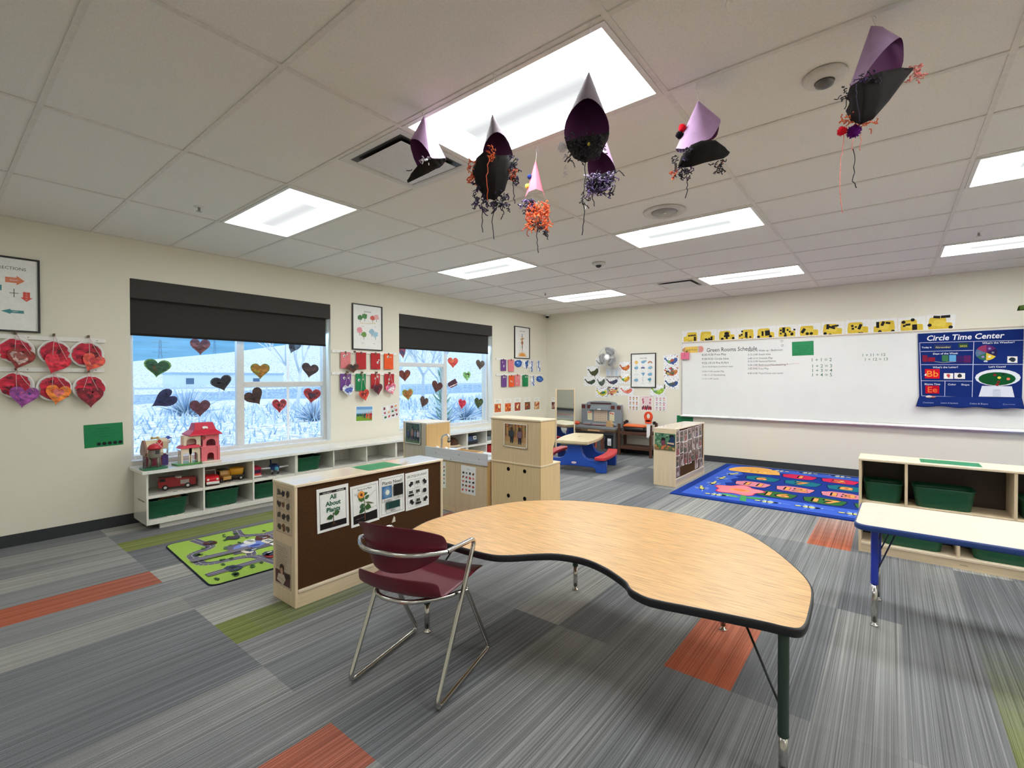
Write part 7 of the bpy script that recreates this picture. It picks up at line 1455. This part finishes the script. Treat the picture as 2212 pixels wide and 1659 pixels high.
def road_rug():
    W, H = 1.18, 2.0; z = .008; cx, cy = 1.635, -6.08; GR, RO = c(156, 188, 84), c(108, 104, 122)
    s = Sheet((cx, cy, 0), (1, 0, 0), (0, 1, 0), (0, 0, 1), W, H, -3.0, bg=None, thick=z); s.slab([(u/W+.5, v/H+.5) for u, v in rrect(W/2, H/2, .06, 4)], c(40, 42, 56)); s.thick = z+.0002; s.poly([(u/W+.5, v/H+.5) for u, v in rrect(W/2-.008, H/2-.008, .055, 4)], GR)
    def road(p, w=.075):
        pts = [(v.x, v.y) for v in fillet([(a, b, 0) for a, b in p], .06, 5)]; k0 = s.k; s.line(pts, w*1.12, c(190, 196, 150)); s.line(pts, w, RO); s.line(pts, w*.05, c(206, 204, 214)); s.k = k0 if s.k > k0+3 else s.k
    for p in ([(.02, .10), (.30, .13), (.34, .04), (.62, .04), (.66, .20), (.98, .24)], [(.02, .27), (.20, .25), (.28, .34), (.48, .35), (.52, .22), (.66, .20)], [(.28, .34), (.24, .46), (.02, .45)], [(.48, .35), (.74, .40), (.98, .36)], [(.74, .40), (.70, .54), (.98, .56)], [(.82, .02), (.80, .22)], [(.24, .46), (.44, .54), (.40, .70), (.62, .74), (.70, .54)], [(.02, .62), (.40, .62)], [(.62, .74), (.64, .98)], [(.02, .80), (.42, .82), (.40, .70)], [(.62, .84), (.98, .80)], [(.50, .02), (.52, .22)]): road(p, .058)
    s.k = 12; s.rect(.36, .155, .58, .31, RO); s.ell(.46, .235, .075, .062, c(120, 140, 206)); s.ell(.43, .235, .03, .03, c(200, 206, 226)); s.ell(.49, .25, .025, .02, c(70, 90, 170))
    rd = random.Random(8)
    for k in range(70):
        u, v = rd.uniform(.05, .95), rd.uniform(.03, .97); s.k = 16; s.blob(u, v, rd.uniform(.012, .026), rd.uniform(.006, .011), rd.choice([c(66, 96, 60), c(84, 112, 66), c(60, 84, 56)]), k, 9, .35)
    for k in range(44):
        u, v = rd.uniform(.07, .93), rd.uniform(.03, .75); kk = rd.choice([c(70, 70, 80), c(226, 226, 222), c(70, 76, 96), c(60, 84, 60), c(150, 60, 60), c(96, 60, 60), c(170, 60, 70), c(96, 110, 120), c(226, 220, 200), c(70, 90, 60)])
        s.k = 20; s.blob(u, v, .055, .026, kk, k, 9, .3); s.k = 22
        for q in range(3): s.rect(u-.03+.022*q, v-.010+.003*q, u-.016+.022*q, v+.008+.003*q, rd.choice([c(40, 44, 50), c(220, 220, 216), c(120, 60, 60), c(90, 110, 90), c(80, 90, 130)]))
    s.build('road_rug', 'green play rug printed with grey roads, between cubbies and divider', 'rug', mat='rug')
road_rug()

# ------------------------------------------------------------------ toddler picnic table
def picnic():
    t = thing('picnic_table', 'blue toddler picnic table with tan top and red benches', 'table', (1.885, -1.78, 0), R(15.5)); BL, RD_ = c(32, 78, 176), c(206, 54, 62)
    # local x across (bench to bench), y along the top
    top = [(-.25+.055*(1-(k/12*2-1)**2)*-1, -.52+1.04*k/12) for k in range(13)]; P = [(-a, b) for a, b in top]+[(a, b) for a, b in top[::-1]]
    P = [(.245+.05*(1-(2*k/12-1)**2), -.52+1.04*k/12) for k in range(13)]+[(-.245-.05*(1-(2*k/12-1)**2), .52-1.04*k/12) for k in range(13)]
    MB().prism(P, XY, .425, .475, c(214, 198, 160)).build('tabletop', 'plastic', t, bevel=.012); MB().prism([(a*.8, b*.85) for a, b in P], XY, .405, .426, c(196, 180, 144)).build('under_tray', 'plastic', t)
    s = Sheet((0, .03, .4752), (1, 0, 0), (0, 1, 0), (0, 0, 1), .10, .22, bg=None, thick=.0004); s.line([(.2, .1), (.2, .8), (.8, .8)], .2, c(170, 150, 116)); s.build('top_slot', None, None, parent=t)
    half = [(.10, .41), (.105, .34), (.125, .27), (.165, .215), (.23, .19), (.47, .185), (.485, .16), (.485, .0), (.475, 0), (.34, .0), (.33, .012), (.325, .045), (.29, .075), (.0, .09)]
    prof = half+[(-a, b) for a, b in half[::-1][1:]]
    for s_, nm in ((-1, 'near'), (1, 'far')):
        MB().prism(prof[::-1], lambda a, z, q: (a, s_*.36+q, z), -.05, .05, BL).build('leg_panel', 'plastic', t, bevel=.012)
    for s_ in (-1, 1):
        b = MB(); inn = [(s_*(.30+.05*((2*k/12-1)**2)*-1+.02), -.48+.96*k/12) for k in range(13)]; out = [(s_*(.48+.055*(1-(2*k/12-1)**2)), -.48+.96*k/12) for k in range(13)]
        inn = [(s_*(.325+.05*(1-(2*k/12-1)**2)), -.48+.96*k/12) for k in range(13)]
        poly = out+inn[::-1] if s_ > 0 else inn+out[::-1]
        b.prism(poly, XY, .195, .245, RD_); b.build('bench_seat', 'plastic', t, bevel=.012)
    s = Sheet((0, -.411, .135), (1, 0, 0), (0, 0, 1), (0, -1, 0), .085, .036, bg=None); s.ell(.5, .5, .5, .49, c(206, 60, 70), n=24); s.ell(.5, .5, .45, .42, c(240, 236, 236), n=24); s.text('little tikes', .5, .40, .24, c(60, 70, 130), maxw=.66, bold=.02); s.build('maker_badge', None, None, parent=t)
picnic()

# ------------------------------------------------------------------ play workbench and tool rack
def workbench():
    t = thing('play_workbench', 'grey and brown plastic toy workbench against the back wall', 'play furniture', (0, 0, 0)); G = c(132, 138, 144); BR_ = c(110, 88, 66); yb, yf = -.11, -.15
    x0, x1 = .95, 1.80; xc = (x0+x1)/2; F = lambda a, z, q: (a, -q, z)
    pts = [(x0, .44), (x1, .44), (x1, .90), (x1-.11, .905), (x1-.12, .925)]+[(xc+.30*math.cos(R(a)), .93+.035*math.sin(R(a))) for a in range(0, 181, 20)]+[(x0+.12, .925), (x0+.11, .905), (x0, .90)]
    MB().prism(pts, F, .10, .17, G).build('back_panel', 'plastic', t, bevel=.008)
    b = MB(); dk = c(96, 56, 52)
    for x in (x0+.05, x0+.17, x1-.17, x1-.05): b.box(x-.038, x+.038, -.174, -.168, .815, .885, dk)
    b.box(xc-.22, xc+.22, -.174, -.168, .905, .935, c(84, 60, 58)); b.build('lattice_panels', 'fabric', t)
    MB().prism([(xc-.22, .795), (xc+.22, .795), (xc+.19, .875), (xc-.19, .875)], F, .168, .225, c(142, 150, 156)).build('lamp_hood', 'plastic', t, bevel=.008); box(xc-.035, xc+.035, -.245, -.215, .80, .822, c(236, 236, 236)).build('lamp', 'plastic', t, bevel=.004)
    b = box(xc-.14, xc+.14, -.182, -.165, .575, .81, c(206, 184, 160))
    for i in range(7):
        for j in range(6): b.lathe([(.008, .1822), (.007, .1826), (.001, .1827)], c(110, 96, 84), 8, T=lambda q: (xc-.115+.038*i+q[0], -q[2], .60+.035*j+q[1]))
    b.build('pegboard', 'plastic', t)
    for sx in (-1, 1):
        xx = xc+sx*.235; s = Sheet((xx, -.1705, .68), (1, 0, 0), (0, 0, 1), (0, -1, 0), .10, .17, bg=c(222, 212, 176)); s.rect(0, .80, 1, 1, c(222, 212, 190)); s.circ(.3, .86, .16, c(214, 70, 70)); s.circ(.7, .90 if sx < 0 else .80, .15, c(214, 70, 70))
        for k in range(5): s.line([(.2, .65-.11*k), (.75, .65-.11*k)], .03, c(190, 176, 130))
        s.build('tool_card', None, None, parent=t)
    b = MB()
    for xa, xb in ((x0+.08, x0+.26), (xc-.14, xc+.17), (x1-.24, x1-.09)): b.prism([(xa, .515), (xb, .515), (xb-.012, .555), (xa+.012, .555)], F, .17, .26, c(150, 156, 160)); b.box(xa+.006, xb-.006, -.262, -.258, .514, .522, c(206, 110, 100))
    b.build('tool_trays', 'plastic', t)
    MB().prism([(x0-.03, .455), (x1+.005, .455), (x1+.005, .50), (x0-.03, .50)], F, .10, .42, c(128, 132, 136)).build('counter_slab', 'plastic', t, bevel=.008)
    b = MB().prism([(x0-.06, .40), (x1-.01, .40), (x1+.005, .455), (x0-.10, .455)], F, .14, .45, BR_); b.build('counter_apron', 'plastic', t, bevel=.006)
    b = MB()
    for xa, xb in ((x0-.03, x0+.16), (x1-.20, x1-.02)): b.box(xa, xb, -.455, -.448, .418, .432, c(40, 32, 28))
    b.box(xc-.12, xc+.13, -.456, -.448, .415, .44, c(196, 156, 120)); b.build('drawer_slots', 'plastic', t)
    box(x0+.0, x1-.02, -.40, -.12, .0, .40, c(92, 90, 92)).build('cabinet_body', 'plastic', t, bevel=.01)
    box(x1-.22, x1-.05, -.412, -.398, .10, .36, c(20, 22, 28)).build('oven_door', 'gloss', t, bevel=.006); b = MB().tube([(x1-.205, -.415, .13), (x1-.212, -.43, .22), (x1-.205, -.415, .33)], .008, c(40, 44, 52), 8); b.build('door_handle', 'gloss', t)
    s = Sheet((x1-.12, -.4125, .23), (1, 0, 0), (0, 0, 1), (0, -1, 0), .075, .13, bg=c(222, 224, 226)); s.rect(.1, .65, .9, .9, c(236, 238, 240)); 
    for k in range(4): s.line([(.1, .15+.12*k), (.9, .15+.12*k)], .05, c(60, 64, 70))
    s.build('control_card', None, None, parent=t)
    b = MB(); b.box(x0+.28, x0+.46, -.406, -.398, .10, .30, c(206, 84, 60)).box(x0+.30, x0+.44, -.409, -.40, .125, .275, c(50, 46, 50)); b.build('orange_panel', 'plastic', t); box(x1-.30, x1-.24, -.406, -.398, .08, .38, c(110, 70, 56)).build('side_lattice', 'fabric', t)
workbench()
t = thing('toy_drill', 'orange toy drill lying on the left end of the workbench', 'toy tool', (.93, -.36, .5012), R(20)); MB().tube([(-.09, 0, .035), (-.05, 0, .04), (.05, 0, .04), (.09, 0, .036)], [.02, .034, .036, .02], c(226, 84, 40), 12).build('drill_body', 'plastic', t); MB().tube([(-.03, -.01, .03), (-.05, -.09, .025)], .022, c(226, 84, 40), 10).build('drill_grip', 'plastic', t); MB().tube([(.09, 0, .036), (.14, 0, .036)], .008, c(60, 50, 46), 8).build('drill_bit', 'plastic', t)
t = thing('toy_block', 'tan toy block leaning on the right of the workbench top', 'toy', (1.66, -.33, .5012), R(-12)); MB().prism([(-.07, 0), (.07, 0), (.08, .06), (.02, .13), (-.05, .11)], lambda a, z, q: (a, -q, z), 0, .05, c(196, 160, 112)).build('block_body', 'birchx', t, bevel=.004)
def rack():
    t = thing('tool_rack', 'dark brown toy tool rack holding an orange lidded toolbox', 'rack', (0, 0, 0)); D = c(84, 54, 40); x0, x1, yf, yb = 1.835, 2.435, -.33, -.08
    for x in (x0, x1):
        for y in (yf, yb): box(x-.022, x+.022, y-.02, y+.02, 0, .575 if y == yf else .60, D).build('leg', 'plastic', t, bevel=.005)
    for z in (.12, .38):
        for y in (yf, yb): box(x0+.022, x1-.022, y-.014, y+.014, z, z+.06, D).build('rail', 'plastic', t, bevel=.004)
    for z in (.15, .41): box(x0+.01, x1-.01, yf+.014, yb-.014, z, z+.02, c(74, 48, 36)).build('shelf_board', 'plastic', t)
    for x in (x0+.05, x1-.02): MB().lathe([(.03, 0), (.03, .03)], c(34, 26, 24), 14, T=lambda q: (x+q[0], yb-.02-q[2], .60+q[1])).build('end_knob', 'plastic', t)
rack()
t = thing('toy_toolbox', 'black toy toolbox with an orange lid on the brown rack', 'toolbox', (2.10, -.205, .4305)); MB().loft([[(a, b, z) for a, b in rrect(.19*k, .085*k, .02, 3)] for z, k in ((0, .95), (.09, 1.0))], c(24, 22, 24)).build('box_body', 'plastic', t); MB().loft([[(a, b, z) for a, b in rrect(.20*k, .09*k, .02, 3)] for z, k in ((.09, 1.0), (.11, 1.0), (.135, .9))], c(238, 116, 60)).build('box_lid', 'plastic', t)
t = thing('toy_saw', 'orange handled toy saw hanging on the right end of the rack', 'toy tool', (2.43, -.37, .36)); F = lambda a, z, q: (a-.02, -q, z)
MB().prism([(-.03, .0), (.005, .0), (.03, .05), (.035, .26), (-.03, .26)], F, 0, .008, c(232, 230, 226)).build('saw_blade', 'plastic', t)
b = MB(); o = [(.075*math.cos(6.283*k/20)*1.0, .37+.09*math.sin(6.283*k/20)) for k in range(20)]; i_ = [(.035*math.cos(6.283*k/20), .38+.045*math.sin(6.283*k/20)) for k in range(20)]
for k in range(20): b.prism([o[k], o[(k+1) % 20], i_[(k+1) % 20], i_[k]], F, -.012, .02, c(236, 74, 36))
b.prism([(-.05, .25), (.05, .25), (.06, .31), (-.06, .31)], F, -.012, .02, c(236, 74, 36)); b.build('saw_handle', 'plastic', t); MB().tube([(.03, .04, .27), (.0, .0, .27)], .006, c(40, 30, 28), 6).build('hanging_hook', 'plastic', t)

# ------------------------------------------------------------------ standing mirror in the corner
def mirror():
    w, h = .315, 1.145; t = thing('standing_mirror', 'tall narrow birch framed standing mirror in the far corner', 'mirror', (1.015, -.863, 0), R(38.65)); F = .027
    b = MB(); z0 = .06
    b.box(-w/2-F, -w/2, -.012, .012, z0, z0+h, c(222, 200, 164)).box(w/2, w/2+F*.8, -.012, .012, z0, z0+h, c(222, 200, 164)).box(-w/2, w/2, -.012, .012, z0+h-.012, z0+h, c(222, 200, 164)).box(-w/2, w/2, -.012, .012, z0, z0+.02, c(222, 200, 164)); b.build('mirror_frame', 'birchz', t)
    box(-w/2, w/2, -.002, .006, z0+.02, z0+h-.012, WHITE).build('mirror_glass', 'mirror', t)
    for x in (-w/2-.012, w/2+.01): MB().prism([(-.11, 0), (.08, 0), (.08, .025), (.03, .07), (.018, .16), (-.018, .16), (-.03, .07), (-.11, .025)], lambda a, z, q: (x+q, a, z), -.012, .012, c(222, 200, 164)).build('mirror_foot', 'birchx', t, bevel=.003)
mirror()
